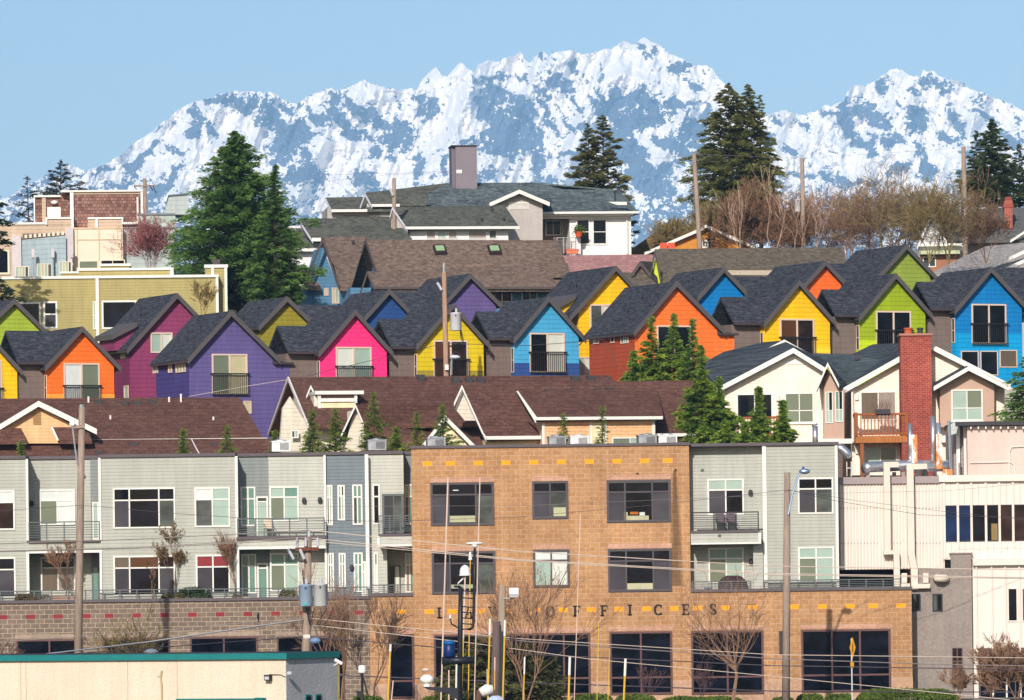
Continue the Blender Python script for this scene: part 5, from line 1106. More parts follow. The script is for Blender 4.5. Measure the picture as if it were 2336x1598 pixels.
cb = fbox(F, 2291, 458, 2310, 522, 0, .9, cmu(C(190, 92, 72), C(160, 74, 60), C(220, 170, 150), .3, .1, ms=.012), 'chimney'); fbox(F, 2289, 466, 2312, 474, -.05, .95, plain(C(170, 84, 68)), 'chimney_band', cb); fbox(F, 2293, 450, 2308, 458, .1, .8, plain(C(150, 72, 60)), 'chimney_pot', cb)
F = Fr('pale_roofed_house', 'low house with weathered pale grey roof planes and white diagonal eaves at the right edge', 'house', 2260, 600, 345, 0)
PGR = shingle(C(172, 166, 164, .85), C(148, 144, 144, .85), C(188, 178, 168, .8), .2, .4, .7, .25, .2, ax='x'); slope(F, [(2123, 624, -1), (2200, 585, 2), (2250, 562, 4), (2420, 546, 5), (2420, 575, 2), (2255, 632, -2)], PGR)
slope(F, [(2255, 613, -2), (2345, 572, -1), (2420, 560, 1), (2420, 640, -3)], PGR, name='lower_roof'); board(F, [(2253, 610), (2345, 567)], 8, -2.4, -2.2); board(F, [(2290, 612), (2345, 588)], 8, -3.4, -3.2); fbox(F, 2140, 622, 2420, 700, -1, 5, STUC, zb=-1)
# ------------------------------------------------------------------ upper left modern buildings
OLV = siding(C(182, 168, 108, .8), .16, .1, .55); CW2 = dict(fmat=WHITE, fw=.1, bar=.08)
F = Fr('olive_house', 'flat roofed olive green sided house with white corner trim at the left', 'house', 250, 700, 328, 3)
obj('wall', M().box(F.at(-60, 690).x, F.at(219, 690).x, .6, 9, -1, F.at(100, 637).z).box(F.at(222, 690).x, F.at(496, 690).x, 0, 9, -1, F.at(350, 634).z), OLV, F.e)
fbox(F, 219, 633, 226, 790, -.08, .7, WHITE, 'corner_board', zb=-1); fbox(F, 493, 630, 499, 790, -.08, .2, WHITE, 'corner_board', zb=-1); fbox(F, -60, 631, 222, 637, .5, 9.1, WHITE, 'coping'); fbox(F, 222, 628, 499, 634, -.12, 9.1, WHITE, 'coping')
fbox(F, 180, 617, 393, 640, 2.5, 8, OLV, 'parapet_box'); fbox(F, 178, 612, 396, 617, 2.4, 8.1, WHITE, 'coping'); fbox(F, 230, 607, 295, 612, 4, 8, OLV, 'parapet_box'); fbox(F, 228, 602, 298, 607, 3.9, 8.1, WHITE, 'coping'); fbox(F, 388, 617, 396, 630, 2.35, 2.5, WHITE, 'trim')
fbox(F, 140, 624, 180, 640, 2.6, 8, OLV, 'parapet_box'); fbox(F, 137, 620, 182, 624, 2.5, 8, WHITE, 'coping')
tw_ = fbox(F, 469, 611, 517, 790, .9, 3, OLV, 'stair_tower', zb=-1); fbox(F, 466, 604, 520, 611, .8, 3.1, WHITE, 'coping', tw_); fbox(F, 513, 611, 519, 790, .82, .95, WHITE, 'corner_board', tw_, zb=-1); fbox(F, 482, 611, 488, 632, .82, .9, WHITE, 'corner_board', tw_); fbox(F, 485, 592, 502, 604, 1.5, 2.2, plain(C(90, 80, 84)), 'flue', tw_)
window(F, (20, 690, 93, 745), .6, fill='n', **CW2); window(F, (99, 688, 131, 750), .6, rows=(0, .47, 1), fill='ns', **CW2); window(F, (232, 686, 312, 751), 0, fill='n', **CW2); window(F, (212, 688, 219, 752), .58, rows=(0, .5, 1), fill='GG', fmat=WHITE, fw=.04)
F = Fr('modern_house', 'large modern house with brown shingle upper box, cream panels and blue grey curved wall', 'house', 200, 560, 352, 4)
CED = cmu(C(172, 132, 118, .8), C(128, 92, 84, .8), C(92, 66, 62, .8), .22, .2, ms=.014, stain=.12); TAN = siding(C(204, 180, 156, .85), .2, .1, .6); PAN = plain(C(244, 228, 204, .85), .7, .03); SAGE = siding(C(184, 194, 190, .85), .3, .06, .7); BGR = siding(C(168, 184, 190, .85), .3, .06, .55); PNG = plain(C(216, 206, 208, .85))
fbox(F, 165, 441, 322, 600, 0, 6, CED, 'shingle_box'); fbox(F, 139, 444, 162, 600, .6, 6, CED, 'shingle_box'); fbox(F, 78, 452, 140, 560, 1.2, 6, CED, 'shingle_box'); fbox(F, 160, 436, 168, 522, -.15, 0, WHITE, 'corner_board'); fbox(F, 321, 436, 326, 490, -.15, 0, WHITE, 'corner_board')
fbox(F, 138, 434, 326, 438, -.2, 6, WHITE, 'coping'); fbox(F, 77, 446, 140, 450, 1.0, 6, WHITE, 'coping'); fbox(F, 77, 450, 80, 508, 1.05, 1.2, WHITE, 'corner_board'); fbox(F, 96, 450, 105, 508, 1.1, 1.2, TAN, 'post'); fbox(F, 165, 438, 322, 444, -.05, 0, TAN, 'frieze')
fbox(F, 108, 473, 139, 500, 1.1, 1.2, WHITE, 'roof_door'); obj('globe_lamp', M().blob(F.at(124, 462, 1.0), (.22, .15, .12), 1, .05), WHITE, F.e)
fbox(F, -60, 513, 165, 680, -.9, 5, TAN, zb=-1); fbox(F, -60, 508, 107, 513, -1, 5, WHITE, 'coping'); fbox(F, 107, 500, 165, 515, -.9, 5, TAN, 'parapet'); fbox(F, 105, 496, 168, 500, -1, 5, WHITE, 'coping'); fbox(F, 104, 497, 108, 513, -1.05, -.9, WHITE, 'corner_board'); fbox(F, 163, 496, 168, 520, -1.08, -.95, WHITE, 'corner_board')
fbox(F, 200, 500, 280, 520, -.8, 3, TAN, 'parapet'); fbox(F, 200, 496, 281, 500, -.9, 3, WHITE, 'coping'); fbox(F, 218, 500, 223, 520, -.95, -.8, WHITE, 'corner_board'); fbox(F, 278, 500, 281, 512, -.95, -.8, WHITE, 'corner_board'); fbox(F, 280, 507, 316, 512, -.9, 0, WHITE, 'coping'); fbox(F, 312, 450, 316, 512, -.25, -.15, WHITE, 'downpipe')
fbox(F, 168, 519, 281, 680, -2.2, 3, PAN, 'panel_wall', zb=-1)
for x0, y0, x1, y1 in ((168, 519, 281, 523), (225, 523, 227, 594), (176, 546, 276, 548), (175, 523, 177, 594), (276, 523, 278, 594)): fbox(F, x0, y0, x1, y1, -2.24, -2.2, plain(C(228, 200, 164)), 'panel_trim')
window(F, (180, 595, 224, 614), -2.2, fill='q', fmat=PAN); window(F, (229, 593, 285, 613), -2.2, (0, .5, 1), fill='nn', fmat=PAN)
fbox(F, 281, 520, 400, 680, -1.4, 5, SAGE, zb=-1); fbox(F, 315, 490, 400, 524, -.4, 5, PLS := plain(C(186, 200, 192, .85)), 'upper_wall'); fbox(F, 313, 487, 400, 491, -.5, 5, plain(C(130, 142, 146)), 'coping'); fbox(F, 281, 518, 400, 521, -1.5, 5, plain(C(150, 162, 160)), 'coping')
fpoly(F, [(374, 490), (384, 446), (430, 442), (430, 490)], 3, 6, SAGE, 'angled_wall'); board(F, [(372, 486), (384, 445), (430, 441)], 3, 2.9, 3.0, plain(C(110, 124, 128)))
mb = M(); n = 10
for i in range(n):   # gently curved blue grey wall
    xa, xb_ = 49+101*i/n, 49+101*(i+1)/n; ya, yb = -1.4-1.4*math.sin(i/n*1.5), -1.4-1.4*math.sin((i+1)/n*1.5); p, q = F.at(xa, 548-10*i/n, ya), F.at(xb_, 548-10*(i+1)/n, yb)
    mb.add([(p.x, p.y, -1), (q.x, q.y, -1), (q.x, q.y, q.z), (p.x, p.y, p.z)], [(0, 1, 2, 3)])
obj('curved_wall', mb, BGR, F.e); fbox(F, 28, 538, 49, 680, -1.6, 3, PNG, 'panel_wall', zb=-1); fbox(F, 150, 521, 168, 680, -2.5, 3, PNG, 'panel_wall', zb=-1)
fbox(F, 52, 533, 150, 546, -1.2, -1, plain(C(120, 100, 92)), 'louvre_band')
for i in range(9): fbox(F, 56+i*10.5, 536-i*.9, 62+i*10.5, 544-i*.9, -1.3, -1.2, PAN, 'louvre')
for x0, x1, y0 in ((35, 66, 608), (84, 119, 602), (134, 165, 597)): window(F, (x0, y0, x1, 635), -2.9, (0, .25, .5, .75, 1), fill='GyGk', fmat=PAN, fw=.05)
window(F, (-30, 571, 22, 627), -.95, fill='n', fmat=PAN, fw=.12)
for px in (75, 120, 163): p = F.at(px, 575, -3.0); fbox(F, px-3, 568, px+4, 588, -3.2, -2.9, PNG, 'downpipe_head'); obj('downpipe', M().tube([F.at(px, 588, -3.05), F.at(px+1, 640, -3.05)], .06, 6), BGR if px < 160 else PAN, F.e)
# ------------------------------------------------------------------ poles and wires
PW = wood(C(168, 148, 132, .8), .3); PW2 = wood(C(180, 146, 122, .8), .3); PORC = plain(C(205, 205, 215, .85), .25, .05, spec=.6); CAN = plain(C(208, 214, 222, .85), .3, .06, spec=.6)
def upole(label, top, bot, D, r, mat=PW, z=None):
    t_ = P(top[0], top[1], D); b_ = P(bot[0], bot[1], D); g = ground(D) - .2
    f = Fr('utility_pole', label, 'utility pole', bot[0], bot[1], D, 0, group='wooden utility poles', z=g if z is None else z)
    k = (b_.x-t_.x)/(b_.z-t_.z) if abs(b_.z-t_.z) > .1 else 0
    bx = b_.x + k*(f.O.z-b_.z)
    f.O.x = bx; f.e.location = f.O
    obj('shaft', M().tube([(0, 0, 0), ((t_.x-bx)*.5, 0, (t_.z-f.O.z)*.5), (t_.x-bx, 0, t_.z-f.O.z)], [r*1.15, r*1.05, r*.85], 12), mat, f.e, True)
    f.top = Vector((t_.x-bx, 0, t_.z-f.O.z)); return f
def insul(f, p, h=.28, r=.05):
    mb = M(); prof = [(.02, 0)]
    for i in range(4): prof += [(r, h*(.1+.2*i)), (r, h*(.16+.2*i)), (r*.5, h*(.2+.2*i))]
    prof += [(.02, h)]; return obj('insulator', mb.lathe(p, prof, 10), PORC, f.e, True)
def transformer(f, c, r, h, m=CAN):
    o = obj('transformer', M().lathe(c, [(r*.9, 0), (r, .03), (r, h*.93), (r*1.05, h*.94), (r*1.05, h*.97), (r*.6, h)], 18), m, f.e, True)
    mb = M().lathe((c[0]+r*.1, c[1], c[2]+h), [(.05, 0), (.07, .05), (.05, .08), (.07, .12), (.05, .15), (.03, .22)], 8); obj('bushing', mb, PORC, o)
    obj('lug', M().box(c[0]-.03, c[0]+.03, c[1]-r-.06, c[1]-r+.02, c[2]+h*.8, c[2]+h*.88), DGREY, o)
f = upole('tall grey utility pole at the left with a small lamp arm near its top', (187, 930), (178, 1500), 237.3, .155)
q = f.at(169, 975); obj('crossarm', M().box(q.x-.1, f.at(194, 975).x, -.2, -.1, q.z-.05, q.z+.07), PW, f.e); q2 = f.at(165, 965)
obj('meter_box', M().box(q2.x-.09, q2.x+.1, -.28, -.1, q2.z-.12, q2.z+.16), metal((.6, .65, .68), .5), f.e); obj('brace', M().tube([f.at(165, 972, -.2), f.at(176, 1060, -.18)], .035, 6), metal((.7, .7, .72), .5), f.e); obj('top_cap', M().tube([tuple(f.top), (f.top.x, 0, f.top.z+.12)], .12, 10), metal((.6, .6, .6)), f.e)
f = upole('utility pole carrying two grey transformers above the teal roof', (703, 1226), (698, 1500), 226, .17); z0 = f.O.z
q = f.at(700, 1253); obj('crossarm', M().box(f.at(674, 1253).x, f.at(728, 1253).x, -.3, -.17, q.z-.07, q.z+.07), wood(C(120, 70, 55)), f.e)
for px in (679, 698, 725): q = f.at(px, 1248); insul(f, (q.x, -.23, q.z), .38, .07)
q = f.at(705, 1226); insul(f, (q.x, 0, q.z), .32, .07)
for px, dx in ((664, -.1), (688, -.05)):
    q = f.at(px, 1262); obj('cutout_fuse', M().tube([(q.x+dx, -.4, q.z+.15), (q.x+.12, -.42, q.z-.25)], .06, 8), PORC, f.e); obj('fuse_bracket', M().tube([(q.x, -.4, q.z+.2), (q.x-.12, -.4, q.z-.3), (q.x+.05, -.4, q.z-.35)], .018, 5), BLACKM, f.e)
q = f.at(699, 1384); transformer(f, (q.x, -.46, q.z), .275, .88, plain(C(160, 180, 205, .85), .3, .06)); q = f.at(732, 1384); transformer(f, (q.x, -.36, q.z), .275, .92, plain(C(210, 210, 212, .85), .3, .05))
q = f.at(700, 1388); obj('label_mark', M().box(q.x-.1, q.x+.02, -.76, -.735, q.z+.12, q.z+.2), plain(C(60, 200, 180)), f.e)
rg = random.Random(9)
for i in range(6):
    a = f.at(690+i*14, 1388 if i else 1300, -.3); b = f.at(706+i*4, 1425, -.2); mid = (a+b)/2 + Vector((rg.uniform(-.3, .3), 0, -.5)); pts = [a*(1-t)**2+mid*2*t*(1-t)+b*t*t for t in [j/8 for j in range(9)]]; obj('lead_wire', M().tube(pts, .014, 4), BLACKM, f.e)
q = f.at(708, 1462); obj('street_lamp_head', M().blob((q.x+.2, -.2, q.z), (.22, .12, .13), 2, .03), plain(C(120, 150, 190), .3), f.e); obj('clamp', M().box(f.at(692, 1455).x, f.at(708, 1455).x, -.19, .19, f.at(700, 1457).z, f.at(700, 1448).z), metal((.6, .6, .6)), f.e)
f = upole('tall weathered utility pole at the right with a blue street lamp arm', (1796, 1078), (1793, 1590), 239.2, .15)
LB = metal((.42, .55, .78), .4); q = f.at(1835, 1076); obj('lamp_arm', M().tube([f.at(1798, 1175, -.15), f.at(1808, 1125, -.15), f.at(1822, 1085, -.15), (q.x-.12, -.15, q.z)], .045, 7), LB, f.e)
obj('lamp_head', M().blob((q.x, -.15, q.z), (.24, .14, .12), 4, .02), LB, f.e, True); obj('photocell', M().lathe((q.x-.05, -.15, q.z+.1), [(.05, 0), (.05, .08), (.03, .1)], 8), plain(C(50, 90, 170)), f.e)
f = upole('short grey utility pole with a floodlight in front of the letter W', (1146, 1336), (1142, 1560), 224, .16); q = f.at(1172, 1353)
obj('bracket', M().tube([f.at(1146, 1366, -.1), (q.x, -.2, f.at(1172, 1366).z)], .03, 6), metal((.8, .8, .8)), f.e); fl = obj('floodlight', M().box(q.x-.18, q.x+.19, -.42, -.1, q.z-.05, q.z+.2), plain(C(245, 245, 250, .85), .4), f.e); obj('lens', M().prism([(q.x-.17, q.z-.17), (q.x+.17, q.z-.17), (q.x+.19, q.z-.055), (q.x-.18, q.z-.055)], 'y', -.4, -.12), plain(C(190, 195, 205), .3), fl)
f = upole('dark stub pole wrapped in cable beside the short grey one', (1133, 1418), (1130, 1560), 223, .18, wood(C(110, 92, 88))); obj('black_band', M().box(.18, .34, -.1, .1, f.top.z-3, f.top.z-.15), BLACKM, f.e)
f = upole('brown wooden pole with a white transformer in front of the mustard house', (1013, 622), (1018, 860), 288, .135, PW2)
q = f.at(1040, 755, -.2); transformer(f, (q.x, -.2, q.z), .29, .92, plain(C(232, 232, 236, .85), .3, .04)); obj('top_cap', M().tube([tuple(f.top), (f.top.x, 0, f.top.z+.32)], .07, 8), metal((.7, .7, .7)), f.e); insul(f, (f.top.x, 0, f.top.z+.3), .2)
q = f.at(1003, 655, -.2); obj('cutout_fuse', M().tube([(q.x-.12, -.2, q.z+.22), (q.x+.1, -.2, q.z-.16)], .07, 8), PORC, f.e); q = f.at(1018, 840, -.2); obj('meter_box', M().box(q.x-.06, q.x+.12, -.3, -.14, q.z-.1, q.z+.16), metal((.7, .7, .72)), f.e)
q = f.at(1038, 815, -.3); obj('street_lamp_head', M().blob((q.x, -.3, q.z), (.26, .14, .1), 3, .03), plain(C(225, 230, 240)), f.e); obj('conduit', M().tube([f.at(1030, 855, -.25), f.at(1031, 808, -.25), (q.x, -.3, q.z)], .045, 6), metal((.6, .68, .78)), f.e)
for i in range(4): a = f.at(1050, 745+2*i, -.2); b = f.at(1052+i*2, 800-6*i, -.2); obj('lead_wire', M().tube([a, (a+b)/2+Vector((.15-.08*i, 0, -.1)), b, f.at(1024, 790, -.2)], .015, 4), BLACKM, f.e)
f = upole('small pole stub behind the white house dormers', (899, 407), (899, 480), 362, .14); q = f.at(895, 440); obj('cutout_fuse', M().tube([(q.x-.15, -.2, q.z+.25), (q.x+.05, -.2, q.z-.2)], .08, 8), PORC, f.e); obj('top_pin', M().tube([f.top, (f.top.x, 0, f.top.z+.3)], .03, 5), PORC, f.e)
f = upole('distant pole with cluttered crossarm above the brown shingle box', (330, 408), (332, 500), 385, .14)
q = f.at(331, 425); obj('crossarm', M().box(q.x-.75, q.x+.65, -.2, -.1, q.z-.05, q.z+.06), PW, f.e)
for dx in (-.7, -.35, .3, .6): insul(f, (q.x+dx, -.15, q.z+.06), .16, .05)
for i, (dx, dz) in enumerate(((-.75, -.25), (.55, -.5), (.35, -.35))): obj('fuse', M().tube([(q.x+dx, -.2, q.z), (q.x+dx+.2, -.2, q.z+dz)], .03, 5), BLACKM, f.e)
upole('bare leaning pole beside the cedar behind the ochre cottage', (1583, 350), (1597, 575), 370, .155)
f = upole('bare pole holding a small white transformer between birch trees', (1830, 362), (1833, 575), 372, .15); q = f.at(1820, 484, -.2); transformer(f, (q.x, -.2, q.z), .2, .85, plain(C(225, 230, 240)))
q = f.at(1820, 390); obj('bracket', M().tube([f.at(1830, 372), f.at(1819, 375), f.at(1819, 395), f.at(1808, 397)], .03, 5), PORC, f.e)
upole('bare tall pole left of the dark green conifer at the right', (2198, 335), (2203, 620), 352, .16)
WIREG = plain(C(225, 205, 190, .85), .5, .05); WIRED = plain(C(92, 84, 92, .8), .5, .1); WIREM = plain(C(150, 140, 140, .8), .5, .05)
def wire(label, pts, r, mat=WIRED, sag=0.):
    w = [P(a, b, D) for a, b, D in pts]; o = w[0].copy(); mb = M(); out = []
    for a, b in zip(w, w[1:]):
        for j in range(10): t = j/10; p = a.lerp(b, t); p.z -= sag*4*t*(1-t); out.append(p-o)
    out.append(w[-1]-o); ob = obj('power_line', mb.tube(out, r, 5), mat, None); ob.location = o
    tag(ob, label, 'power line', 'overhead wires'); return ob
wire('upper pale wire meeting the transformer pole top from both sides', [(-60, 1243, 205), (300, 1231, 216), (706, 1210, 226), (1180, 1258, 226), (1760, 1292, 228), (2400, 1301, 230)], 0.0174, WIREG)
wire('second pale wire across the offices, just below the uppermost one', [(-60, 1259, 205), (300, 1250, 216), (697, 1227, 226), (1180, 1277, 226), (1760, 1309, 228), (2400, 1319, 230)], 0.0161, WIREG)
wire('third pale wire hugging the second one across the offices', [(-60, 1261, 205.4), (300, 1252, 216.4), (680, 1232, 226.4), (1180, 1279, 226.4), (1760, 1312, 228.4), (2400, 1321, 230)], 0.0149, WIREG)
wire('thick white bundled cable rising from the teal roof to the transformer pole', [(102, 1493, 200), (330, 1466, 212), (600, 1427, 222), (695, 1414, 226)], 0.0310, plain(C(235, 228, 226, .85), .5))
wire('thin pale wire where the black bird sits', [(-60, 1469, 205), (300, 1444, 214), (600, 1418, 223), (700, 1410, 226)], 0.0124, WIREG)
wire('pale wire dropping right from the transformer pole past the letters', [(709, 1411, 226), (900, 1430, 226), (1180, 1457, 226), (1760, 1494, 228), (2400, 1502, 230)], 0.0136, WIREG)
wire('lashed grey cable just under the pale wire over the dark shop windows', [(1000, 1440, 226), (1180, 1462, 226), (1760, 1503, 228), (2100, 1515, 229), (2400, 1521, 230)], 0.0186, WIREM)
wire('pale service wire running down to the lower right corner', [(709, 1426, 226), (1065, 1466, 225), (1345, 1504, 223), (1760, 1543, 222), (2304, 1597, 220)], 0.0124, WIREG)
wire('dark cable through the street lamp of the transformer pole', [(-60, 1510, 210), (300, 1482, 216), (580, 1461, 224), (700, 1453, 226), (1006, 1478, 226), (1160, 1491, 226), (1760, 1519, 228), (2400, 1529, 230)], 0.0211)
wire('lowest dark cable across the shop windows near the hedge', [(771, 1541, 226), (1180, 1557, 226), (1760, 1577, 228), (2400, 1580, 230)], 0.0236)
wire('sagging thin dark wire from the left pole across the upper apartment windows', [(-60, 1170, 236), (186, 1153, 237), (400, 1172, 238), (600, 1185, 239), (880, 1190, 239), (1170, 1181, 239), (1500, 1152, 239), (1798, 1118, 239), (1900, 1142, 241), (2100, 1175, 244), (2400, 1184, 248)], 0.0099)
wire('thin dark wire from the right pole to the pink parapet', [(1798, 1118, 239), (1950, 1142, 243), (2160, 1168, 249), (2400, 1192, 250)], 0.0074)
wire('faint straight wire crossing the whole row of upper windows', [(480, 1157, 238), (1200, 1154, 239), (1800, 1128, 240), (2160, 1120, 245), (2400, 1098, 250)], 0.0062, WIREM)
wire('dark drooping cable in front of the pink and mustard houses', [(700, 858, 283), (880, 815, 285), (1012, 784, 288), (1200, 789, 287), (1345, 779, 290), (1376, 775, 290), (1396, 805, 290), (1410, 848, 290)], 0.0149)
wire('faint high wire over the mountain foot left of the chimney tower', [(600, 402, 368), (870, 397, 365), (1032, 391, 370)], 0.0074, WIREM); wire('second faint high wire sloping to the small pole stub', [(560, 428, 368), (760, 412, 366), (899, 398, 362), (1300, 385, 366), (1583, 352, 370)], 0.0074, WIREM)
wire('thin high wires between the bare right poles', [(1583, 352, 370), (1830, 362, 372), (2198, 338, 352), (2420, 330, 345)], 0.0074, WIREM)
wire('low cable over the violet wall at the left of the brown roofs', [(430, 905, 283), (560, 882, 284), (660, 866, 284)], 0.0124, WIREG)
for px, py, D, lb in ((589, 1412, 222.6, 'small black bird perched on the thin pale wire'),):
    p = P(px, py, D); o = obj('bird', M().blob((0, 0, .1), (.07, .09, .15), 1, .04).blob((.02, -.03, .26), (.05, .06, .055), 2, .03).prism([(-.03, -.16), (.03, -.16), (.05, .02), (-.04, .02)], 'y', .03, .06).prism([(.05, .25), (.10, .255), (.05, .27)], 'y', -.05, -.03), plain((.01, .01, .012)), None); o.location = p; o.scale = (.7, .7, .75); tag(o, lb, 'bird')
# ------------------------------------------------------------------ teal roofed building
F = Fr('stucco_building', 'cream pebble stucco building with a teal roof edge in the lower left corner', 'building', 652, 1560, 190, -25, z=-.3)
TEAL = plain(C(30, 128, 128, .85), .5, .08); CRM = stucco(C(240, 221, 198, .85), 14, .13, .02); xl = F.at(-80, 1560).x; zt = F.at(652, 1504).z; yb = 3.75
obj('wall', M().box(xl, 0, 0, yb, -.5, zt), CRM, F.e); obj('side_wall', M().box(.003, .02, .0, yb, -.5, zt), stucco(C(206, 204, 206, .85), 10, .12, .06), F.e)
obj('roof_edge', M().box(xl, .10, -.12, yb+.1, zt, zt+.20), TEAL, F.e); obj('roof', M().box(xl, -.1, .1, yb-.1, zt+.2, zt+.215), plain(C(60, 62, 66)), F.e)
for px in (47, 59, 291, 404): a = F.at(px, 1515); obj('wall_joint', M().box(a.x-.008, a.x+.008, -.006, -.001, -.4, zt-.02), plain(C(190, 160, 128)), F.e)
q = F.at(367, 1540); obj('conduit', M().tube([(q.x+.06, -.06, q.z+.15), (q.x+.02, -.06, q.z-.1), (q.x+.05, -.06, q.z-.3), (q.x+.06, -.06, -.4)], .03, 6), plain(C(210, 190, 140)), F.e); obj('junction_box', M().box(q.x-.12, q.x+.05, -.04, -.003, q.z-.05, q.z+.12), CRM, F.e)
q = F.at(345, 1501, 1.5); obj('roof_ventilator', M().lathe((q.x, 1.5, zt+.215), [(.22, 0), (.24, .05), (.16, .12), (.02, .16)], 14), metal((.8, .8, .82), .4), F.e)
window(F, (403, 1594, 600, 1640), 0, (0, .67, 1), fill='kG', fmat=TEAL, fw=.05); window(F, (582, 1592, 608, 1640), 0, fill='k', fmat=TEAL, fw=.04)
for y0, y1 in ((1.35, 1.75), (2.1, 2.5)): z_ = F.atx(700, 1585, 0).z; w_ = obj('side_window', M().box(.02, .06, y0, y1, z_-.8, z_), TEAL, F.e); obj('pane', M().box(.055, .065, y0+.05, y1-.05, z_-.8, z_-.06), GL['n'], w_)
q = F.at(611, 1546, -.15); l_ = obj('floodlight', M().box(q.x-.11, q.x+.11, -.22, -.06, q.z-.1, q.z+.09), plain(C(60, 58, 60)), F.e); obj('lens', M().box(q.x-.08, q.x+.08, -.235, -.221, q.z-.07, q.z+.03), PORC, l_)
obj('cable', M().tube([(q.x, -.05, q.z+.1), F.at(640, 1540, -.03), F.at(651, 1545, -.04)], .012, 4), DGREY, F.e); q = F.at(662, 1537, -.05); obj('floodlight', M().blob((q.x, -.1, q.z), (.1, .1, .08), 5, .05), PORC, F.e)
f = Fr('camera_pole', 'slim weathered post with a white security camera beside the teal roof', 'camera', 771, 1560, 186, 0, z=-.3)
q = f.at(772, 1515); obj('post', M().tube([(0, 0, 0), (q.x, 0, q.z)], .05, 8), wood(C(150, 140, 90)), f.e); obj('camera', M().tube([(q.x-.12, -.1, q.z+.14), (q.x+.12, -.1, q.z-.0)], .06, 8), WHITE, f.e); obj('bracket', M().tube([(q.x-.14, 0, q.z-.05), (q.x, -.1, q.z+.02)], .025, 5), WHITE, f.e)
# ------------------------------------------------------------------ boats' aerials and radar mast
YW = plain(C(232, 190, 70, .85), .5, .05); PKW = plain(C(232, 205, 190, .85), .5, .05); WH2 = plain(C(248, 246, 240, .85), .45, .03)
def rod(label, pts, D, r=.022, lo=YW, hi=WH2, split=.0):
    """pts top,bottom px; split: share of the rod (from the top) that is white"""
    a, b = P(*pts[0], D), P(*pts[1], D); k = (b.x-a.x)/(b.z-a.z); zb_ = .2; bx = b.x + k*(zb_-b.z)
    f = Fr('whip_aerial', label, 'aerial', pts[1][0], pts[1][1], D, 0, group='boat aerials', z=zb_); f.O.x = bx; f.e.location = (bx, D, zb_)
    top = Vector((a.x-bx, 0, a.z-zb_)); vis = (a-b).length; s = top*(1-split*vis/top.length)
    obj('rod', M().tube([(0, 0, 0), s], r, 6), lo, f.e)
    if split > 0: obj('tip', M().tube([s, top], r*1.25, 6), hi, f.e)
rod('very tall pale whip aerial in front of the left office windows', ((1022, 1089), (1006, 1598)), 150, .022, PKW)
rod('tall thin pale aerial passing the right edge of the radar mast', ((1095, 1089), (1082, 1598)), 151, .016, PKW); rod('short yellow aerial hanging over the mast ladder', ((1073, 1262), (1070, 1478)), 150.5, .016)
rod('aerial under the white satellite dome', ((1061, 1317), (1053, 1598)), 152, .018, YW, PKW, .5); rod('yellow aerial with long white tip left of the grey pole', ((1118, 1412), (1113, 1598)), 149, .024, YW, WH2, .2); rod('yellow aerial with white tip right of the grey pole', ((1152, 1415), (1147, 1598)), 149, .024, YW, WH2, .2)
rod('half white aerial right of the mast, over the evergreen', ((1197, 1499), (1194, 1598)), 150, .018, YW, WH2, .4); rod('white tipped aerial in front of the wide dark window', ((1300, 1499), (1297, 1598)), 150, .028, YW, WH2, .42); rod('white tipped aerial at the middle shop window', ((1427, 1503), (1423, 1598)), 150, .028, YW, WH2, .42)
rod('very tall thin aerial beside the letter F', ((1324, 1173), (1310, 1598)), 152, .012, PKW, PKW, .3); rod('faint thin aerial between the dark shop windows', ((1366, 1420), (1362, 1598)), 151, .012, YW); rod('thin yellow aerial at the left edge of the middle shop window', ((1391, 1480), (1387, 1598)), 151, .012, YW)
rod('yellow aerial with a small white bulb before the narrow tan pier', ((891, 1470), (885, 1598)), 150, .024, YW, WH2, .13); rod('short pale stick aerial below the narrow window', ((897, 1553), (893, 1598)), 150, .016, PKW); rod('white stick aerial left of the mast foot', ((1042, 1498), (1040, 1598)), 149.5, .026, WH2); rod('short pale aerial under the blue drum', ((1024, 1529), (1024, 1598)), 149.5, .02, PKW)
rod('thin pale aerial beside the white canvas roll', ((1111, 1527), (1112, 1598)), 149.5, .014, PKW); rod('thin aerial with brownish shaft right of the evergreen edge', ((1129, 1500), (1128, 1598)), 149.2, .014, YW, PKW, .3)
F = Fr('radar_mast', 'black ship mast with ladder, radar bar, white domes and a blue drum', 'mast', 1051, 1598, 148, 0, z=.2)
MB = plain((.018, .02, .03), .4, .1)
def T(pts, r, name='tube', m=MB, n=8): return obj(name, M().tube([F.at(a, b, y) for a, b, y in pts], r, n), m, F.e, True)
q = F.at(1046, 1598); obj('main_post', M().tube([(q.x-.02, 0, -.2), F.at(1050, 1440, 0), F.at(1051, 1340, 0)], [.08, .07, .055], 10), MB, F.e, True)
T([(1083, 1251, 0), (1082, 1330, 0), (1080, 1422, 0), (1078, 1432, 0), (1072, 1436, 0), (1049, 1436, 0)], .035, 'rear_post'); 
for y_ in (1350, 1366, 1386, 1399, 1412, 1425): T([(1050, y_-2, 0), (1081, y_, 0)], .015, 'rung')
T([(1036, 1338, 0), (1052, 1340, 0)], .03, 'yard'); T([(1008, 1508, -.1), (1083, 1507, -.1)], .10, 'crossarm'); q = F.at(1083, 1247)
obj('radar_bar', M().blob((q.x, 0, q.z+.08), (.24, .1, .04), 1, .02).lathe((q.x, 0, q.z-.04), [(.03, 0), (.1, .06), (.06, .1)], 10), WH2, F.e, True)
q = F.at(1073, 1278, -.1); obj('cone_antenna', M().lathe(tuple(q), [(.06, 0), (.05, .02), (.03, .18), (.01, .22)], 10), WH2, F.e, True); q = F.at(1061, 1314, -.1)
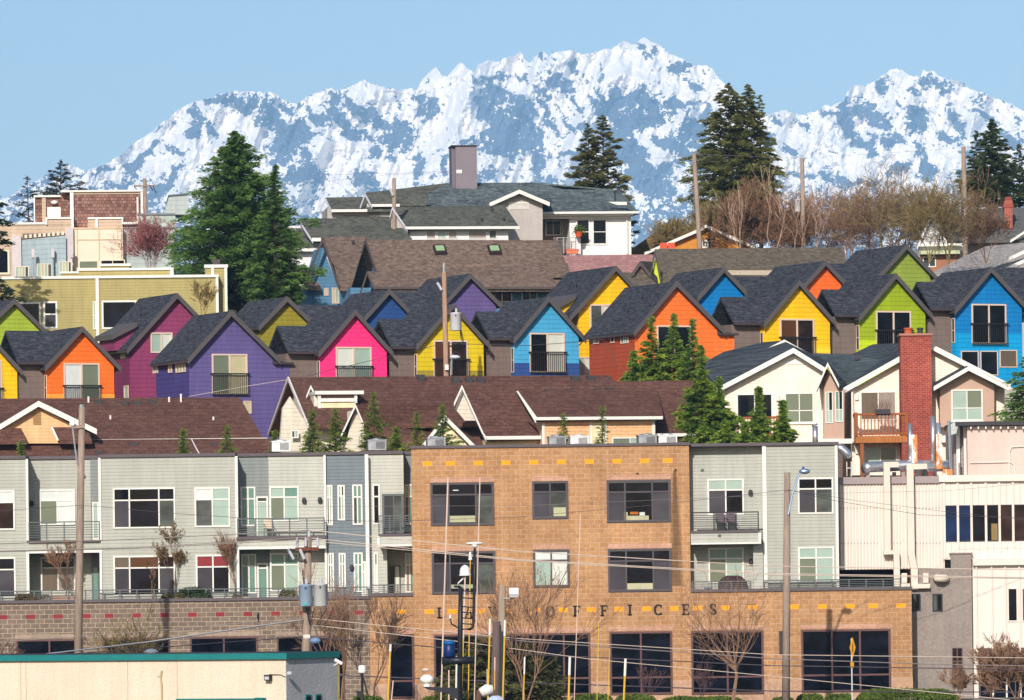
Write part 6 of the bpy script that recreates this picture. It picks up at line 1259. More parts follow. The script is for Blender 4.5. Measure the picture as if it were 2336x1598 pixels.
obj('satellite_dome', M().lathe(tuple(q), [(.16, 0), (.16, .03), (.135, .04), (.14, .12), (.12, .2), (.07, .26), (.01, .285)], 16), WH2, F.e, True); T([(1061, 1316, -.1), (1046, 1330, -.05), (1044, 1338, 0)], .02, 'bracket', WH2)
q = F.at(1025, 1500, -.1); dr = obj('blue_drum', M().lathe(tuple(q), [(.12, 0), (.15, .04), (.15, .32), (.12, .34)], 14), plain(C(20, 50, 110, .85), .4), F.e, True); obj('drum_lid', M().lathe((q.x, q.y, q.z+.34), [(.15, 0), (.16, .03), (.12, .09), (.02, .1)], 14), plain(C(30, 100, 170, .85), .4), dr)
q = F.at(1027, 1411, -.05); obj('cone_antenna', M().lathe(tuple(q), [(.035, 0), (.03, .02), (.01, .1)], 8), WH2, F.e, True); T([(1027, 1412, -.05), (1030, 1424, 0), (1044, 1432, 0)], .02, 'bracket')
obj('gaff', M().prism([F.xz(963, 1567), F.xz(1048, 1570), F.xz(1048, 1600), F.xz(1020, 1582), F.xz(975, 1573)], 'y', -.06, .06), MB, F.e)
q = F.at(974, 1562, -.05); obj('radar_base', M().blob((q.x, 0, q.z+.13), (.18, .14, .13), 3, .05), WH2, F.e, True); obj('radar_top', M().blob((q.x-.02, 0, q.z+.38), (.10, .09, .05), 4, .03), PKW, F.e, True); obj('radar_foot', M().lathe((q.x, 0, q.z-.06), [(.1, 0), (.1, .05), (.05, .08)], 10), WH2, F.e)
f = Fr('radar_mast', 'small mast with a white box dome, right of the teal roofed building', 'mast', 826, 1598, 150, 0, z=.2); q = f.at(826, 1536)
obj('post', M().tube([(0, 0, 0), (q.x, 0, q.z)], .03, 8), BLACKM, f.e); obj('dome', M().lathe((q.x, 0, q.z), [(.10, 0), (.11, .03), (.10, .17), (.08, .2), (.01, .21)], 12), WH2, f.e, True); q = f.at(823, 1577); obj('bracket', M().prism([(q.x-.15, q.z), (q.x+.06, q.z), (q.x+.06, q.z-.3)], 'y', -.03, .03), BLACKM, f.e)
f = Fr('furled_canvas', 'white canvas roll lashed on a tilted brown spar at the bottom', 'canvas roll', 1100, 1598, 149, 0, z=.2)
obj('spar', M().tube([(-.45, 0, -.1), f.at(1095, 1575)], .09, 8), wood(C(110, 84, 76)), f.e); a, b = f.at(1097, 1582), f.at(1125, 1572); obj('roll', M().tube([a, a.lerp(b, .5)+Vector((0, 0, .04)), b], [.13, .15, .10], 12), WH2, f.e, True); obj('cover', M().blob(f.at(1130, 1598), (.22, .15, .12), 2, .1), plain(C(190, 205, 240)), f.e)
# street sign
f = Fr('road_sign', 'yellow diamond warning sign on a thin white post before the wide shop window', 'road sign', 1944, 1590, 241, 20, z=0)
q = f.at(1944, 1457); obj('post', M().tube([(0, 0, 0), (0, 0, q.z+.0)], .03, 8), plain(C(225, 225, 230)), f.e)
e = f.at(1944, 1478); obj('sign_board', M().prism([(e.x-.14, e.z), (e.x, e.z-.45), (e.x+.14, e.z), (e.x, e.z+.45)], 'y', -.05, -.035), plain(C(226, 160, 20, .85)), f.e); obj('plate', M().box(-.08, .08, -.05, -.035, e.z-.85, e.z-.62), plain(C(226, 160, 20, .85)), f.e); obj('symbol', M().prism([(e.x-.02, e.z-.2), (e.x+.02, e.z-.2), (e.x+.02, e.z+.12), (e.x, e.z+.2), (e.x-.02, e.z+.12)], 'y', -.055, -.051), plain(C(90, 60, 10)), f.e)
# ------------------------------------------------------------------ vegetation
def leafmesh(name, centers, axes, size, wid, tint, mat, parent, seed=0):
    """many small pointed leaf faces: centre, direction, length, width"""
    rs = np.random.RandomState(seed); n = len(centers)
    d = axes/np.maximum(1e-6, np.linalg.norm(axes, axis=1, keepdims=True)); r = rs.normal(size=(n, 3)); s = np.cross(d, r); s /= np.maximum(1e-6, np.linalg.norm(s, axis=1, keepdims=True))
    L_ = size[:, None]; w = (size*wid)[:, None]
    v = np.stack([centers-d*L_*.5, centers+s*w*.5, centers+d*L_*.5, centers-s*w*.5], 1).reshape(-1, 3)
    me = bpy.data.meshes.new(name); me.vertices.add(4*n); me.vertices.foreach_set('co', v.reshape(-1).astype(np.float32)); me.loops.add(4*n); me.loops.foreach_set('vertex_index', np.arange(4*n, dtype=np.int32))
    me.polygons.add(n); me.polygons.foreach_set('loop_start', (np.arange(n)*4).astype(np.int32)); me.polygons.foreach_set('loop_total', np.full(n, 4, np.int32)); me.update()
    a = me.attributes.new('tint', 'FLOAT', 'POINT'); a.data.foreach_set('value', np.repeat(np.clip(tint, 0, 1), 4).astype(np.float32))
    return link(name, me, mat, parent)
def conifer(label, top, base, D, prof, mat, seed, nb=170, per=130, leaf_=.24, up=.15, droop=.35, bark=None, tops=((0, 1.),), cat='conifer', name='conifer', wid=.30, tilt=0, loose=.10, group=None, t0=.05, tipc=.6):
    """prof: [(height share, half width px)] of the crown between base and top"""
    rs = np.random.RandomState(seed); ppm = FPX/D; f = Fr(name, label, 'tree', base[0], base[1], D, 0, group)
    tp = f.at(*top); bs = f.at(*base); H = tp.z-bs.z; hs = [p[0] for p in prof]; ws = [p[1]/ppm for p in prof]
    obj('trunk', M().tube([(0, 0, -.3), (0, 0, max(.1, bs.z)), (tp.x*.5, 0, bs.z+H*.5), (tp.x, 0, tp.z-H*.03)], [max(.10, H*.016), max(.09, H*.014), H*.008, .012], 8), bark or wood(C(110, 84, 66, .7)), f.e)
    Cn, Ax, Sz, Tn = [], [], [], []; limbs = M()
    for i in range(nb):
        t = t0+(1-t0)*(i+rs.rand())/nb; R_ = np.interp(t, hs, ws)*rs.uniform(.5, 1.1)
        if rs.rand() < .2: R_ *= 1.16
        ph = i*2.39996+rs.normal()*.4; ln = max(.12, R_)
        cx = tp.x*t; o = np.array([cx, 0, bs.z+H*t-ln*up*.3])
        dr = np.array([math.cos(ph), math.sin(ph), 0.]); k = max(6, int(per*(.2+1.1*ln/(max(ws)+.01))))
        side = np.array([-dr[1], dr[0], 0]); ns = int(5+ln*5); sc_ = rs.rand(ns)**tipc; lc = rs.normal(size=ns)*ln*loose*1.7*(1.15-sc_*.75); zc = rs.normal(size=ns)*(.02+.025*ln)
        sg = .035+.035*min(2.5, ln)*.9; ix = rs.randint(0, ns, k); s = sc_[ix]; lat = lc[ix]+rs.normal(size=k)*sg*.8; out_ = rs.normal(size=k)*sg*1.5
        z = up*ln*s*1.2 - droop*ln*s*s + zc[ix] + rs.normal(size=k)*sg*.45 - np.abs(out_)*.25
        c = o + dr*(ln*s+out_)[:, None] + side*lat[:, None]; c[:, 2] += z
        ax = dr[None]*.8 + side*(np.sign(lat)*.5)[:, None] + np.array([0, 0, up-droop*1.4])*s[:, None] + rs.normal(size=(k, 3))*.22
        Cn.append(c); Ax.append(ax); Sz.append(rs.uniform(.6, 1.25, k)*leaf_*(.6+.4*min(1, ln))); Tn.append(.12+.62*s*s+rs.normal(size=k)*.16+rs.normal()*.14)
        if ln > .6: limbs.tube([o, o+dr*ln*.5+np.array([0, 0, up*ln*.5-droop*ln*.25]), o+dr*ln*.8+np.array([0, 0, up*ln*.9-droop*ln*.64])], [.035, .025, .01], 4)
    # leader
    k = 60; s = rs.rand(k); c = np.array([tp.x, 0, tp.z]) - np.array([0, 0, 1])*(s*H*.07)[:, None] + rs.normal(size=(k, 3))*.035*(1+s*2)[:, None]
    Cn.append(c); Ax.append(np.array([0, 0, 1.])+rs.normal(size=(k, 3))*.45); Sz.append(np.full(k, leaf_*.6)); Tn.append(np.full(k, .6))
    cr = leafmesh('crown', np.concatenate(Cn), np.concatenate(Ax), np.concatenate(Sz), wid, np.concatenate(Tn), mat, f.e, seed)
    if limbs.v: obj('limbs', limbs, bark or wood(C(110, 84, 66, .7)), cr)
    return f
CEDG = leaf((.035, .095, .026), (.19, .32, .07)); CEDO = leaf((.06, .08, .02), (.26, .26, .08)); YNG = leaf((.06, .13, .018), (.30, .34, .07)); DKG = leaf((.012, .035, .02), (.045, .075, .035)); PINE = leaf((.055, .075, .024), (.25, .23, .08)); SPR = leaf((.02, .035, .03), (.09, .085, .06))
# big cedar at the left: a tall main stem and a lower one beside it
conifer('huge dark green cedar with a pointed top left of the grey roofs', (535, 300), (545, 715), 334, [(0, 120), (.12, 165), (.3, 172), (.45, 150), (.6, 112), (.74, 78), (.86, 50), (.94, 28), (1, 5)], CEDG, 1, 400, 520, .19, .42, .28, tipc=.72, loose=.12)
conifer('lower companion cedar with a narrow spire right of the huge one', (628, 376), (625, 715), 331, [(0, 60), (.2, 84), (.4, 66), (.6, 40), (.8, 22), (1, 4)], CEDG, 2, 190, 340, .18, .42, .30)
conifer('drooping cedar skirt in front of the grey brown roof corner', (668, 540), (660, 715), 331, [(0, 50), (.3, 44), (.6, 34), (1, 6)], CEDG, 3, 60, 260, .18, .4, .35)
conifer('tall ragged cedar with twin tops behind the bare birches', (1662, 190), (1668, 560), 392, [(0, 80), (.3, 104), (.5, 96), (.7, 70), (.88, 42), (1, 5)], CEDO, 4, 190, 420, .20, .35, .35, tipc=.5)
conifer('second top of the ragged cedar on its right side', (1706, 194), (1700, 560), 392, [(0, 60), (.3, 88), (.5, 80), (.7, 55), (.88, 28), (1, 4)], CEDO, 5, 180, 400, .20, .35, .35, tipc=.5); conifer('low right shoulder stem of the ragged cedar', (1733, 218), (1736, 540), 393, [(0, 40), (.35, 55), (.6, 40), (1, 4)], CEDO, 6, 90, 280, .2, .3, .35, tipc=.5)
conifer('open crowned pine with bare trunk above the white house roof', (1375, 264), (1378, 470), 385, [(0, 60), (.15, 72), (.35, 55), (.55, 50), (.75, 34), (1, 5)], PINE, 7, 70, 460, .19, .35, .15, loose=.17, tipc=.36); conifer('left twin of the open crowned pine', (1341, 283), (1345, 470), 385, [(0, 62), (.2, 60), (.4, 45), (.7, 30), (1, 4)], PINE, 8, 60, 420, .19, .35, .15, loose=.17, tipc=.36)
conifer('scraggly pine boughs right of the white house corner', (1425, 430), (1440, 600), 383, [(0, 45), (.3, 28), (.6, 34), (1, 8)], PINE, 9, 22, 320, .20, .2, .15, loose=.2, tipc=.36)
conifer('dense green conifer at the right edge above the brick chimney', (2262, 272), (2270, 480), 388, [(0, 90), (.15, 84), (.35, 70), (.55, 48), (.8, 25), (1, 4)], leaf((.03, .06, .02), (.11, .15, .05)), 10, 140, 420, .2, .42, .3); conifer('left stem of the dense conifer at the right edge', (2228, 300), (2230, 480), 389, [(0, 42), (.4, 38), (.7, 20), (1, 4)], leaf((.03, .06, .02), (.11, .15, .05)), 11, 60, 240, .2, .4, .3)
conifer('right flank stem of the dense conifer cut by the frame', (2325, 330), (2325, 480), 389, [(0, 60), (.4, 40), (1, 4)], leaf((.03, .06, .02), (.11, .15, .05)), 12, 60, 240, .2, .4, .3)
conifer('sparse brownish spruce behind the brown shingle box', (138, 366), (138, 540), 386, [(0, 85), (.3, 80), (.55, 74), (.75, 40), (1, 5)], SPR, 13, 46, 200, .2, .35, .2, loose=.12); conifer('thin sparse spruce at the left of the shingle box', (62, 402), (66, 540), 384, [(0, 75), (.3, 60), (.6, 34), (1, 4)], SPR, 14, 26, 90, .2, .3, .2, loose=.12)
conifer('dark conifer boughs entering at the far left edge, upper', (-30, 420), (-25, 580), 320, [(0, 60), (.3, 62), (.6, 56), (1, 20)], DKG, 15, 50, 110, .24, .1, .2); conifer('dark conifer bough over the olive wall at the far left', (-28, 632), (-30, 710), 312, [(0, 40), (.4, 90), (.7, 70), (1, 20)], DKG, 16, 40, 130, .22, .1, .15)
# young conifers behind the office roof line
for i, (tx, ty, by, w, D, lb) in enumerate(((48, 1010, 1060, 13, 256, 'small sapling tip at the far left roof edge'), (418, 982, 1060, 20, 256, 'young conifer tip before the brown roof at the left'), (518, 973, 1060, 26, 256, 'young conifer before the violet house corner'), (626, 985, 1060, 17, 257, 'young conifer tip beside the leftmost air conditioner'),
    (713, 938, 1060, 30, 257, 'slender young conifer before the cream gable'), (765, 935, 1060, 40, 257.5, 'yellowish young conifer before the small dormer bay'), (853, 896, 1060, 52, 258, 'largest young conifer of the row, right of the cornice bay'), (904, 975, 1060, 30, 257, 'low young conifer right of the largest in the row'), (950, 942, 1060, 26, 256.6, 'young conifer left of the white front gable'),
    (1010, 925, 1060, 40, 256.6, 'young conifer growing before the white front gable'), (1286, 946, 1060, 24, 257, 'small conifer before the left peach wall'), (1374, 928, 1060, 24, 257, 'small conifer before the recess between the peach walls'))):
    conifer(lb, (tx, ty), (tx, by), D, [(0, w), (.35, w*.9), (.6, w*.55), (.8, w*.3), (1, 1.5)], YNG, 30+i, 60, 60 if w < 28 else 120, .15, .35, .25, loose=.16, group='young conifers in a row', t0=.0)
for i, (tx, ty, by, w, D, lb) in enumerate(((1486, 722, 1000, 60, 281, 'left spire of the conifer clump before the large orange house'), (1537, 716, 1000, 62, 281, 'middle spire of the conifer clump before the large orange house'), (1580, 728, 1000, 55, 280, 'right spire of the conifer clump before the large orange house'),
    (1600, 790, 1060, 46, 267, 'dark conifer below the slate roof left of the cream house'), (1640, 860, 1060, 44, 266.5, 'conifer against the left corner of the cream house'), (1445, 800, 1000, 48, 282, 'low left conifer beside the rust red side wall'),
    (1731, 884, 1060, 22, 262, 'conifer rising before the left wooden balcony'), (1786, 914, 1060, 25, 262, 'conifer below the square window of the cream house'), (1655, 960, 1060, 36, 262, 'low bushy conifer at the left foot of the cream house'), (1700, 965, 1060, 28, 261.5, 'low conifer below the left balcony'))):
    conifer(lb, (tx, ty), (tx, by), D, [(0, w*1.35), (.3, w*1.4), (.55, w*1.15), (.70, w*.55), (.82, w*.2), (1, 2)], leaf((.045, .13, .018), (.34, .44, .06)), 60+i, 130, 330, .17, .3, .28, loose=.15, group='bushy conifers beside the orange and cream houses', t0=0)
conifer('dark green conifer cut by the right picture edge', (2350, 800), (2345, 1000), 268, [(0, 60), (.3, 66), (.7, 40), (1, 6)], CEDG, 80, 110, 110, .2, .2, .3)
# bare trees
def bare(label, base, D, H, spread, seed, mat, depth=6, kids=3, lean=0., first=.3, thick=.02, twig=.009, name='bare_tree', buds=None, upr=.55, group=None, stems=1, z=None, kids0=0):
    rs = random.Random(seed); f = Fr(name, label, 'tree', base[0], base[1], D, 0, group, z=z); tr, tw = M(), M(); bc = []
    def grow(p, d, L_, r, k):
        n = 3 if k > 2 else 2; pts = [p]; q = p; dd = d
        for i in range(n):
            dd = (dd + Vector((rs.gauss(0, .12), rs.gauss(0, .12), rs.gauss(.05*upr, .08)))).normalized(); q = q + dd*(L_/n); pts.append(q)
        rad = [max(twig, r*(1-.45*i/n)) for i in range(n+1)]
        (tr if k >= depth-1 else tw).tube(pts, rad, 6 if k >= depth-1 else (4 if k > 2 else 3), cap=k >= depth-1)
        if k <= 0 or L_ < .1:
            if buds: bc.append((q, dd))
            return
        m = kids + (rs.random() < .4) if not (kids0 and k == depth) else kids0
        for i in range(m):
            t = rs.uniform(.35 if k < depth else (.75 if kids0 else .5), 1.) if i else 1.; j = min(n-1, int(t*n)); s = pts[j].lerp(pts[j+1], t*n-j) if t < 1 else pts[-1]
            a = rs.uniform(.25, .75)*spread if i else rs.uniform(.05, .25); ph = rs.uniform(0, 6.283); side = dd.orthogonal().normalized(); side.rotate(Matrix.Rotation(ph, 3, dd))
            nd = (dd*math.cos(a) + side*math.sin(a) + Vector((0, 0, .16*upr))).normalized(); grow(s, nd, L_*rs.uniform(.55, .85), max(twig, rad[j]*rs.uniform(.45, .7)), k-1)
    for s_ in range(stems):
        d = Vector((lean+(rs.gauss(0, .25) if stems > 1 else 0), rs.gauss(0, .05), 1)).normalized(); grow(Vector((0, 0, 0)), d, H*first, H*thick/(stems**.4), depth)
    obj('trunk', tr, mat, f.e); c = obj('crown', tw, mat, f.e)
    if buds and bc:
        nn = buds[1]; rs2 = np.random.RandomState(seed); cen = np.array([tuple(b[0]) for b in bc]); ax = np.array([tuple(b[1]) for b in bc]); ix = rs2.randint(0, len(cen), nn)
        leafmesh('buds', cen[ix]-ax[ix]*rs2.rand(nn, 1)*.3+rs2.normal(size=(nn, 3))*.05, ax[ix]+rs2.normal(size=(nn, 3))*.5, rs2.uniform(.6, 1.2, nn)*buds[2], .5, rs2.rand(nn), buds[0], c, seed)['kind'] = 'stuff'
    return f
BK = wood(C(150, 116, 92, .8)); BKG = wood(C(142, 124, 82, .8)); BKR = wood(C(146, 110, 86, .8)); BIR = wood(C(204, 172, 146, .85), .25); BKD = wood(C(124, 100, 84, .8))
PLUM = leaf((.26, .09, .10), (.58, .34, .33)); BUDG = leaf((.09, .075, .035), (.18, .14, .065)); BUDR = leaf((.14, .075, .05), (.27, .15, .10))
bare('red leaved flowering plum beside the huge cedar', (345, 640), 342, 5.0, 1.5, 5, wood(C(160, 96, 92)), 5, 3, 0, .27, .008, .008, 'flowering_plum', (PLUM, 4200, .10), .9, stems=8, z=P(345, 640, 342).z)
bare('small bare tree in front of the olive wall corner', (460, 740), 322, 3.0, .8, 6, wood(C(140, 116, 70)), 5, 3, 0, .3, .012, .010, stems=2, z=P(460, 740, 322).z)
BKG2 = wood(C(136, 122, 74, .8))
G2 = 'bare trees behind the coloured houses'
for i, (px, py, D, H, sp, m, lb, bud) in enumerate(((1870, 585, 372, 7.0, 1.3, BKR, 'wide bare tree right of the white transformer pole', BUDR), (1935, 600, 368, 7.0, 1.45, BK, 'mossy bare tree left of centre behind the moss green gable', BUDR), (2015, 600, 366, 7.4, 1.45, BKG, 'mossy bare tree with spreading crown above the moss green gable', BUDR), (2080, 600, 369, 7.0, 1.4, BKD, 'brown bare tree left of the pointed white gable', BUDR),
        (2165, 630, 335, 6.0, 1.4, BKG, 'near mossy bare tree with forked trunk right of the moss green gable', BUDR), (2250, 640, 338, 3.6, 1.2, BKR, 'twiggy bare tree before the pale grey roofs', BUDR), (2120, 640, 334, 4.4, 1.3, BKG, 'low mossy bare tree beside the moss green gable', BUDR),
 (1905, 585, 375, 6.6, 1.4, BKR, 'fine brown bare tree between the pole and the mossy trees', BUDR), (1975, 590, 376, 7.2, 1.4, BK, 'tall brown bare tree behind the mossy pair', BUDR), (2045, 590, 377, 7.4, 1.4, BKR, 'tall rusty bare tree rising behind the moss green gable', BUDR), (2190, 610, 374, 6.4, 1.4, BK, 'brown bare tree in front of the wide grey slate roof', BUDR))):
    bare(lb, (px, py), D, H*(1.0+(i*29 % 7)*.035), sp, 20+i, m, 6, 2, 0, .27, .013, .010, buds=(bud, 2600, .07), upr=.2, group=G2, stems=4, kids0=6, z=P(px, 590, D).z-(1.5-(i*37 % 11)*.12 if D > 340 else .3))
for i, (px, D, H, lb) in enumerate(((1560, 378, 5.5, 'leftmost bare bushy tree behind the bare leaning pole'), (1640, 376, 7.0, 'dense olive twigged tree behind the ochre cottage'), (1700, 374, 7.4, 'dense brown twigged tree right of the ochre cottage'), (1760, 376, 7.2, 'dense brown birch mass left of the transformer pole'), (1800, 380, 6.0, 'reddish twig mass right behind the birches'))):
    bare(lb, (px, 580), D, H, 1.15, 40+i, BKG if i < 2 else BKR, 6, 3, 0, .24, .012, .011, buds=(BUDG if i < 3 else BUDR, 4200, .12), upr=.5, group=G2, stems=5, z=P(px, 580, D).z-1.2)
for i, (a, b, D, H, ln, lb) in enumerate(((1815, 575, 369, 5.0, .1, 'white trunked birch just left of the transformer pole'), (1855, 575, 368, 4.6, .35, 'leaning white birch right of the transformer pole'), (1765, 575, 370, 5.5, -.1, 'pale birch rising through the brown twig mass'), (1700, 575, 371, 5.0, -.3, 'leaning pale birch behind the ochre cottage'))):
    bare(lb, (a, b), D, H, .5, 60+i, BIR, 4, 2, ln, .42, .008, .006, 'birch_tree', group='birch trees', stems=2, z=P(a, 580, D).z-1.)
G3 = 'bare street trees'
SB = (BUDG, 500, .08)
bare('bare street tree in front of the left brick base, right of the pole', (345, 1600), 238, 5.6, 1.05, 81, BKG, 5, 3, 0, .3, .014, .009, buds=(BUDG, 200, .07), group=G3, stems=2, upr=.3)
bare('bare street tree shading the brick joint right of the transformers', (775, 1600), 240, 6.6, .9, 82, BK, 5, 3, 0, .3, .013, .007, upr=.6, kids0=5, group=G3, stems=2); bare('second bare tree with dark twigs before the red accent bricks', (850, 1600), 243, 5.6, .85, 83, BKD, 5, 3, 0, .3, .014, .009, group=G3, stems=2)
bare('large twiggy street tree before the letter W', (1195, 1600), 238, 7.4, .85, 84, BK, 5, 2, 0, .28, .011, .008, buds=(BUDG, 350, .06), group=G3, stems=5, upr=.7, kids0=5)
bare('bare street tree with a pale trunk below the letter S', (1671, 1612), 240, 6.0, 1.6, 85, BK, 5, 2, 0, .34, .016, .007, group=G3, upr=1.0, kids0=14)
bare('twiggy bare tree before the right end shop entrance', (2260, 1610), 240, 4.2, .95, 86, BK, 6, 3, 0, .2, .012, .010, buds=(BUDG, 1200, .08), group=G3, stems=4); bare('second twiggy bush at the right edge by the pink panels', (2320, 1610), 239, 4.0, .95, 87, BK, 6, 3, 0, .2, .012, .010, buds=(BUDG, 900, .08), group=G3, stems=4); bare('low grey twigs before the stucco wall base', (2190, 1610), 242, 2.6, .9, 88, BK, 5, 3, 0, .2, .012, .009, group=G3, stems=4)
bare('purplish twig bush before the middle shop window', (1480, 1612), 243, 2.4, 1.1, 89, wood(C(110, 84, 86)), 4, 2, 0, .28, .008, .006, group=G3, stems=6); bare('purplish twig bush under the pale trunked street tree', (1600, 1612), 243, 2.4, 1.1, 90, wood(C(110, 84, 86)), 4, 2, 0, .28, .008, .006, group=G3, stems=6)
bare('bare tree tip at the lower left picture edge', (-25, 1600), 240, 3.6, .9, 91, BKD, 5, 3, .1, .3, .014, .009, group=G3, stems=2)
G4 = 'small trees on the apartment terrace'
zt_ = F.O.z
for i, (px, py, D, H, lb, bud) in enumerate(((150, 1355, 250.68, 3.0, 'thin bare tree in the pink brick planter', None), (350, 1368, 250.66, 2.4, 'small bare sapling before the wide lower window', None), (398, 1362, 250.68, 3.8, 'brown twiggy terrace tree between the lower windows', (leaf((.12, .07, .02), (.28, .2, .07)), 900, .12)), (537, 1362, 250.68, 3.6, 'reddish budding terrace tree before the white corner board', (leaf((.14, .05, .04), (.3, .16, .13)), 350, .09)), (900, 1362, 251, .01, '', None))):
    if lb: bare(lb, (px, py), D, H, .7, 100+i, BKR if i != 2 else BKD, 5, 3, 0, .3, .010, .008, buds=bud, upr=.8, group=G4, z=P(px, py, D).z-.15)
# evergreens and hedges
def bush(label, x0, x1, yt, D, mat, seed, depth=.6, n=3500, lf=.10, zb=None, name='shrub', cat='shrub', lum=.25, group=None, kind=None):
    rs = np.random.RandomState(seed); a = P(x0, yt, D); b = P(x1, yt, D); z = ground(D) if zb is None else zb; f = Fr(name, label, cat, (x0+x1)/2, yt, D, 0, group, z=z)
    W_ = (b.x-a.x)/2; H = (a.z+b.z)/2-z; u = rs.uniform(-1, 1, n); ph = rs.uniform(0, math.pi, n); e = np.sqrt(np.clip(1-np.abs(u)**6, 0, 1)); lump = 1-lum*fbm(u*W_*1.3+50, ph*1.2, 3, seed); r = rs.uniform(.55, 1, n)**.5
    c = np.stack([u*W_, np.cos(ph)*depth*e*lump*r, np.clip(np.sin(ph), 0, 1)**.6*H*e*lump*(.55+.45*r)*rs.uniform(.35, 1.04, n)**.35], 1)
    leafmesh('foliage', c, rs.normal(size=(n, 3))+np.array([0, -.3, .6]), rs.uniform(.6, 1.3, n)*lf, .55, .5+rs.normal(size=n)*.22, mat, f.e, seed)
    mb = M()
    for i in range(max(2, int(W_*3))): x = (i+.5)/max(2, int(W_*3))*2*W_*.9-W_*.9; mb.tube([(x, 0, 0), (x+.1, 0, H*.5)], .02, 4)
    obj('stems', mb, BKD, f.e)
HG = leaf((.04, .09, .012), (.20, .26, .04)); EVG = leaf((.05, .06, .018), (.21, .20, .06))
for i, (x0, x1, yt, lb) in enumerate(((800, 880, 1582, 'bright green hedge tuft below the small white box dome'), (950, 1170, 1580, 'bright green hedge stretch below the radar mast'), (1300, 1400, 1578, 'bright green hedge stretch under the wide shop window'), (1400, 1500, 1580, 'green hedge stretch below the middle shop window'), (1500, 1700, 1586, 'dull hedge stretch below the pale trunked tree'), (1815, 1880, 1580, 'round green hedge just right of the tall right pole'), (1880, 1945, 1578, 'round green hedge left of the warning sign post'), (1950, 2190, 1566, 'tall bright hedge right of the warning sign'), (1760, 1812, 1588, 'low hedge tuft around the right pole foot'))):
    bush(lb, x0, x1, yt, 242.5, HG, 200+i, .5, int(28*(x1-x0)), .12, name='hedge', cat='hedge', group='clipped hedges along the street')
conifer('dark olive evergreen shrub behind the radar mast', (1100, 1450), (1100, 1600), 241, [(0, 95), (.4, 85), (.75, 55), (1, 12)], EVG, 210, 110, 120, .2, .2, .3); conifer('olive evergreen shrub right of the mast before the wide window', (1195, 1462), (1195, 1600), 241.5, [(0, 90), (.4, 82), (.75, 55), (1, 12)], EVG, 211, 100, 110, .2, .2, .3); conifer('feathery evergreen shrub at the left of the wide window', (1030, 1490), (1030, 1600), 241.8, [(0, 40), (.5, 36), (1, 8)], EVG, 212, 60, 90, .18, .2, .3)
conifer('small feathery evergreen before the mullions of the wide window', (1262, 1500), (1262, 1600), 241.8, [(0, 40), (.5, 34), (1, 6)], EVG, 213, 60, 90, .18, .2, .3)
zf_ = P(440, 1372, 250).z
bush('dark green box hedge on the terrace between two lower windows', 402, 484, 1336, 250.68, leaf((.012, .035, .01), (.05, .085, .02)), 220, .3, 3000, .07, zf_, 'hedge', 'hedge'); bush('brown dry hedge on the terrace at the left', 32, 86, 1349, 250.68, leaf((.10, .055, .02), (.2, .13, .06)), 221, .3, 1800, .07, zf_, 'hedge', 'hedge')
bush('grey twiggy shrub beside the brown hedge', 86, 118, 1352, 250.7, leaf((.12, .10, .08), (.25, .22, .17)), 222, .3, 500, .07, zf_); bush('rust and green shrub behind the terrace rail below the balcony', 636, 680, 1341, 250.7, leaf((.14, .08, .02), (.14, .2, .05)), 223, .25, 1500, .08, zf_); bush('small crimson shrub in the low concrete planter', 528, 556, 1352, 250.66, leaf((.12, .05, .04), (.24, .12, .1)), 224, .2, 500, .06, zf_)
bush('olive and rust ground shrub beside the box hedge', 366, 424, 1346, 250.64, leaf((.12, .10, .03), (.24, .2, .06)), 225, .25, 900, .08, zf_)
bush('green ivy shrub growing on the roof wall at the right edge', 2286, 2345, 955, 262, HG, 226, .5, 500, .12, P(2310, 975, 262).z); 
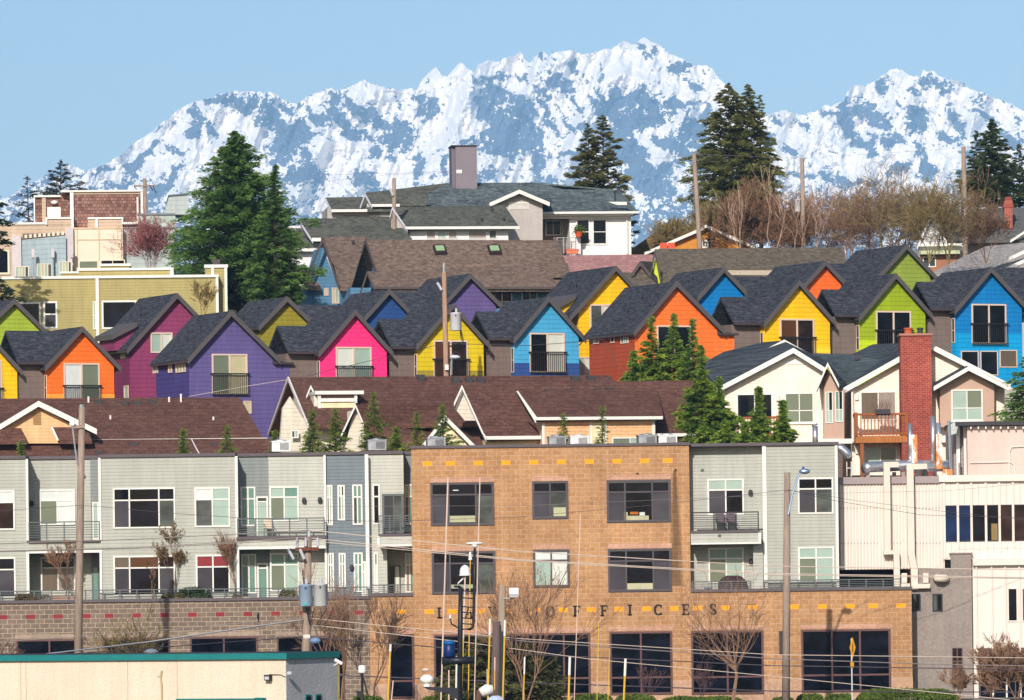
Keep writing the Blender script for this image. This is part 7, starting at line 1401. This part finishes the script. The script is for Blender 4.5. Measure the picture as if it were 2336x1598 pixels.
# potted plant on the white house balcony
f = Fr('potted_plant', 'orange pot with a green plant on the white house balcony post', 'potted plant', 1320, 541, 369.7, 0, z=P(1320, 541, 369.7).z)
obj('pot', M().lathe((0, 0, 0), [(.17, 0), (.26, .28), (.28, .28), (.28, .33)], 12), plain(C(226, 96, 40, .85)), f.e)
rs = np.random.RandomState(3); leafmesh('plant', rs.normal(size=(220, 3))*np.array([.2, .12, .14])+np.array([0, 0, .5]), rs.normal(size=(220, 3)), np.full(220, .16), .5, rs.rand(220), HG, f.e)
f = Fr('flower_pot', 'square terracotta pot low on the white house balcony', 'flower pot', 1306, 578, 369.5, 0, z=P(1306, 580, 369.5).z); obj('body', M().prism([(-.36, 0), (.36, 0), (.4, .22), (-.4, .22)], 'y', -.3, .3), plain(C(240, 130, 100, .85)), f.e); obj('rim', M().box(-.43, .43, -.33, .33, .221, .3), plain(C(230, 110, 84, .85)), f.e)
# ------------------------------------------------------------------ camera, light, sky, render
cam = bpy.data.cameras.new('camera'); co = bpy.data.objects.new('camera', cam); COL.objects.link(co)
cam.sensor_width = 36; cam.lens = FPX/2336*36; cam.clip_start = 1; cam.clip_end = 60000
cam.shift_y = (1350-799)/2336
co.matrix_world = Matrix.Translation(CAM) @ Matrix.Rotation(-ROLL, 4, 'Y').inverted() @ Matrix.Rotation(R(90), 4, 'X') if False else Matrix.Translation(CAM) @ Matrix.Rotation(ROLL, 4, 'Y') @ Matrix.Rotation(R(90), 4, 'X')
SC.camera = co
SEL, SAZ = 28., 12.     # elevation, degrees to the left behind the camera
sdir = Vector((-math.sin(R(SAZ))*math.cos(R(SEL)), -math.cos(R(SAZ))*math.cos(R(SEL)), math.sin(R(SEL))))
sl = bpy.data.lights.new('sun', 'SUN'); sl.energy = 4.4; sl.angle = R(.5); sl.color = (1, .93, .85)
so = bpy.data.objects.new('sun', sl); COL.objects.link(so); so.location = (0, 0, 80)
so.rotation_euler = sdir.to_track_quat('Z', 'Y').to_euler()
W = bpy.data.worlds.new('World'); SC.world = W; W.use_nodes = True
nt = W.node_tree; bg = nt.nodes['Background']; sky = nt.nodes.new('ShaderNodeTexSky'); sky.sky_type = 'NISHITA'
sky.sun_disc = False; sky.sun_elevation = R(SEL); sky.sun_rotation = math.atan2(sdir.x, sdir.y)
sky.air_density = 1.0; sky.dust_density = 1.3; sky.ozone_density = 2.0; sky.altitude = 0
nt.links.new(sky.outputs[0], bg.inputs[0]); bg.inputs[1].default_value = .10
SC.view_settings.view_transform = 'Standard'; SC.view_settings.look = 'None'; SC.view_settings.gamma = 1
SC.view_settings.exposure = 0.0
SC.render.engine = 'CYCLES'; SC.cycles.use_denoising = True; SC.cycles.max_bounces = 6; SC.cycles.volume_bounces = 1
